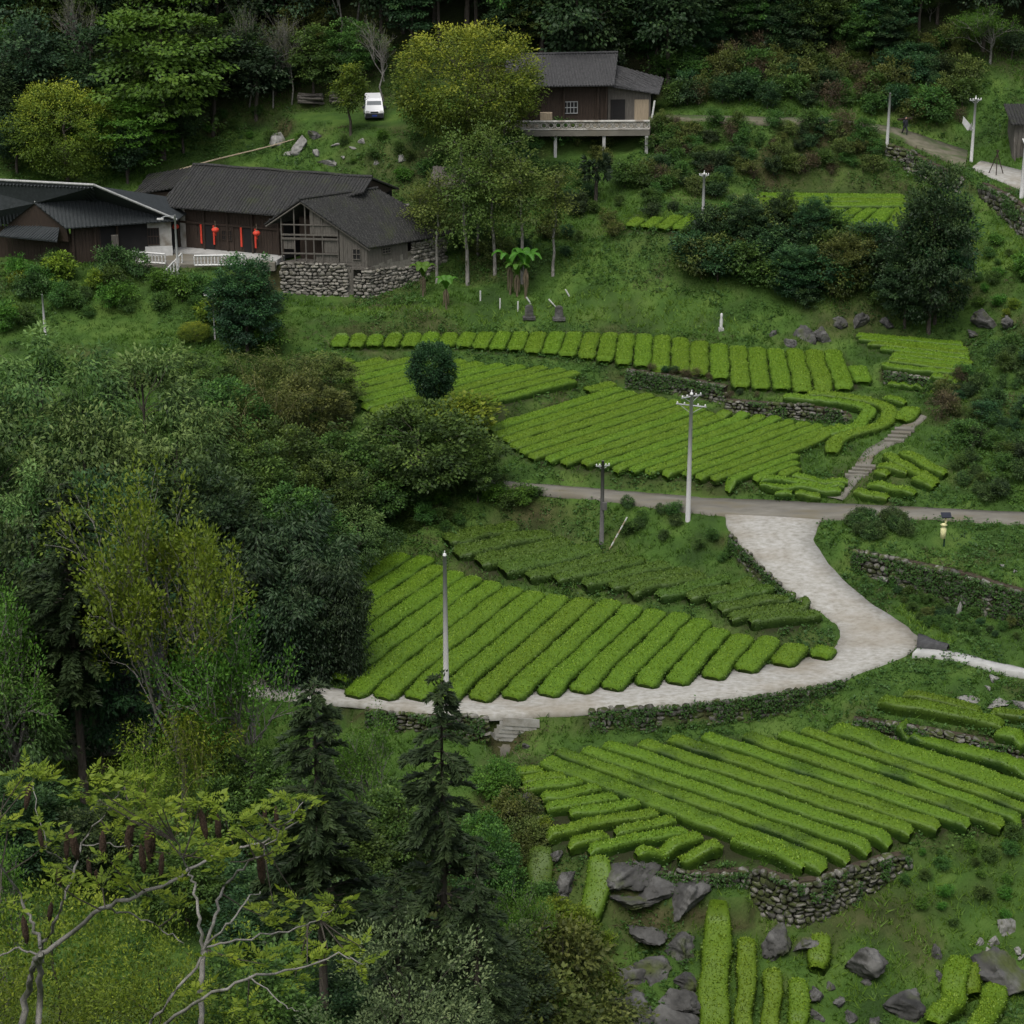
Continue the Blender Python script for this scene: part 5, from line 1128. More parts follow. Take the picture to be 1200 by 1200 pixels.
for k, (a, b) in enumerate(((M0, M1), (M1, G2 + [0, 0, .02]), (G1, G2), (M1, E2))):
    MB().tube([a + [0, 0, .06], b + [0, 0, .06]], .10, 6).build('ridge_mortar', MATS['mortar'], HS)
gq = [E0 + [.0, .12, -1.2], E1 + [.1, .3, -1.2], E1 + [.02, .12, -.03], G1 + [.02, .12, -.04], E0 + [.0, .12, -.03]]; MB().add(gq + [v + [.1, .3, 0] for v in gq], [(0, 1, 2, 3, 4), (9, 8, 7, 6, 5)]).build('gable', MATS['wood_dark'], HS)
fw0, fw1, fw2 = np.array([E1[0] + .2, E1[1] + .9, 0]), np.array([0, 0, 0]), np.array([2.6, .35, 0])
mb = MB(); planks(mb, fw0, fw1, -.1, ze - H1[2] - .05, -.1, ze - H1[2] - .05, .28); tag(mb.build('plank_wall', MATS['wood_dark'], HS), kind='stuff')
mb = MB(); mb.hexa([fw0 + [.1, .15, -.6], fw2 + [-.1, .2, -.6], fw2 + [-.1, 6, -.6], fw0 + [.1, 6, -.6]], [fw0 + [.1, .15, 2.9], fw2 + [-.1, .2, 2.9], fw2 + [-.1, 6, 2.9], fw0 + [.1, 6, 2.9]]); mb.build('house_core', MATS['void_dark'], HS)
panel(HS, 'end_wall', 'plaster', fw1, fw2, 0, 1, 0, 2.95, .06, .25); panel(HS, 'white_plinth', 'white_paint', fw1, fw2, -.01, 1.01, -.1, .85, .10, .1)
window(HS, fw1, fw2, .28, .62, 1.0, 2.35, .09, 4)
for t in (0.02, .35, .68): post(HS, on(fw0, fw1, t, 0, .12), -.3, 2.9, .11)
MB().box(on(fw0, fw1, .62, .6, .75), (.55, .12, 3.2), .2, .12).build('leaning_board', MATS['wood_grey'], HS)
roof_face(HS, [E0 + [-.6, -.9, -.75], E1 + [-.5, -1.3, -.75], E1 + [-.6, .4, -.1], E0 + [.2, .4, -.1]], 'tile_slate', .3, name='porch_roof')
mb = MB(); planks(mb, E0 + [.2, .5, 0], fw0, -.9, 2.3, -.9, 2.3, .3); planks(mb, EL + [0, .6, 0], E0 + [.2, .5, 0], -.9, 2.9, -.9, 2.4, .3); tag(mb.build('plank_wall', MATS['wood_dark'], HS), kind='stuff')
panel(HS, 'stone_pier', 'house_stone', fw0, fw1, .42, .55, -2.0, -.1, .1, .5)
sh = empty('lean_to_shed', P(186, 262, 10.0) + np.array([0, 4.0, 0])); tag(sh, 'low black lean-to roof squeezed between the slate house and lantern house', 'shed')
roof_face(sh, [(-2.4, -1.5, 2.0), (1.2, -1.5, 2.6), (2.2, 1.8, 3.6), (-1.6, 1.8, 3.0)], 'tile_dark'); MB().box((-.2, .1, .9), (2.8, 2.6, 2.4)).build('shed_wall', MATS['wood_dark'], sh)
rs = empty('ruined_shed', P(533, 262, 10.6) + np.array([0, 1.0, 0])); rs.location.z = gz(rs.location.x, rs.location.y); tag(rs, 'collapsed brown thatch shed behind the wing', 'shed')
roof_face(rs, [(-2.2, -1.3, 1.3), (2.0, -1.3, .9), (1.6, 1.0, 2.2), (-1.8, 1.0, 2.5)], 'wood_grey', .3); MB().box((-.1, .1, .3), (3.2, 1.6, 1.6)).build('shed_wall', MATS['wood_dark'], rs)

# ---- yard, balustrades and stairs of the lantern house
yd = [P(205, 311, 9.9), P(322, 309, 9.9), P(332, 296, 9.9), P(205, 292, 9.9), P(160, 302, 9.9), P(158, 311, 9.9)]
mb = MB(); k_ = len(yd); mb.add([p + [0, 0, .06] for p in yd] + [p - [0, 0, .6] for p in yd], [tuple(range(k_)), tuple(range(2 * k_ - 1, k_ - 1, -1))] + [((i + 1) % k_, i, k_ + i, k_ + (i + 1) % k_) for i in range(k_)])
tag(mb.build('courtyard', MATS['concrete_old']), kind='structure')
def balustrade(a, b, label, h=.85, sp=.26, group='white balustrades'):
    a, b = np.asarray(a, float), np.asarray(b, float); root = empty('balustrade', a); L = np.linalg.norm((b - a)[:2]); n = max(int(L / sp), 3); r = b - a
    for z, t in ((.08, .12), (h, .11)):
        MB().tube([np.array([0, 0, z]), r + np.array([0, 0, z])], t * .75, 4).build('rail', MATS['white_paint'], root)
    me = MB().lathe([(.045, .12), (.075, .3), (.04, .45), (.07, .62), (.045, h - .05)], n=8).mesh('baluster', MATS['white_paint'], True)
    for i in range(n + 1): link('baluster', me, root, tuple(r * (i / n)))
    return tag(root, label, 'balustrade', group)
balustrade(P(228, 312, 9.96), P(288, 311, 9.96), 'white balustrade along the edge of the lantern house yard')
balustrade(P(156, 307, 9.96), P(194, 310, 9.96), 'short white balustrade in front of the plastered house end')
st0, st1 = P(209, 314, 9.9), P(180, 346, 7.6)
def stair_run(a, b, width, n, label, mat, name='stairs', yaw=None):
    root = empty(name, b); d = a - b; wv = np.array([d[1], -d[0], 0]); wv = wv / np.linalg.norm(wv) if yaw is None else np.array([math.cos(yaw), math.sin(yaw), 0])
    if wv[0] < 0: wv = -wv
    for i in range(n):
        c0, c1 = d * (i / n), d * ((i + 1.15) / n); z = d[2] * (i + 1) / n
        q = [c0 - wv * width / 2, c0 + wv * width / 2, c1 + wv * width / 2, c1 - wv * width / 2]
        for e in q: e[2] = z
        mb = MB(); mb.hexa([e - [0, 0, d[2] / n + .25] for e in q], q); mb.build('step', MATS[mat], root)
    return tag(root, label, 'stairs'), wv
_, wv = stair_run(st0, st1, 2.3, 12, 'grey concrete stairs with white sloping balustrades up to the yard', 'concrete_old')
balustrade(st1 - wv * 1.35, st0 - wv * 1.35, 'sloping white balustrade on the house side of the yard stairs'); balustrade(st1 + wv * 1.35, st0 + wv * 1.35, 'sloping white balustrade beside the lamp pole on the yard stairs')
sr, _ = stair_run(P(612, 842, -.15), P(592, 868, -1.7), 1.9, 6, 'short flight of concrete steps down from the pale road', 'concrete_new', yaw=-.12)
road_mesh('steps_path', [(P(575, 868, -1.75), P(606, 869, -1.75)), (P(570, 878, -2.2), P(597, 880, -2.2)), (P(562, 890, -2.8), P(587, 893, -2.8)), (P(552, 908, -3.4), P(577, 912, -3.4))], MATS['concrete_old'], lip=.1)
def gpt(px, py): return hit(px, py)
SPATH = [((966, 585), (988, 588)), ((990, 566), (1004, 568)), ((1000, 552), (1016, 553)), ((1006, 540), (1022, 541)), ((1016, 528), (1030, 530)), ((1036, 517), (1050, 520)), ((1050, 505), (1063, 508)), ((1064, 496), (1077, 498)), ((1076, 488), (1086, 490))]
road_mesh('stair_path', [(gpt(*a), gpt(*b)) for a, b in SPATH], MATS['concrete_old'], lip=.12)
for lab, pts in (('lower flight of grey steps on the path right of the middle tea field', [(994, 561), (1000, 556), (1006, 551)]), ('upper flight of grey steps on the path near the winding tea rows', [(1040, 519), (1046, 513), (1052, 508)])):
    o = gpt(*pts[0]); root = empty('stone_steps', o); tag(root, lab, 'steps')
    for k, t in enumerate(np.linspace(0, 1, 4)):
        c = gpt(*pts[0]) * (1 - t) + gpt(*pts[-1]) * t; MB().box(c - o + [0.45, 0, .16 + .03 * k], (1.35, .42, .22), -.15).build('step', MATS['concrete_old'], root)
road_mesh('white_path', [(P(1075, 759, 0.60), P(1070, 765, 0.52)), (P(1100, 760.5, 0.67), P(1096, 767, 0.62)), (P(1135, 767, 0.72), P(1132, 774, 0.67)), (P(1170, 776, 0.77), P(1168, 783, 0.72)), (P(1200, 782, 0.82), P(1200, 789, 0.77)), (P(1270, 795, 0.92), P(1270, 803, 0.87)), (P(1400, 818, 1.0), P(1400, 827, .95))], MATS['concrete_grey'], lip=-.02)
road_mesh('asphalt_patch', [(P(1076, 744, .85), P(1074, 756, .7)), (P(1090, 749, .9), P(1088, 757, .8)), (P(1112, 757, .9), P(1110, 760, .85))], MATS['tile_grey'], lip=.1)

# ---- house on the terrace
T0 = P(626, 152, 17.0); ra = math.radians(5); f3 = np.array([math.cos(ra), math.sin(ra), 0]); b3 = np.array([-math.sin(ra), math.cos(ra), 0]); b3s = np.array([.10, 1.0, 0])
TH3 = empty('terrace_house', T0); t3 = lambda s, d, z: f3 * s + b3s * d + np.array([0, 0, z]); tag(TH3, 'brown timber house with grey tiled roof above a pillared white terrace', 'house')
fd_ = 2.6; e3 = float(PD(650, 101, T0[1] + fd_ - 1.0)[2] - T0[2]); r3 = e3 + 1.9
S0, S1 = -3.0, 6.85
roof_face(TH3, [t3(S0, fd_ - 1.0, e3), t3(S1, fd_ - 1.0, e3), t3(S1, fd_ + 4.0, r3), t3(S0, fd_ + 4.0, r3)], 'tile_grey', .26)
roof_face(TH3, [t3(S0, fd_ + 4.0, r3), t3(S1, fd_ + 4.0, r3), t3(S1, fd_ + 9.0, e3), t3(S0, fd_ + 9.0, e3)], 'tile_grey', .26, ribs=False)
MB().tube([t3(S0, fd_ + 4, r3 + .06), t3(S1, fd_ + 4, r3 + .12)], .12, 6).build('ridge', MATS['tile_grey'], TH3)
roof_face(TH3, [t3(S1 - .3, fd_ - .6, e3 - .15), t3(S1 + 3.9, fd_ - .2, e3 - .95), t3(S1 + 4.1, fd_ + 4.6, e3 - .55), t3(S1 - .3, fd_ + 4.6, e3 + .85)], 'tile_grey', .26, name='side_roof')
mb = MB(); planks(mb, t3(S0 + .5, fd_, 0), t3(S1 - .7, fd_, 0), .0, e3 + .3, 0, e3 + .3, .26); tag(mb.build('plank_wall', MATS['wood_dark'], TH3), kind='stuff')
mb = MB(); planks(mb, t3(S1 - .6, fd_ + .2, 0), t3(S1 + 3.2, fd_ + .2, 0), .0, e3 - .2, 0, e3 - .95, .26); tag(mb.build('plank_wall', MATS['wood_grey'], TH3), kind='stuff')
mb = MB(); mb.hexa([t3(S0 + .6, fd_ + .3, -.5), t3(S1 + 3.1, fd_ + .4, -.5), t3(S1 + 3.1, fd_ + 8, -.5), t3(S0 + .6, fd_ + 8, -.5)], [t3(S0 + .6, fd_ + .3, e3), t3(S1 + 3.1, fd_ + .4, e3 - 1.1), t3(S1 + 3.1, fd_ + 8, e3 - 1.1), t3(S0 + .6, fd_ + 8, e3)]); mb.build('house_core', MATS['void_dark'], TH3)
mb = MB(); mb.add([t3(S1 - .75, fd_, e3), t3(S1 - .75, fd_ + 8, e3), t3(S1 - .75, fd_ + 4, r3 - .1)], [(0, 1, 2), (2, 1, 0)]); mb.build('gable', MATS['wood_dark'], TH3)
for s in (-.2, 2.4, 5.4, S1 - .7): post(TH3, t3(s, fd_ - .25, 0), 0, e3 - .05, .09)
a3, b3_ = t3(S1 - .6, fd_ + .2, 0), t3(S1 + 3.2, fd_ + .2, 0)
panel(TH3, 'door', 'void_dark', a3, b3_, .06, .40, .02, 2.0, .05, .08); panel(TH3, 'door', 'wood_pale', a3, b3_, .62, .95, .02, 1.95, .07, .06)['label'] = 'pale new plank door'
window(TH3, t3(S0 + .5, fd_, 0), t3(S1 - .7, fd_, 0), .56, .70, .9, 1.9, .05, 4, 'metal_grey')
MB().tube([t3(S1 + 3.3, fd_ - .3, 0), t3(S1 + 3.55, fd_ - .1, 1.9)], .09, 6).build('leaning_board', MATS['white_paint'], TH3)
pl = empty('terrace', P(600, 158, 16.7)); tag(pl, 'concrete terrace on grey columns with a white pierced parapet', 'terrace'); o3 = np.array(pl.location)
a, b = P(590, 157, 16.75) - o3, P(761, 156, 16.75) - o3
mb = MB(); mb.hexa([a - [0, 0, .22], b - [0, 0, .22], b + [.5, 4.0, -.22], a + [0, 4.0, -.22]], [a + [0, 0, .25], b + [0, 0, .25], b + [.5, 4.0, .25], a + [0, 4.0, .25]]); mb.build('slab', MATS['concrete_old'], pl)
MB().tube([a + [0, .1, 1.02], b + [0, .1, 1.02]], .12, 4).build('parapet_rail', MATS['plaster'], pl); MB().tube([a + [0, .1, .33], b + [0, .1, .33]], .10, 4).build('parapet_base', MATS['plaster'], pl)
blk = MB(); 
for k in range(10): blk.tube([(.24 * math.cos(2 * math.pi * k / 10), 0, .24 * math.sin(2 * math.pi * k / 10)), (.24 * math.cos(2 * math.pi * (k + 1) / 10), 0, .24 * math.sin(2 * math.pi * (k + 1) / 10))], .055, 4)
blk.box((.31, 0, 0), (.06, .09, .6)); bme = blk.mesh('parapet_block', MATS['plaster'])
nb_ = int(np.linalg.norm(b - a) / .62)
for k in range(nb_): link('parapet_block', bme, pl, tuple(a + (b - a) * ((k + .5) / nb_) + [0, .1, .68]))
for px in (651, 708, 758):
    c = P(px, 157, 16.7) - o3 + [0, .25, 0]; MB().box(c + [0, 0, -1.75], (.26, .26, 3.1)).build('column', MATS['concrete_grey'], pl)
sg = empty('yellow_box', P(640, 139, 17.8)); sg.location.z = 17.0; MB().box((0, 0, .95), (1.05, .5, .75)).build('box_body', MATS['wood_pale'], sg); MB().box((0, 0, .3), (.9, .4, .58)).build('box_stand', MATS['wood_grey'], sg); tag(sg, 'pale yellow box standing behind the terrace parapet', 'box')

# ---- yard shed at the right edge
YS = empty('yard_shed', P(1192, 190, 14.6)); tag(YS, 'grey plank shed with a white awning beside the concrete yard', 'shed')
mb = MB(); planks(mb, (-.4, 0, 0), (5, -.8, 0), 0, 3.4, 0, 3.4, .3); planks(mb, (-.4, 0, 0), (-.1, 4, 0), 0, 3.4, 0, 3.4, .3); tag(mb.build('plank_wall', MATS['wood_grey'], YS), kind='stuff')
MB().box((2.4, 2.0, 1.6), (4.6, 3.2, 3.2)).build('shed_core', MATS['void_dark'], YS)
roof_face(YS, [(-.9, -.5, 3.4), (5.5, -1.4, 3.4), (5.5, 4.4, 4.2), (-.6, 4.4, 4.2)], 'tile_dark'); MB().box((1.3, -.9, 1.9), (2.2, 1.4, .06), 0, .25).build('awning', MATS['white_paint'], YS)
MB().tube([(-.3, -.5, 0), (-.45, -.2, 2.2)], .08, 6).build('prop', MATS['wood_grey'], YS)
# ---- house hidden in the trees
HH = empty('whitewashed_house', (-25.5, 111.0, gz(-25.5, 111.0))); tag(HH, 'whitewashed house with dark tiled roof half hidden by the tall trees', 'house')
MB().box((0, 2.4, 1.7), (10.5, 5, 4.2)).build('wall', MATS['plaster'], HH); panel(HH, 'door', 'void_dark', (-5.2, -.1, 0), (5.2, -.1, 0), .14, .30, -.2, 1.7, .06, .1)
roof_face(HH, [(-6, -1.2, 3.7), (6, -1.2, 3.7), (6, 2.6, 6.0), (-6, 2.6, 6.0)], 'tile_dark'); roof_face(HH, [(-6, 2.6, 6.0), (6, 2.6, 6.0), (6, 6.2, 3.7), (-6, 6.2, 3.7)], 'tile_dark', ribs=False)
# ------------------------------------------------------------------ poles, lamp, van, person and small things
surface('wood_pole', [(0.2, (0.05, 0.05, 0.05)), (0.8, (0.13, 0.125, 0.115))], scale=3, rough=.9, bump=.3, stretch=(4, 4, .4))
def pole(px, ytop, ybase, label, r=.13, mat='pole_concrete', arms=(), D=None, group='utility poles', lean=0.0, knob=True, name='utility_pole', cat='pole'):
    w = hit(px, ybase); zt = PD(px, ytop, w[1])[2]; h = zt - w[2]; root = empty(name, w)
    MB().tube([(0, 0, -.4), (lean * .5, 0, h * .5), (lean, 0, h)], [r * 1.15, r * .95, r * .72], 10).build('post', MATS[mat], root, True)
    for z, half, ang in arms:
        d = np.array([math.cos(ang), math.sin(ang), 0])
        c = np.array([0, 0, h - z]); MB().tube([c - d * half, c + d * half], .05, 4).build('crossarm', MATS['metal_grey'], root)
        MB().tube([c - d * half * .8, c - [0, 0, half * .55]], .025, 4).tube([c + d * half * .8, c - [0, 0, half * .55]], .025, 4).build('brace', MATS['metal_grey'], root)
        for t in (-.92, -.45, .45, .92):
            mb = MB(); mb.lathe([(.02, 0), (.025, .06), (.05, .08), (.05, .11), (.03, .12), (.045, .15), (.0, .18)], tuple(c + d * half * t), 8); mb.build('insulator', MATS['porcelain'], root)
    if knob: MB().lathe([(r * .72, 0), (r * .6, .10), (.03, .14), (.03, .28), (.0, .3)], (lean, 0, h), 8).build('cap', MATS['porcelain'], root)
    return tag(root, label, cat, group)
pole(523, 651, 815, 'tall plain concrete pole between the fan tea field and pale road', r=.15)
pole(806, 462, 610, 'concrete pole with two crossarms where the roads join', r=.15, arms=((.15, .75, .5), (.75, 1.0, -.35)))
wp = pole(705, 540, 636, 'old dark wooden pole behind the dull tea rows', r=.14, mat='wood_pole', arms=((.35, .45, .2),), knob=False)
MB().box((.15, -.18, 2.6), (.3, .22, .5)).build('meter_box', MATS['wood_pole'], wp)
pole(823, 204, 276, 'lone concrete pole beside the small upper tea rows', arms=((.1, .38, .1),))
pole(1039, 109, 178, 'bare concrete pole at the end of the grey track wall', knob=False)
p7 = pole(1138, 116, 190, 'concrete pole with a torn white flag above the yard', arms=((.1, .55, .3),))
MB().add([(0, -.1, 2.9), (-1.0, -.25, 4.0), (-1.05, -.22, 3.4), (-.55, -.15, 2.75)], [(0, 1, 2, 3), (3, 2, 1, 0)]).add([(-.1, -.12, 2.7), (-.25, -.2, 3.5), (-.45, -.16, 2.8)], [(0, 1, 2), (2, 1, 0)]).build('flag', MATS['white_paint'], p7)
pole(1197, 132, 232, 'concrete pole in front of the plank shed', r=.16)
lp = pole(210, 252, 346, 'slim white pole with lamp arm beside the yard stairs', r=.10, mat='pole_concrete', knob=False, name='street_lamp', cat='street lamp', group='street lamps')
hh_ = PD(210, 252, lp.location.y)[2] - lp.location.z
MB().tube([(0, 0, hh_ - .1), (-.7, -.2, hh_ - .05), (-1.1, -.3, hh_ - .2)], .04, 5).build('lamp_arm', MATS['metal_grey'], lp); MB().box((-1.1, -.3, hh_ - .24), (.5, .2, .1)).build('lamp_head', MATS['white_paint'], lp)
pole(53, 345, 392, 'short white pole rising from the shrubs below the slate house', r=.09, knob=False)
al = pole(252, 352, 398, 'pale lamp post with splayed top in front of the dark evergreen', r=.06, knob=False, name='street_lamp', cat='street lamp', group='street lamps')
ha = PD(252, 352, al.location.y)[2] - al.location.z
mb = MB()
for k in range(9): a = k * .7; mb.tube([(0, 0, ha), (.5 * math.cos(a), .3 * math.sin(a), ha + .25 + .1 * (k % 3)), (.75 * math.cos(a), .4 * math.sin(a), ha + .15 + .2 * (k % 3))], .03, 4)
mb.build('lamp_crown', MATS['white_paint'], al)
st = empty('guy_stake', hit(714, 645)); e_ = PD(735, 606, st.location.y + .2) - np.array(st.location)
for k in range(8):
    MB().tube([e_ * (k / 8), e_ * ((k + 1) / 8)], .05, 6).build('band', MATS['white_paint' if k % 2 else 'wood_pale'], st)
tag(st, 'leaning striped white stake near the old wooden pole', 'stake')
for k, (px, y0, y1, dx) in enumerate([(563, 341, 353, 0), (586, 350, 363, 0), (607, 353, 365, 0), (622, 348, 356, -.35), (651, 351, 360, -.55), (667, 340, 348, -.3)]):
    w = hit(px, y1); h = (y1 - y0) / ppm(*w); root = link('marker_post', MB().tube([(0, 0, -.2), (dx * 0 , 0, 0), (dx, 0, h)], .065, 6).mesh('marker_post', MATS['white_paint']), None, tuple(w))
    tag(root, 'upright white marker post in the grass above the curved strip' if dx == 0 else 'tilted white marker post beside the gravestones', 'post', 'upright white posts' if dx == 0 else 'tilted white posts')
for px in (620, 655):
    w = hit(px, 374); root = empty('gravestone', w); MB().hexa([(-.36, -.1, 0), (.36, -.1, 0), (.36, .1, 0), (-.36, .1, 0)], [(-.30, -.09, .95), (.30, -.09, .95), (.30, .09, .95), (-.30, .09, .95)]).hexa([(-.30, -.09, .95), (.30, -.09, .95), (.30, .09, .95), (-.30, .09, .95)], [(-.12, -.08, 1.08), (.12, -.08, 1.08), (.12, .08, 1.08), (-.12, .08, 1.08)]).build('slab', MATS['limestone'], root); MB().box((0, -.1, .05), (1.0, .6, .2)).build('base', MATS['limestone'], root)
    tag(root, 'small grey gravestone at the edge of the curved tea strip', 'gravestone', 'gravestones')
w = hit(845, 386); root = empty('white_idol', w); MB().lathe([(.16, 0), (.12, .3), (.14, .7), (.09, .95), (.11, 1.1), (.09, 1.25), (0, 1.32)], n=8).build('figure', MATS['white_paint'], root, True); MB().box((0, 0, .0), (.4, .4, .25)).build('base', MATS['concrete_grey'], root); tag(root, 'small white standing figure in the scrub behind the curved strip', 'figure')
# solar insect lamp
w = hit(1106, 641); root = empty('insect_lamp', w); s_ = ppm(*w); u = 1 / s_
surface('lamp_yellow', [(0.2, (0.55, 0.52, 0.26)), (0.8, (0.70, 0.66, 0.36))], scale=3, rough=.6, bump=0)
surface('panel_black', [(0.2, (0.012, 0.014, 0.02)), (0.8, (0.03, 0.033, 0.045))], scale=3, rough=.3, bump=0)
surface('dark_green_metal', [(0.2, (0.01, 0.03, 0.02)), (0.8, (0.02, 0.05, 0.035))], scale=3, rough=.5, bump=0)
MB().tube([(0, 0, -.3), (0, 0, 1.9)], .055, 8).build('post', MATS['dark_green_metal'], root)
MB().lathe([(.05, .55), (.17, .6), (.19, 1.25), (.12, 1.32), (.12, 1.45), (.24, 1.5), (.05, 1.62)], (-.12, -.1, 0), 12).build('lamp_body', MATS['lamp_yellow'], root, True)
MB().box((0, 0, 1.8), (.12, .12, .4)).build('bracket', MATS['lamp_yellow'], root); MB().box((0, 0, 2.1), (.62, .5, .05), 0, .35).build('solar_panel', MATS['panel_black'], root); MB().box((0, .02, 2.0), (.4, .3, .12)).build('battery_box', MATS['panel_black'], root)
tag(root, 'yellow solar insect lamp with black panel on the grassy plateau', 'lamp')
# bamboo poles on the slope, tripod
a, b = hit(170, 218), hit(345, 166); bl = empty('bamboo_pole', a); d = b - a; n_ = 9
pts = [d * t + [0, 0, .35 + .15 * math.sin(t * 5)] for t in np.linspace(0, 1, n_)]
MB().tube(pts, np.linspace(.09, .05, n_), 7).build('cane', MATS['wood_pale'], bl)
for i in range(1, n_ - 1): MB().tube([pts[i] - d * .002, pts[i] + d * .002], .105, 7).build('node', MATS['bamboo_cane'], bl)
tag(bl, 'long pale bamboo pole lying up the slope behind the lantern house', 'bamboo pole')
w = hit(1167, 206); tr = empty('pole_tripod', w)
for k in range(3): a = k * 2.1 + .4; MB().tube([(.75 * math.cos(a), .5 * math.sin(a), 0), (-.12 * math.cos(a), -.1 * math.sin(a), 2.2)], .045, 5).build('leg', MATS['wood_dark'], tr)
tag(tr, 'dark tripod of poles standing on the concrete yard', 'tripod')
w = hit(385, 122); wpil = empty('log_pile', w)
lm = MB().tube([(-1.1, 0, 0), (1.1, 0, 0)], .11, 7).mesh('log', MATS['wood_grey'])
for k in range(34):
    row = k // 9; link('log', lm, wpil, (random.uniform(-.2, .2) + (-1.6 if k % 2 else 1.3), random.uniform(-.5, .5) - .0, .1 + row * .2 + random.uniform(0, .08)), (random.uniform(-.1, .1), random.uniform(-.2, .2), random.uniform(-.35, .35)))
tag(wpil, 'untidy heap of grey logs at the forest edge behind the small round tree', 'log pile')
# white van
surface('van_white', [(0.2, (0.66, 0.67, 0.68)), (0.8, (0.76, 0.77, 0.78))], scale=1, rough=.3, bump=0, spec=.5)
surface('glass_dark', [(0.2, (0.05, 0.065, 0.075)), (0.8, (0.10, 0.12, 0.13))], scale=1, rough=.12, bump=0, spec=.6)
surface('rubber', [(0.2, (0.012, 0.012, 0.012)), (0.8, (0.03, 0.03, 0.03))], scale=4, rough=.9, bump=.2)
surface('bumper', [(0.2, (0.02, 0.022, 0.026)), (0.8, (0.04, 0.042, 0.048))], scale=4, rough=.6, bump=0)
surface('plate_blue', [(0.2, (0.02, 0.05, 0.30)), (0.8, (0.03, 0.07, 0.36))], scale=4, rough=.5, bump=0)
vw = hit(439, 142); van = empty('minivan', (vw[0], vw[1], vw[2] + .02), math.radians(6)); tag(van, 'white minivan parked nose-on beside the big yellow green tree', 'van')
prof = [(-.0, .35), (-.05, .75), (.10, .98), (.55, 1.72), (.85, 1.86), (3.4, 1.88), (3.62, 1.6), (3.66, .4)]    # side outline: y from nose, z
def vhull(prof, wb, wt):
    V = []
    for sx in (-1, 1):
        for y, z in prof:
            wdt = wb if z < 1.0 else wb + (wt - wb) * (z - 1.0) / .88
            V.append((sx * wdt / 2, y, z))
    n = len(prof); F = [tuple(range(n)), tuple(range(2 * n - 1, n - 1, -1))] + [(i, n + i, n + (i + 1) % n, (i + 1) % n) for i in range(n)]
    return MB().add(V, F)
vhull(prof, 1.62, 1.40).build('body', MATS['van_white'], van)
MB().hexa([(-.68, .13, 1.02), (.68, .13, 1.02), (.68, .17, 1.02), (-.68, .17, 1.02)], [(-.62, .52, 1.68), (.62, .52, 1.68), (.62, .56, 1.68), (-.62, .56, 1.68)]).build('windscreen', MATS['glass_dark'], van)
for sx in (-1, 1):
    MB().box((sx * .765, 1.15, 1.35), (.08, .9, .45), 0, 0, -sx * .12).box((sx * .765, 2.4, 1.35), (.08, 1.3, .45), 0, 0, -sx * .12).build('side_window', MATS['glass_dark'], van)
    MB().box((sx * .60, -.03, .82), (.30, .12, .20), 0, -.15).build('headlight', MATS['porcelain'], van); MB().box((sx * .95, .55, 1.12), (.22, .08, .2)).build('mirror', MATS['bumper'], van)
    for y in (.75, 2.95):
        wh = MB().tube([(sx * .62, y, .29), (sx * .83, y, .29)], .29, 14).build('wheel', MATS['rubber'], van); MB().tube([(sx * .83, y, .29), (sx * .845, y, .29)], .17, 10).build('rim', MATS['metal_grey'], wh)
MB().box((0, -.06, .48), (1.60, .22, .34)).build('bumper', MATS['bumper'], van); MB().box((0, -.04, .78), (.7, .1, .12)).build('grille', MATS['bumper'], van); MB().box((0, -.185, .50), (.44, .03, .14)).build('number_plate', MATS['plate_blue'], van)
# person walking on the track, a bundle on the shoulder
surface('cloth_dark', [(0.2, (0.012, 0.013, 0.018)), (0.8, (0.03, 0.032, 0.04))], scale=5, rough=.9, bump=.2)
surface('skin', [(0.2, (0.30, 0.18, 0.12)), (0.8, (0.38, 0.24, 0.16))], scale=5, rough=.6, bump=0)
def skinned(name, verts, edges, radii, mat, parent=None, sub=1, root=0):
    me = bpy.data.meshes.new(name); me.from_pydata([tuple(v) for v in verts], edges, []); me.update(); me.materials.append(MATS[mat])
    o = link(name, me, parent); o.modifiers.new('skin', 'SKIN'); o.modifiers.new('smooth', 'SUBSURF').levels = sub; o.modifiers['smooth'].render_levels = sub
    if not me.skin_vertices: me.attributes.new  # layer is made by the modifier
    for i, r in enumerate(radii): me.skin_vertices[0].data[i].radius = (r, r)
    me.skin_vertices[0].data[root].use_root = True
    return o
pw = hit(1060, 160); person = empty('person', pw, math.radians(25))
tag(person, 'person in dark clothes walking along the upper track with a bundle on the shoulder', 'person')
bv_ = [(0, 0, .92), (0, 0, 1.12), (0, -.02, 1.36), (0, -.03, 1.47), (0, -.03, 1.56), (0, -.04, 1.66),
       (.10, 0, .86), (.12, -.18, .50), (.12, -.10, .10), (.12, -.24, .05), (-.10, 0, .86), (-.12, .12, .48), (-.12, .34, .14), (-.12, .24, .06),
       (.19, -.02, 1.38), (.24, .04, 1.12), (.22, -.12, .90), (.22, -.16, .82), (-.19, -.02, 1.38), (-.30, -.08, 1.18), (-.24, -.24, 1.40), (-.20, -.22, 1.48)]
be_ = [(0, 1), (1, 2), (2, 3), (3, 4), (4, 5), (0, 6), (6, 7), (7, 8), (8, 9), (0, 10), (10, 11), (11, 12), (12, 13), (2, 14), (14, 15), (15, 16), (16, 17), (2, 18), (18, 19), (19, 20), (20, 21)]
br_ = [.15, .14, .16, .065, .085, .085, .10, .07, .05, .045, .10, .07, .05, .045, .065, .05, .038, .035, .065, .05, .038, .035]
try:
    bo = skinned('body', bv_, be_, br_, 'cloth_dark', person)
except Exception as ex:
    bpy.data.objects.remove(bpy.data.objects['body']); mb = MB()
    for a, b in be_: mb.tube([bv_[a], bv_[b]], [br_[a], br_[b]], 8)
    bo = mb.build('body', MATS['cloth_dark'], person, True)
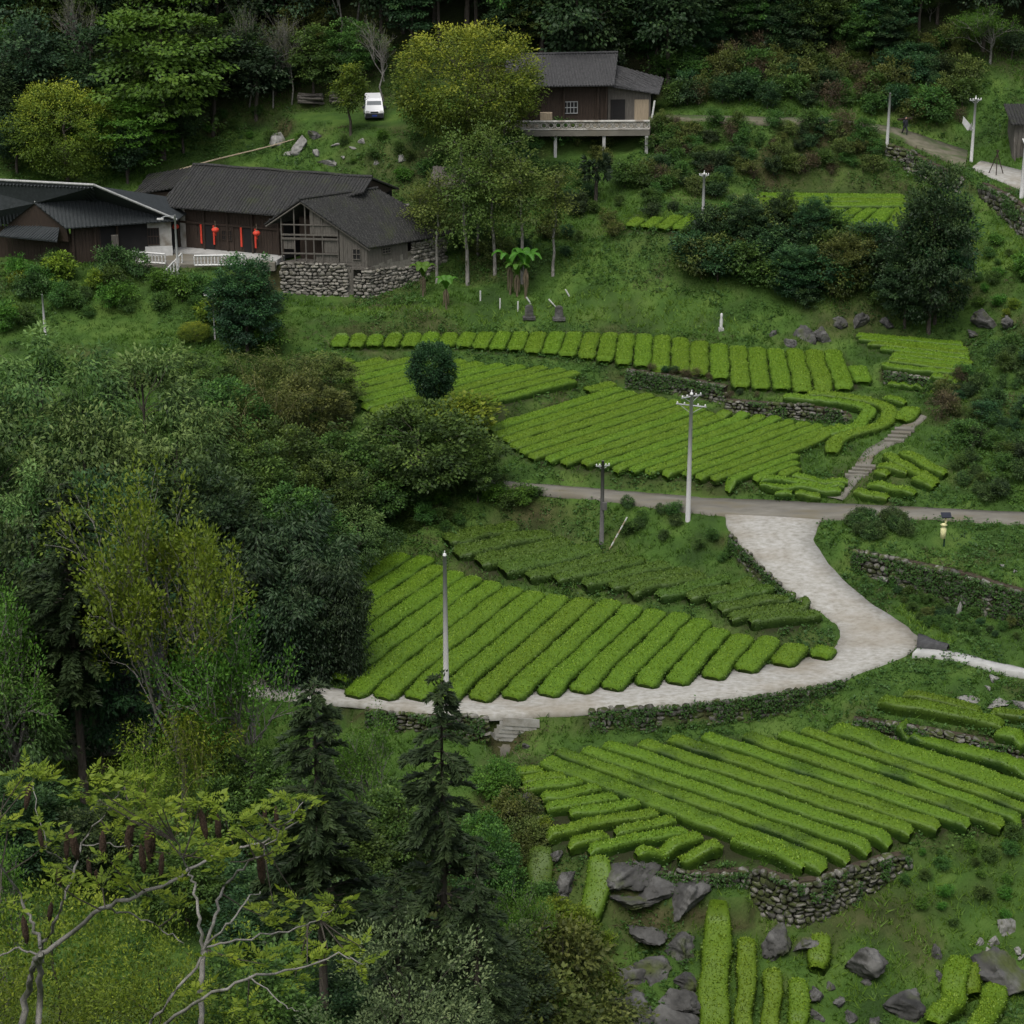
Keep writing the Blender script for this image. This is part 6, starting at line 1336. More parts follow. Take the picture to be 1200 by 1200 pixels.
MB().lathe([(.02, -.12), (.075, -.08), (.09, 0), (.085, .07), (.05, .12), (0, .13)], (0, -.05, 1.60), 12).build('head', MATS['skin'], person, True)
MB().lathe([(.098, -.01), (.098, .05), (.07, .11), (0, .14)], (0, -.035, 1.61), 12).build('hair', MATS['cloth_dark'], person, True)
bu = empty('firewood_bundle', pw + np.array([-.1, 0, 1.52]), math.radians(25)); mb = MB()
for k in range(9): mb.tube([(-.75 + .1 * random.random(), .06 * math.cos(k), .07 * math.sin(k)), (.75, .08 * math.cos(k * 2), .08 * math.sin(k * 2))], .03, 5)
mb.build('sticks', MATS['wood_dark'], bu); MB().lathe([(.11, -.03), (.115, 0), (.11, .03)], n=10).build('tie', MATS['cloth_dark'], bu, rot=(0, math.pi / 2, 0)); tag(bu, 'dark bundle of sticks on the walking person shoulder', 'bundle')
# red earth heap by the terrace
surface('red_earth', [(0.25, (0.06, 0.032, 0.022)), (0.75, (0.16, 0.09, 0.06))], scale=3, rough=.95, bump=.6)
w = hit(785, 162); tag(link('earth_heap', rock_mesh(77, 'red_earth', flat=.5, planes=2), None, (w[0], w[1] + .8, w[2] - .2), (0, 0, .3), (2.2, 1.6, 1.5)), 'heap of reddish earth beside the terrace', 'earth heap')
# ------------------------------------------------------------------ planting
surface('dry_leaf', [(0.25, (0.06, 0.048, 0.03)), (0.75, (0.20, 0.16, 0.105))], scale=4, rough=.95, bump=.4, stretch=(3, 3, .5))
TR = 'trees'
tree_px('roundyellow', 80, 95, 140, 'round yellow green tree behind the slate roofed house', ybase=214)
tree_px('layered', 192, -30, 200, 'tall bright green tree with tiered branches at the forest edge', ybase=188)
tree_px('layered', 150, 95, 150, 'lower bright green tiered tree beside the round yellow one', ybase=205)
tree_px('roundyellow', 548, 24, 188, 'largest round yellow green tree between the van and terrace house', ybase=178)
tree_px('smallround', 411, 70, 52, 'small round tree standing in front of the white van', ybase=158)
for px, yt, w, yb, k in ((512, 178, 74, 332, 'feather2'), (548, 128, 96, 334, 'feather1'), (580, 118, 84, 322, 'feather1'), (612, 150, 92, 332, 'feather2'), (648, 178, 74, 324, 'feather2'), (492, 200, 60, 312, 'feather2'), (560, 190, 70, 300, 'feather2')):
    tree_px(k, px, yt, w, 'slender feathery tree with pale thin trunk right of the wing', ybase=yb, group='slender feathery trees')
tree_px('oval', 507, 399, 60, 'dense oval dark tree standing alone in the tea', ybase=485)
tree_px('mass3', 290, 294, 96, 'dark evergreen in front of the yard balustrade', ybase=415)
tree_px('mass3', 1088, 190, 110, 'tall dark tree with pale tips beside the upper tea field', ybase=392)
tree_px('forest1', 1095, 215, 100, 'dense dark tree behind the tall one with pale tips', ybase=380)
tree_px('forest1', 285, 318, 90, 'dense dark evergreen behind the pale lamp post', ybase=405)
tree_px('mass3', 1060, 270, 80, 'lower dark tree leaning against the tall dark one', ybase=385)
tree_px('shrub_lime', 545, 462, 100, 'fresh light green sapling below the oval tree', ybase=512)
tree_px('dome', 490, 478, 200, 'wide dark green dome of foliage left of the village road end', D=140)
tree_px('dome', 430, 530, 150, 'second green dome beside the widest one', D=137)
tree_px('mass1', 560, 520, 60, 'small bushy tree at the end of the village road', D=139)
# the wooded left side
for px, yt, w, D, k, lab, g in (
    (60, 374, 230, 133, 'weep1', 'pale grey green weeping tree in the wood below the slate house', 'weeping trees'), (175, 392, 210, 134, 'weep1', 'pale grey green weeping tree in the wood below the slate house', 'weeping trees'),
    (5, 440, 190, 127, 'weep2', 'pale grey green weeping tree in the wood below the slate house', 'weeping trees'), (115, 465, 200, 124, 'weep2', 'pale grey green weeping tree in the wood below the slate house', 'weeping trees'),
    (220, 462, 160, 128, 'weep2', 'pale grey green weeping tree in the wood below the slate house', 'weeping trees'), (50, 535, 180, 118, 'weep1', 'pale grey green weeping tree in the wood below the slate house', 'weeping trees'),
    (150, 555, 170, 117, 'mass3', 'dark bushy tree deep in the wood', 'dark trees deep in the wood'), (245, 540, 150, 123, 'mass3', 'dark bushy tree deep in the wood', 'dark trees deep in the wood'),
    (10, 610, 190, 109, 'mass3', 'dark bushy tree deep in the wood', 'dark trees deep in the wood'), (120, 640, 170, 109, 'mass3', 'dark bushy tree deep in the wood', 'dark trees deep in the wood'),
    (262, 440, 130, 141, 'mass1', 'mid green bushy tree between bamboo and dark cypresses', 'bushy trees mid wood'), (315, 445, 110, 142, 'bamboo3', 'olive bamboo clump at the tea field edge', 'olive bamboo'), (362, 440, 105, 144, 'mass2', 'reddish olive tree between the olive bamboo clumps', None), (405, 505, 100, 140, 'mass1', 'mid green bushy tree between bamboo and dark cypresses', 'bushy trees mid wood'), (235, 415, 110, 150, 'mass1', 'mid green bushy tree between bamboo and dark cypresses', 'bushy trees mid wood'), (300, 510, 130, 132, 'mass1', 'mid green bushy tree between bamboo and dark cypresses', 'bushy trees mid wood'),
    (228, 378, 96, 163, 'roundyellow', 'small yellowish tree in front of the dark evergreen', None), (300, 415, 90, 150, 'bamboo3', 'olive bamboo clump at the tea field edge', 'olive bamboo'),
    (345, 408, 95, 150, 'bamboo3', 'olive bamboo clump at the tea field edge', 'olive bamboo'), (388, 415, 85, 151, 'mass2', 'rusty olive tree at the corner of the oval tree field', None), (275, 470, 100, 138, 'bamboo3', 'olive bamboo clump at the tea field edge', 'olive bamboo'),
    (395, 470, 80, 148, 'mass2', 'olive bushy tree against the tea behind the oval tree', None), (335, 490, 120, 136, 'mass1', 'mid green bushy tree between bamboo and dark cypresses', 'bushy trees mid wood'), (385, 530, 110, 134, 'mass1', 'mid green bushy tree between bamboo and dark cypresses', 'bushy trees mid wood'),
    (270, 560, 130, 126, 'mass3', 'dark bushy tree deep in the wood', 'dark trees deep in the wood'), (350, 565, 120, 127, 'mass1', 'mid green bushy tree between bamboo and dark cypresses', 'bushy trees mid wood'), (420, 590, 90, 131, 'weep2', 'small grey green weeping tree beside the fan field corner', None),
    (345, 592, 110, 124, 'darkplume', 'dark drooping cypress left of the fan tea field', 'dark cypresses'), (315, 615, 110, 121, 'darkplume', 'dark drooping cypress left of the fan tea field', 'dark cypresses'), (375, 640, 92, 119.5, 'darkplume', 'dark drooping cypress left of the fan tea field', 'dark cypresses'), (398, 652, 80, 117.3, 'darkplume', 'dark drooping cypress left of the fan tea field', 'dark cypresses'), (412, 688, 52, 116, 'darkplume', 'dark drooping cypress left of the fan tea field', 'dark cypresses'), (280, 640, 110, 119, 'darkplume', 'dark drooping cypress left of the fan tea field', 'dark cypresses'), (335, 690, 120, 116, 'darkplume', 'dark drooping cypress left of the fan tea field', 'dark cypresses'), (372, 700, 80, 116.2, 'darkplume', 'dark drooping cypress left of the fan tea field', 'dark cypresses'), (250, 655, 110, 117, 'darkplume', 'dark drooping cypress left of the fan tea field', 'dark cypresses'),
    (100, 560, 150, 106, 'fir2', 'tall bare-stemmed conifer in front of the whitewashed house', None), (215, 578, 210, 103, 'spring', 'open tree in fresh yellow leaf with grey limbs', None), (300, 700, 150, 103, 'spring2', 'lower open tree in yellow leaf leaning over the road', None),
    (20, 760, 150, 102, 'weep2', 'weeping tree beside the whitewashed house', None), (30, 690, 110, 102, 'spring2', 'bright green open tree over the hidden roof', None),
    (180, 860, 120, 99, 'bamboo2', 'lime green bamboo below the open yellow tree', 'lime bamboo'), (240, 815, 110, 101, 'bamboo2', 'lime green bamboo below the open yellow tree', 'lime bamboo'), (290, 870, 130, 101, 'mass1', 'fresh green bushy tree on the lower slope', 'fresh trees on the lower slope'), (340, 900, 130, 100, 'mass1', 'fresh green bushy tree on the lower slope', 'fresh trees on the lower slope'),
    (440, 850, 120, 103, 'spring2', 'fresh green bushy tree on the lower slope', 'fresh trees on the lower slope'), (470, 915, 130, 100, 'mass1', 'fresh green bushy tree on the lower slope', 'fresh trees on the lower slope'), (400, 950, 140, 97, 'mass1', 'fresh green bushy tree on the lower slope', 'fresh trees on the lower slope'), (570, 955, 90, 98, 'mass1', 'fresh green bushy tree on the lower slope', 'fresh trees on the lower slope'),
    (120, 940, 150, 97, 'mass3', 'dark tree under the whitewashed house', 'dark trees under the whitewashed house'), (30, 910, 150, 98, 'mass3', 'dark tree under the whitewashed house', 'dark trees under the whitewashed house'), (220, 970, 150, 94, 'mass1', 'fresh green bushy tree on the lower slope', 'fresh trees on the lower slope'), (320, 1010, 150, 90, 'mass3', 'dark tree behind the two firs', 'dark trees behind the firs'), (430, 1030, 150, 90, 'mass3', 'dark tree behind the two firs', 'dark trees behind the firs'),
    (600, 1030, 110, 93, 'spring2', 'bright green open tree right of the taller fir', None), (590, 1090, 140, 87, 'mass3', 'dark bushy tree right of the taller fir', None),
    (523, 786, 225, 66, 'fir1', 'tall dark fir in front of the pale road', None), (383, 795, 170, 69, 'fir2', 'slimmer fir with a bare brown stem', None), (560, 985, 150, 62, 'fir1', 'short broad fir hugging the tall fir', None), (470, 1020, 130, 60, 'fir1', 'low fir left of the tall fir', None),
    (80, 1040, 280, 50, 'limebush', 'yellow green leafy bush behind the bare forked limbs', 'yellow green leafy bushes'), (200, 1080, 240, 48, 'limebush', 'yellow green leafy bush behind the bare forked limbs', 'yellow green leafy bushes'), (10, 1100, 200, 46, 'limebush', 'yellow green leafy bush behind the bare forked limbs', 'yellow green leafy bushes'), (20, 1000, 150, 60, 'spring2', 'bright green leafy tree behind the bare forked limbs', None),
    (300, 1110, 200, 52, 'mass1', 'bright green leafy bush under the forked limbs', None), (400, 1130, 170, 70, 'mass3', 'dark bush at the foot of the slimmer fir', None), (485, 1085, 190, 46, 'pale', 'pale silvery bush below the low fir', None), (560, 1150, 150, 74, 'mass3', 'dark bush below the short fir', None), (640, 1150, 160, 86, 'shrub_olive', 'olive bush on the slope right of the short fir', 'olive bushes'), (660, 1070, 120, 92, 'shrub_olive', 'olive bush on the slope right of the short fir', 'olive bushes'), (700, 1160, 120, 89, 'shrub_olive', 'olive bush on the slope right of the short fir', 'olive bushes')):
    tree_px(k, px, yt, w, lab, D=D, group=g)
# the forest behind
rf = random.Random(8)
KW = dict(forest1='dark green', forest2='dark tiered', forest3='blue green', forest4='mid green', forestfir='dark needle-leaved', bare='leafless', mass2='olive', mass3='dark leafy', mass1='green', shrub_green='mid green', shrub_olive='olive', shrub_dark='dark green', shrub_grey='grey green', shrub_bright='bright green', shrub_lime='lime green', shrub_brown='brownish')
for D, n, kinds in ((203.6, 34, None), (206.5, 39, None), (210, 39, None), (214, 34, None), (220, 29, None)):
    for i in range(n):
        px = -160 + 1520 * (i + rf.uniform(.1, .9)) / n
        if D < 205 and not 590 < px < 800: continue
        scrub = False
        k = rf.choice(['forest3', 'forest1', 'mass2', 'forest4', 'mass3']) if scrub else rf.choice(['forest1', 'forest1', 'forest2', 'forest3', 'forest3', 'forestfir', 'forest4', 'bare'] if px < 470 else ['forest1', 'forest2', 'forest3', 'forest4', 'forest3', 'forest1'])
        h = rf.uniform(4.5, 7.5) if scrub else rf.uniform(10, 16)
        x = (px - 600) / ppm(0, D, 30)
        big = k.startswith('shrub')
        plant(k, x, D + rf.uniform(-2, 2), h * (.6 if big else 1), (rf.uniform(3.5, 5) if big else (h * (rf.uniform(.75, 1.0) if scrub else rf.uniform(.55, .72)) if k not in ('forestfir', 'bare') else h * .4)), 'dark shrub on the rocky hillside above the upper track' if big else (KW[k] + ' low tree on the rocky hillside above the upper track' if scrub else KW[k] + ' forest tree on the hillside behind the houses'), 'hillside shrubs' if big else ('low hillside trees' if scrub else 'forest trees'))
for i in range(46):                     # understorey at the forest edge
    px = 590 + 640 * (i + rf.uniform(.1, .9)) / 46 if i < 34 else rf.uniform(-40, 420); D = rf.uniform(203.2, 207.5); k = rf.choice(['mass3', 'mass3', 'mass1', 'mass2', 'mass3']); h = rf.uniform(4.5, 7.5)
    plant(k, (px - 600) / ppm(0, D, 25), D, h, h * rf.uniform(.8, 1.1), KW[k] + ' understorey tree at the foot of the forest', 'understorey trees')
for px, yt, w, yb, k in ((-10, 60, 120, 170, 'forest1'), (40, 10, 120, 165, 'forest3'), (110, 20, 110, 160, 'forest1'), (250, 20, 120, 160, 'forest2'), (300, 30, 100, 140, 'forest3'), (20, 130, 90, 205, 'forest3'), (150, 150, 90, 215, 'forest3'), (215, 110, 90, 180, 'forest1')):
    tree_px(k, px, yt, w, KW[k] + ' forest tree on the hillside behind the houses', ybase=yb, group='forest trees')
for px, yt, w, yb in ((98, -20, 60, 110), (320, 20, 70, 128), (342, 10, 60, 122), (450, 20, 70, 118), (292, 0, 60, 126)):
    tree_px('bare', px, yt, w, 'thin leafless pale tree against the dark forest', ybase=yb, group='thin leafless trees')
tree_px('forest4', 368, 28, 80, 'mid green tree right behind the log heap', ybase=124); tree_px('spring2', 5, 20, 70, 'bright leafy tree beyond the round yellow tree', ybase=120)
tree_px('spring2', 1160, 5, 130, 'light green open tree behind the flag pole', D=203); tree_px('spring2', 1090, -10, 130, 'yellowish open tree above the grey track wall', D=208)
tree_px('forest3', 1185, 30, 110, 'blue green tree over the plank shed', D=204)
# shrubs on banks and slopes: (image polygon, how many, kinds, heights, label, group)
def inside(px, py, poly): return bool(inpoly(np.array([px]), np.array([py]), poly)[0])
def scatter(poly, n, kinds, h, label, group, asp=1.15, mind=10, name='shrub', cat='shrub'):
    xs, ys = [p[0] for p in poly], [p[1] for p in poly]; done = []; tries = 0
    while len(done) < n and tries < n * 40:
        tries += 1; px, py = rf.uniform(min(xs), max(xs)), rf.uniform(min(ys), max(ys))
        if not inside(px, py, poly) or any((px - a) ** 2 + ((py - b) * 1.6) ** 2 < mind ** 2 for a, b in done): continue
        w = hit(px, py); i, j = int((w[0] - G.x0) / G.st), int((w[1] - G.y0) / G.st)
        if 0 <= i < G.nx and 0 <= j < G.ny and COVER[i, j]: continue
        done.append((px, py)); k = rf.choice(kinds); hh = rf.uniform(*h)
        plant(k, w[0], w[1] + .3, hh, hh * asp * rf.uniform(.85, 1.3), KW[k] + ' ' + label, group, name=name, cat=cat)
scatter([(490,170),(700,165),(770,190),(800,240),(640,260),(660,330),(560,330),(500,250)], 46, ['shrub_green','shrub_olive','shrub_dark','shrub_green'], (1.3, 2.8), 'leafy shrub on the steep bank under the terrace house', 'shrubs under the terrace house', mind=14)
scatter([(850,272),(870,250),(900,250),(960,262),(985,295),(1040,300),(1050,370),(960,372),(860,345),(810,330),(805,300)], 50, ['shrub_dark','shrub_green','shrub_olive','shrub_green','shrub_dark'], (2.0, 3.8), 'big shrub of the dense thicket below the upper tea field', 'thicket shrubs', mind=16)
for px, yt, w, yb in ((870, 228, 60, 300), (915, 222, 40, 285), (952, 228, 52, 300), (990, 275, 70, 345), (930, 285, 80, 350)):
    tree_px('mass3' if px < 960 else 'mass2', px, yt, w, 'upright dark bush of the thicket below the upper tea field', ybase=yb, group='upright thicket bushes', name='shrub', cat='shrub')
scatter([(1120,455),(1200,400),(1210,600),(1130,590),(1115,560)], 44, ['shrub_grey','shrub_grey','shrub_green','shrub_dark'], (.8, 1.7), 'shrub on the slope right of the stair path', 'shrubs right of the stair path', mind=12)
scatter([(1090,470),(1130,440),(1140,530),(1100,520)], 8, ['shrub_olive','shrub_green','shrub_brown'], (1.0, 2.2), 'shrub at the head of the stair path', 'shrubs at the stair head', mind=10)
scatter([(760,150),(1030,158),(1045,200),(1010,215),(880,215),(850,235),(760,230)], 84, ['shrub_olive','shrub_green','shrub_green','shrub_dark','shrub_brown'], (.9, 2.1), 'scrubby bush on the rough bank below the upper track', 'bank scrub below the track', name='scrub_bush', cat='scrub', mind=9)
scatter([(770,60),(1130,60),(1135,150),(1060,150),(1000,135),(790,130)], 100, ['shrub_dark','shrub_olive','shrub_brown','shrub_green','shrub_dark','shrub_green'], (1.4, 3.2), 'scrubby bush on the rocky hillside above the upper track', 'hillside scrub', name='scrub_bush', cat='scrub', mind=11)
scatter([(430,570),(580,575),(640,590),(600,612),(520,628),(430,640),(400,620)], 34, ['shrub_green','shrub_bright','shrub_green'], (.7, 1.6), 'weed bush on the bank under the village road end', 'weed bushes under the road end', name='weed_clump', cat='weed', mind=11)
scatter([(720,600),(800,606),(845,640),(860,665),(790,648),(720,630)], 12, ['shrub_grey','shrub_green'], (.6, 1.1), 'low shrub between the wooden pole and sloping road', 'low shrubs by the wooden pole', mind=10)
scatter([(985,608),(1060,612),(1070,632),(1010,640)], 16, ['shrub_grey'], (.9, 1.3), 'clipped bush at the road junction corner', 'junction corner bushes', mind=8)
scatter([(1020,672),(1060,695),(1100,715),(1200,740),(1200,755),(1100,745),(1040,705)], 30, ['shrub_green','shrub_olive','shrub_green','shrub_dark'], (.4, .9), 'low scrub on the earthy bank under the lamp plateau', 'plateau bank scrub', name='scrub_bush', cat='scrub', mind=9)
scatter([(-10,320),(150,320),(240,350),(330,360),(320,420),(200,380),(60,375),(-10,400)], 40, ['shrub_green','shrub_bright','shrub_lime','shrub_grey'], (1.0, 2.6), 'bush on the slope below the two houses', 'bushes below the houses', name='bush', cat='bush', mind=14)
scatter([(565,905),(610,930),(640,985),(640,1060),(700,1090),(740,1190),(600,1200),(560,1000)], 50, ['shrub_green','shrub_olive','shrub_bright','shrub_olive','shrub_lime'], (.9, 2.2), 'mixed bush on the slope left of the grey outcrop', 'bushes left of the outcrop', name='bush', cat='bush', mind=15)
scatter([(700,440),(850,450),(905,470),(850,475),(760,455)], 12, ['shrub_dark','shrub_brown'], (.5, .9), 'low scrub above the shadowy stone wall', 'scrub above the shadowy wall', name='scrub_bush', cat='scrub', mind=10)
scatter([(220,140),(330,135),(480,170),(480,225),(400,200),(240,185)], 16, ['shrub_green','shrub_bright'], (.6, 1.6), 'small bush on the slope behind the lantern house', 'bushes behind the lantern house', name='bush', cat='bush', mind=14)
scatter([(640,225),(780,235),(790,250),(700,300),(640,330)], 18, ['shrub_green','shrub_olive','shrub_dark'], (.8, 2.0), 'bush on the bank left of the lone pole', 'bushes left of the lone pole', name='bush', cat='bush', mind=13)
scatter([(1130,290),(1200,285),(1200,380),(1130,370)], 16, ['shrub_bright','shrub_green','shrub_lime'], (.6, 1.2), 'plant in the garden plots under the stone yard wall', 'garden plants', name='garden_plant', cat='plant', mind=12)
scatter([(1060,1000),(1190,990),(1195,1090),(1110,1100),(1060,1060)], 20, ['shrub_green','shrub_bright'], (.4, .9), 'leafy weed clump on the lower right grass slope', 'weed clumps on the lower slope', name='weed_clump', cat='weed', mind=14)
scatter([(1205,270),(1420,290),(1420,1150),(1330,1150),(1205,1000),(1205,620)], 60, ['shrub_green','shrub_dark','shrub_olive','shrub_bright'], (1.0, 2.6), 'bush on the terraces beyond the plank shed and lamp plateau', 'bushes beyond the plateau', name='bush', cat='bush', mind=26)
for px, yb, ht in ((598, 345, 56), (616, 350, 60), (606, 348, 44), (496, 348, 42), (523, 362, 40)):
    w = hit(px, yb); s_ = ppm(*w); h = ht / s_; root = empty('banana_plant', w, rf.uniform(0, 6)); mb = MB()
    mb.tube([(0, 0, -.2), (0, 0, h * .6)], [.09, .07], 8)
    for k in range(9): a = k * 2.4; mb.tube([(.06 * math.cos(a), .06 * math.sin(a), h * .58), (.2 * math.cos(a), .2 * math.sin(a), h * rf.uniform(.38, .5)), (.22 * math.cos(a), .22 * math.sin(a), h * rf.uniform(.05, .25))], [.02, .045, .015], 4)
    mb.build('stem', MATS['dry_leaf'], root); L = Leafy()
    for k in range(6):
        a = k * 1.05 + rf.random(); e = np.array([math.cos(a), math.sin(a), 0]); sd = np.array([-e[1], e[0], 0]); n = 8; t = np.linspace(0, 1, n); ln = np.array([0, 0, h * .58]) + e * (1.3 * t)[:, None] * h * .3 + np.c_[np.zeros((n, 2)), h * .42 * np.sin(t * 2.2) * (1.1 - .3 * t)]
        wd = .26 * np.sin(np.clip(t, .05, 1) * math.pi * .95) + .02
        for i in range(n - 1):
            for sg in (-1, 1): L.add(np.array([ln[i], ln[i + 1], ln[i + 1] + sd * sg * wd[i + 1] - [0, 0, .08], ln[i] + sd * sg * wd[i] - [0, 0, .08]]), np.array([.5 + .1 * rf.random()]))
    link('leaf', L.mesh('leaf', 'leaf_bright'), root); tag(root, 'ragged banana plant with dry brown stem near the white posts' if px > 560 else 'ragged banana plant beside the wing stone wall', 'banana plant', 'banana plants near the posts' if px > 560 else 'banana plants by the wing')
w = hit(698, 238); h = 62 / ppm(*w); root = empty('palm_tree', w); MB().tube([(0, 0, -.3), (.05, 0, h * .5), (0, 0, h * .68)], [.16, .13, .15], 8).build('trunk', MATS['bark'], root); L = Leafy()
rp = np.random.default_rng(3)
for k in range(34):
    a = rp.uniform(0, 6.28); el = rp.uniform(-.7, 1.2); e = np.array([math.cos(a) * math.cos(el), math.sin(a) * math.cos(el), math.sin(el)]); c = np.array([0, 0, h * .68]) + e * h * .22
    n = 16; fan = rp.normal(size=(n, 3)) * .45; L.add(leaf_quads(np.repeat(c[None], n, 0), e + fan - [0, 0, .15], h * .16, .10, rng=rp), .3 + .1 * rp.normal(size=n))
    L.add(leaf_quads(np.array([[0, 0, h * .68]]), e[None], h * .24, .015, rng=rp), np.array([.3]))
link('fronds', L.mesh('fronds', 'leaf_blue'), root); tag(root, 'dark fan palm on the bank below the terrace', 'palm')

# ------------------------------------------------------------------ the leafing tree close by, with hanging brown catkins
FT = empty('catkin_tree', (PD(42, 1200, 17.0)[0], 17.0, gz(PD(42, 1200, 17.0)[0], 17.0))); fo = np.array(FT.location)
tag(FT, 'open tree with bare forked grey limbs, young compound leaves and brown catkins', 'tree')
rl = np.random.default_rng(12)
def fp(px, py, D): return PD(px, py, D) - fo
BR = [([(23,1240),(30,1170),(41,1127),(47,1118)], 17.0, (.075,.05)), ([(46,1240),(45,1170),(48,1130),(47,1118)], 16.8, (.065,.05)), ([(47,1118),(79,1095),(117,1066),(163,1048),(219,1022),(262,996),(315,985),(352,962)], 17.0, (.055,.012)),
      ([(47,1118),(61,1089),(76,1050),(87,1022),(96,990),(128,946),(146,922)], 17.4, (.04,.010)), ([(47,1110),(36,1080),(26,1054),(0,1013),(-25,985)], 16.6, (.038,.012)), ([(117,1066),(150,1070),(185,1085),(215,1105)], 16.5, (.022,.008)), ([(87,1022),(60,1000),(48,970),(38,915)], 17.8, (.022,.006)), ([(96,990),(130,990),(165,992)], 17.5, (.016,.006)),
      ([(235,1240),(234,1190),(239,1112)], 16.2, (.06,.045)), ([(239,1112),(232,1070),(227,1037),(220,1019),(205,985)], 16.0, (.035,.010)), ([(239,1112),(254,1069),(262,1040),(290,1012),(306,1002),(340,960),(355,940)], 16.4, (.035,.008)), ([(239,1112),(265,1085),(292,1054),(305,1045)], 15.8, (.025,.008)), ([(175,1205),(205,1160),(242,1115)], 16.0, (.03,.022)),
      ([(187,1205),(233,1171),(292,1144),(344,1139),(400,1118),(425,1130)], 15.6, (.035,.008)), ([(242,1110),(274,1101),(335,1092),(375,1075),(392,1060)], 16.0, (.022,.007)), ([(47,1118),(20,1110),(-20,1130)], 16.9, (.025,.012)), ([(292,1144),(330,1175),(350,1185)], 15.4, (.015,.006))]
allp = []
for pts, D, (r0, r1) in BR:
    r0, r1 = r0 * .45, r1 * .55
    n = len(pts); ln = np.array([fp(x, y, D + .35 * math.sin(i * 1.3 + D * 3)) for i, (x, y) in enumerate(pts)])
    t = np.linspace(0, n - 1, n * 4); f = np.stack([np.interp(t, np.arange(n), ln[:, k]) for k in range(3)], 1); f[1:-1] += rl.normal(size=(len(f) - 2, 3)) * .012
    MB().tube(f, np.linspace(r0, r1, len(f)), 7).build('branch', MATS['bark_pale'], FT, True); allp.append(f)
MB().tube([fp(23, 1240, 17.0), fp(30, 1330, 17.0), (0, 0, .0), (0, 0, -.5)], [.036, .06, .11, .13], 8).build('trunk', MATS['bark_pale'], FT, True)
MB().tube([fp(235, 1240, 16.2), fp(230, 1330, 16.4), fp(150, 1460, 16.8), (.1, 0, -.2)], [.028, .045, .07, .09], 8).build('trunk', MATS['bark_pale'], FT, True)
allp = np.concatenate(allp)
CL = [(30,905),(40,912),(100,915),(105,932),(145,915),(175,935),(180,960),(150,960),(45,970),(60,985),(10,965),(130,975),(235,940),(260,945),(300,950),(320,965),(290,985),(240,990),(250,1005),(160,1035),(215,1030),(210,1065),(80,1020),(340,935),(355,950),(65,1035),(195,965),(320,1060),(350,1055),(310,1075),(260,1120),(230,1165),(290,1180),(350,1105),(360,1130),(385,1115),(420,1130),(380,1085),(130,1010),(270,1010),(310,1000),(330,990),(150,940),(5,930),(190,945),(225,975),(280,965),(345,1145),(310,1130),(0,1060),(120,1040),(175,1050),(395,1060),(425,1110),(200,1000)]
foliage('leaf_young', (0.045, 0.085, 0.009), (0.140, 0.210, 0.018), (0.28, 0.34, 0.034), trans=.4, var=.02)
surface('catkin', [(0.2, (0.02, 0.012, 0.008)), (0.8, (0.065, 0.04, 0.025))], scale=30, rough=.9, bump=.8, bscale=60, dist=.02)
LY = Leafy()
for x, y in CL:
    D = 16.6 + rl.normal() * .5; c = fp(x, y, D); k = np.argmin(((allp - c) ** 2).sum(1)); D = allp[k][1] + fo[1] + rl.normal() * .15; c = fp(x, y, D)
    MB().tube([allp[k], (allp[k] + c) / 2 - [0, 0, .02], c], [.008, .006, .004], 5).build('twig', MATS['bark'], FT)
    for j in range(rl.integers(6, 10)):
        a = rl.uniform(0, 6.28); e = unit(np.array([math.cos(a), math.sin(a), rl.uniform(-.1, .9)])); Lr = rl.uniform(.12, .22); nl = 6; t = np.linspace(.3, 1, nl)
        rach = c + e * (Lr * t)[:, None] - np.c_[np.zeros((nl, 2)), .05 * t ** 2]; sd = unit(np.cross(e, [0, 0, 1])); bt = .55 + .12 * rl.normal()
        for sg in (-1, 1): LY.add(leaf_quads(rach, np.tile(e * .75 + sd * sg, (nl, 1)) + rl.normal(size=(nl, 3)) * .12, 0.062 * np.linspace(1, .75, nl), .18, nrm=np.array([0, 0, 1.0]), rng=rl), bt + .06 * rl.normal(size=nl))
        LY.add(leaf_quads(c[None], e[None], Lr, .015, rng=rl), np.array([.4])); LY.add(leaf_quads(rach[-1:], e[None], .10, .2, rng=rl), np.array([bt]))
link('leaves', LY.mesh('leaves', 'leaf_young'), FT)
cmesh = []
for s_ in range(3):
    V, F = ICO2[0].copy(), ICO2[1]; V = np.repeat(V, 1, 0); V4, F4 = ico(4); r = 1 + .22 * vnoise(V4[:, 0] * 5 + s_, V4[:, 1] * 5, V4[:, 2] * 9, s_); cmesh.append(np_mesh('catkin', V4 * r[:, None] * [.028, .028, .13] - [0, 0, .13], F4, MATS['catkin']))
for x, y, L in ((83,972,44),(120,975,40),(155,960,44),(172,975,44),(177,968,40),(190,1000,30),(235,950,36),(255,955,34),(305,1000,44),(103,1006,26),(112,1020,26),(27,1074,36),(60,1058,30),(78,978,30),(170,925,22),(310,948,24),(323,945,24),(68,1018,30),(46,972,26),(150,985,30),(165,990,36),(35,920,30)):
    c0 = fp(x, y, 16.8); k = np.argmin(((allp - c0) ** 2).sum(1)); c = fp(x, y, allp[k][1] + fo[1]); s = L / 36
    link('catkin', cmesh[int(x) % 3], FT, tuple(c), (rl.normal() * .12, rl.normal() * .12, 0), (s, s, s))

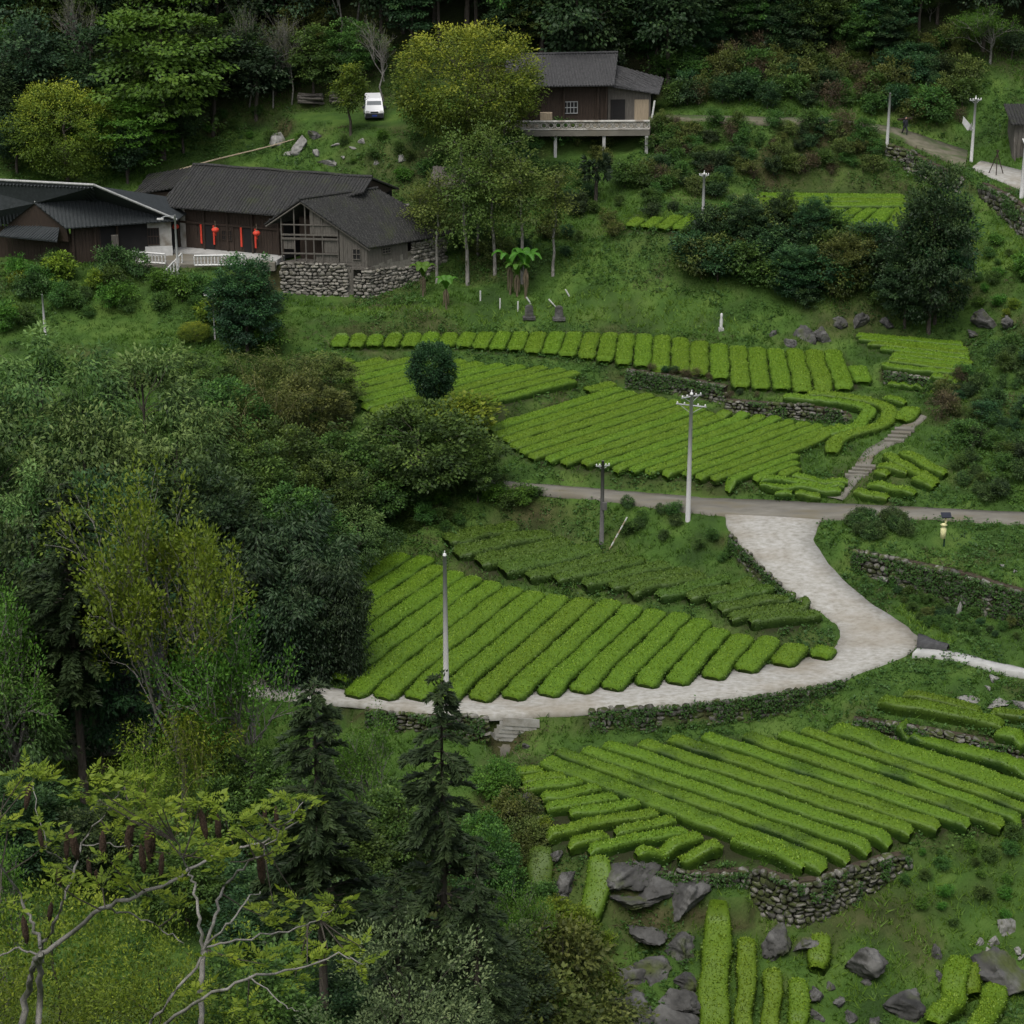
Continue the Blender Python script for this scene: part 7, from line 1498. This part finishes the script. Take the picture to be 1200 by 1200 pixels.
# ------------------------------------------------------------------ grass and weeds (nobody could count them)
EXCL = np.zeros(G.Z.shape, bool)
def excl(pts):
    t = np.zeros(G.Z.shape, np.int8); G.poly(np.array(pts), val=1, arr=t); EXCL[t == 1] = True
excl([F0 + q_ for q_ in (fv * -1 - bv * 1.6, fv * 16 - bv * 1.6, fv * 16 + bv * 10, fv * -1 + bv * 10)]); excl([p for p in yd]); excl([W0 + w_(-.3, -.1, 0), W0 + w_(RW, -.1, 0), W0 + w_(RW, 8, 0), W0 + w_(-.3, 8, 0)])
excl([H1 + fw0, H1 + fw2, H1 + fw2 + [0, 7, 0], H1 + fw0 + [-8, 7, 0], H1 + fw0 + [-8, 0, 0]]); excl([T0 + t3(-4, -1, 0), T0 + t3(11, -1, 0), T0 + t3(11, 11, 0), T0 + t3(-4, 11, 0)])
excl([P(*a) for a in ((330,132,16.7),(470,132,17),(475,152,16.8),(350,140,16.5))])
foliage('grass_blade', (0.024, 0.058, 0.009), (0.066, 0.142, 0.016), (0.150, 0.245, 0.030), trans=.3, var=0)
foliage('weed_leaf', (0.018, 0.048, 0.011), (0.048, 0.112, 0.021), (0.120, 0.205, 0.040), trans=.25, var=0)
foliage('dry_blade', (0.040, 0.034, 0.018), (0.105, 0.088, 0.050), (0.20, 0.17, 0.10), trans=.25, var=0)
_c = (COVER == 1); _n = _c.copy()
for _ in range(1):
    _n[1:-1, 1:-1] = _n[1:-1, 1:-1] & _n[:-2, 1:-1] & _n[2:, 1:-1] & _n[1:-1, :-2] & _n[1:-1, 2:]
EDGE = _c & ~_n
rg = np.random.default_rng(99)
def field_points(dens, dmin=86, dmax=207):
    n = int((dmax - dmin) * 120 * dens); x, y = rg.uniform(-60, 60, n), rg.uniform(dmin, dmax, n)
    k = (np.abs(x) < y * .245 + 3) | ((np.abs(x) < y * .31 + 4) & (rg.random(n) < .6)); x, y = x[k], y[k]
    i, j = np.round((x - G.x0) / G.st).astype(int), np.round((y - G.y0) / G.st).astype(int)
    k = ((COVER[i, j] == 0) | ((COVER[i, j] == 1) & EDGE[i, j])) & ~EXCL[i, j]; return x[k], y[k]
LUSH = [P(*a) for a in ((1005,1040,-3.5),(1060,1005,-2.9),(1200,985,-2.9),(1215,1200,-8),(800,1210,-8),(815,1070,-4.8),(960,1085,-5))], [P(*a) for a in ((540,388,6),(560,375,6.5),(700,345,8),(800,350,8),(880,390,6.5),(840,398,6),(700,385,6))], [P(*a) for a in ((1030,1080,-5),(1060,1060,-4.5),(1150,1100,-6),(1110,1145,-6.5),(1050,1110,-5.8))], [P(*a) for a in ((1040,690,1.8),(1080,745,.9),(1130,750,1),(1070,690,2))], [P(*a) for a in ((700,282,10),(790,275,10.4),(790,292,10),(700,296,9.8))], [P(*a) for a in ((1140,270,12),(1200,265,12),(1200,330,10),(1140,320,10))], [P(*a) for a in ((350,360,7.2),(520,360,7.5),(560,385,6),(400,388,6))]
def lush(x, y):
    m = np.zeros(len(x), bool)
    for pl_ in LUSH: m |= inpoly(x, y, pl_)
    return m
slope_gx, slope_gy = np.gradient(G.Z, G.st)
STEEP = np.hypot(slope_gx, slope_gy)
def blades(name, mat, x, y, per, length, width, tint, spread=.10, lean=.5, label=None, up=1.0):
    n = len(x); z = ground(x, y) - .03; base = np.repeat(np.c_[x, y, z], per, 0); m = len(base)
    base[:, :2] += rg.normal(size=(m, 2)) * spread; base[:, 2] = ground(base[:, 0], base[:, 1]) - .03
    Ln = np.repeat(length, per) * rg.uniform(.55, 1.25, m); d = unit(np.c_[rg.normal(size=(m, 2)) * lean, np.full(m, up)]); s = unit(np.cross(d, rg.normal(size=(m, 3)))); w = (width * Ln)[:, None]
    V = np.stack([base - s * w, base + s * w, base + d * Ln[:, None] + np.c_[rg.normal(size=(m, 2)) * .25, -.1 * np.ones(m)] * Ln[:, None]], 1).reshape(-1, 3)
    T = np.repeat(np.clip(np.repeat(tint, per) + rg.normal(size=m) * .10, 0, 1), 3)
    return tag(link(name, np_mesh(name, V, np.arange(m * 3).reshape(-1, 3), MATS[mat], {'tint': T})), label, name.replace('_', ' '), kind='stuff')
x, y = field_points(8.4); lu = lush(x, y); st_ = G.sample(x, y, STEEP); big = fbm(x / 7, y / 7, seed=31); k = lu | (big > -.55); x, y, lu, big, st_ = x[k], y[k], lu[k], big[k], st_[k]
blades('grass', 'grass_blade', x, y, 6, np.where(lu, .42, .30 + .10 * (big > .1)), .09, np.where(lu, .72, .42 + .28 * big - .10 * np.clip(st_, 0, 1.5)), label='green grass covering the banks and terraces')
x, y = field_points(6); big = fbm(x / 4.5, y / 4.5, seed=47) + .15 * np.clip(G.sample(x, y, STEEP), 0, 1.5); k = (big > .02) & ~lush(x, y); x, y, big = x[k], y[k], big[k]
n = len(x); per = 8; b_ = np.repeat(np.c_[x, y, np.zeros(n)], per, 0); b_[:, :2] += rg.normal(size=(n * per, 2)) * .13; b_[:, 2] = ground(b_[:, 0], b_[:, 1]) + rg.uniform(.02, .34, n * per) * np.repeat(.6 + 1.2 * np.clip(big, 0, 1), per)
LW = Leafy(); LW.add(leaf_quads(b_, np.c_[rg.normal(size=(n * per, 2)), rg.uniform(-.1, .7, n * per)], .17 * rg.uniform(.6, 1.4, n * per), .32, nrm=np.array([0, 0, 1.0]), rng=rg), np.repeat(.40 + .22 * vnoise(x / 2, y / 2, seed=5), per) + rg.normal(size=n * per) * .12)
tag(link('weeds', LW.mesh('weeds', 'weed_leaf')), 'low broad-leaved weeds spreading over the banks', 'weeds', kind='stuff')
x, y = field_points(4.5, 86, 210); dz = G.sample(x, y, STEEP); big = fbm(x / 5, y / 5, seed=77); k = ((dz > .75) & (big > .0)) | (big > .42); k &= ~lush(x, y); x, y = x[k], y[k]
blades('dry_grass', 'dry_blade', x, y, 7, np.full(len(x), .45), .05, np.full(len(x), .45) + .15 * vnoise(x, y, seed=3), lean=.8, up=.5, label='dry brownish grass hanging on the steep banks')

CR = Leafy(); rc = np.random.default_rng(5)
for wl, cov in zip(WALLS, (.30, .5, .75, .55, .45, .65, .35, .7, .35, .3, .72, .6)):
    W = np.array([P(*p) for p in wl['pts']]); H = np.full(len(W), wl['height']) if np.isscalar(wl['height']) else np.array(wl['height'])
    for i in range(len(W) - 1):
        a, b = W[i], W[i + 1]; L = np.linalg.norm((b - a)[:2]); d = (b - a)[:2] / L; nn = np.array([d[1], -d[0]]); nn = nn if nn[1] < 0 else -nn
        m = int(L * (H[i] + H[i + 1]) / 2 * 190); t, f = rc.random(m), rc.random(m) ** .8
        top = a[2] + (b[2] - a[2]) * t; h = H[i] + (H[i + 1] - H[i]) * t
        p = np.c_[a[0] + (b[0] - a[0]) * t, a[1] + (b[1] - a[1]) * t, top + .1 - (h + .1) * (1 - f)]
        k = fbm(p[:, 0] / 1.1 + p[:, 1] / 1.7, p[:, 2] / .8, seed=61 + i) + .45 * (f - .5) > (.5 - cov) * 1.1
        o = .12 * (1 - f) * h + .22 + rc.uniform(0, .14, m); p[:, 0] += nn[0] * o; p[:, 1] += nn[1] * o; p = p[k]; m = len(p)
        CR.add(leaf_quads(p, np.c_[nn[0] + rc.normal(size=m) * .8, nn[1] + rc.normal(size=m) * .8, rc.normal(size=m) * .6 - .35], .13 * rc.uniform(.6, 1.4, m), .3, nrm=np.array([nn[0], nn[1], .5]), rng=rc), .36 + .12 * rc.normal(size=m) + .1 * vnoise(p[:, 0], p[:, 2], seed=2))
tag(link('creepers', CR.mesh('creepers', 'weed_leaf')), 'green creepers hanging over the dry stone walls', 'creepers', kind='stuff')
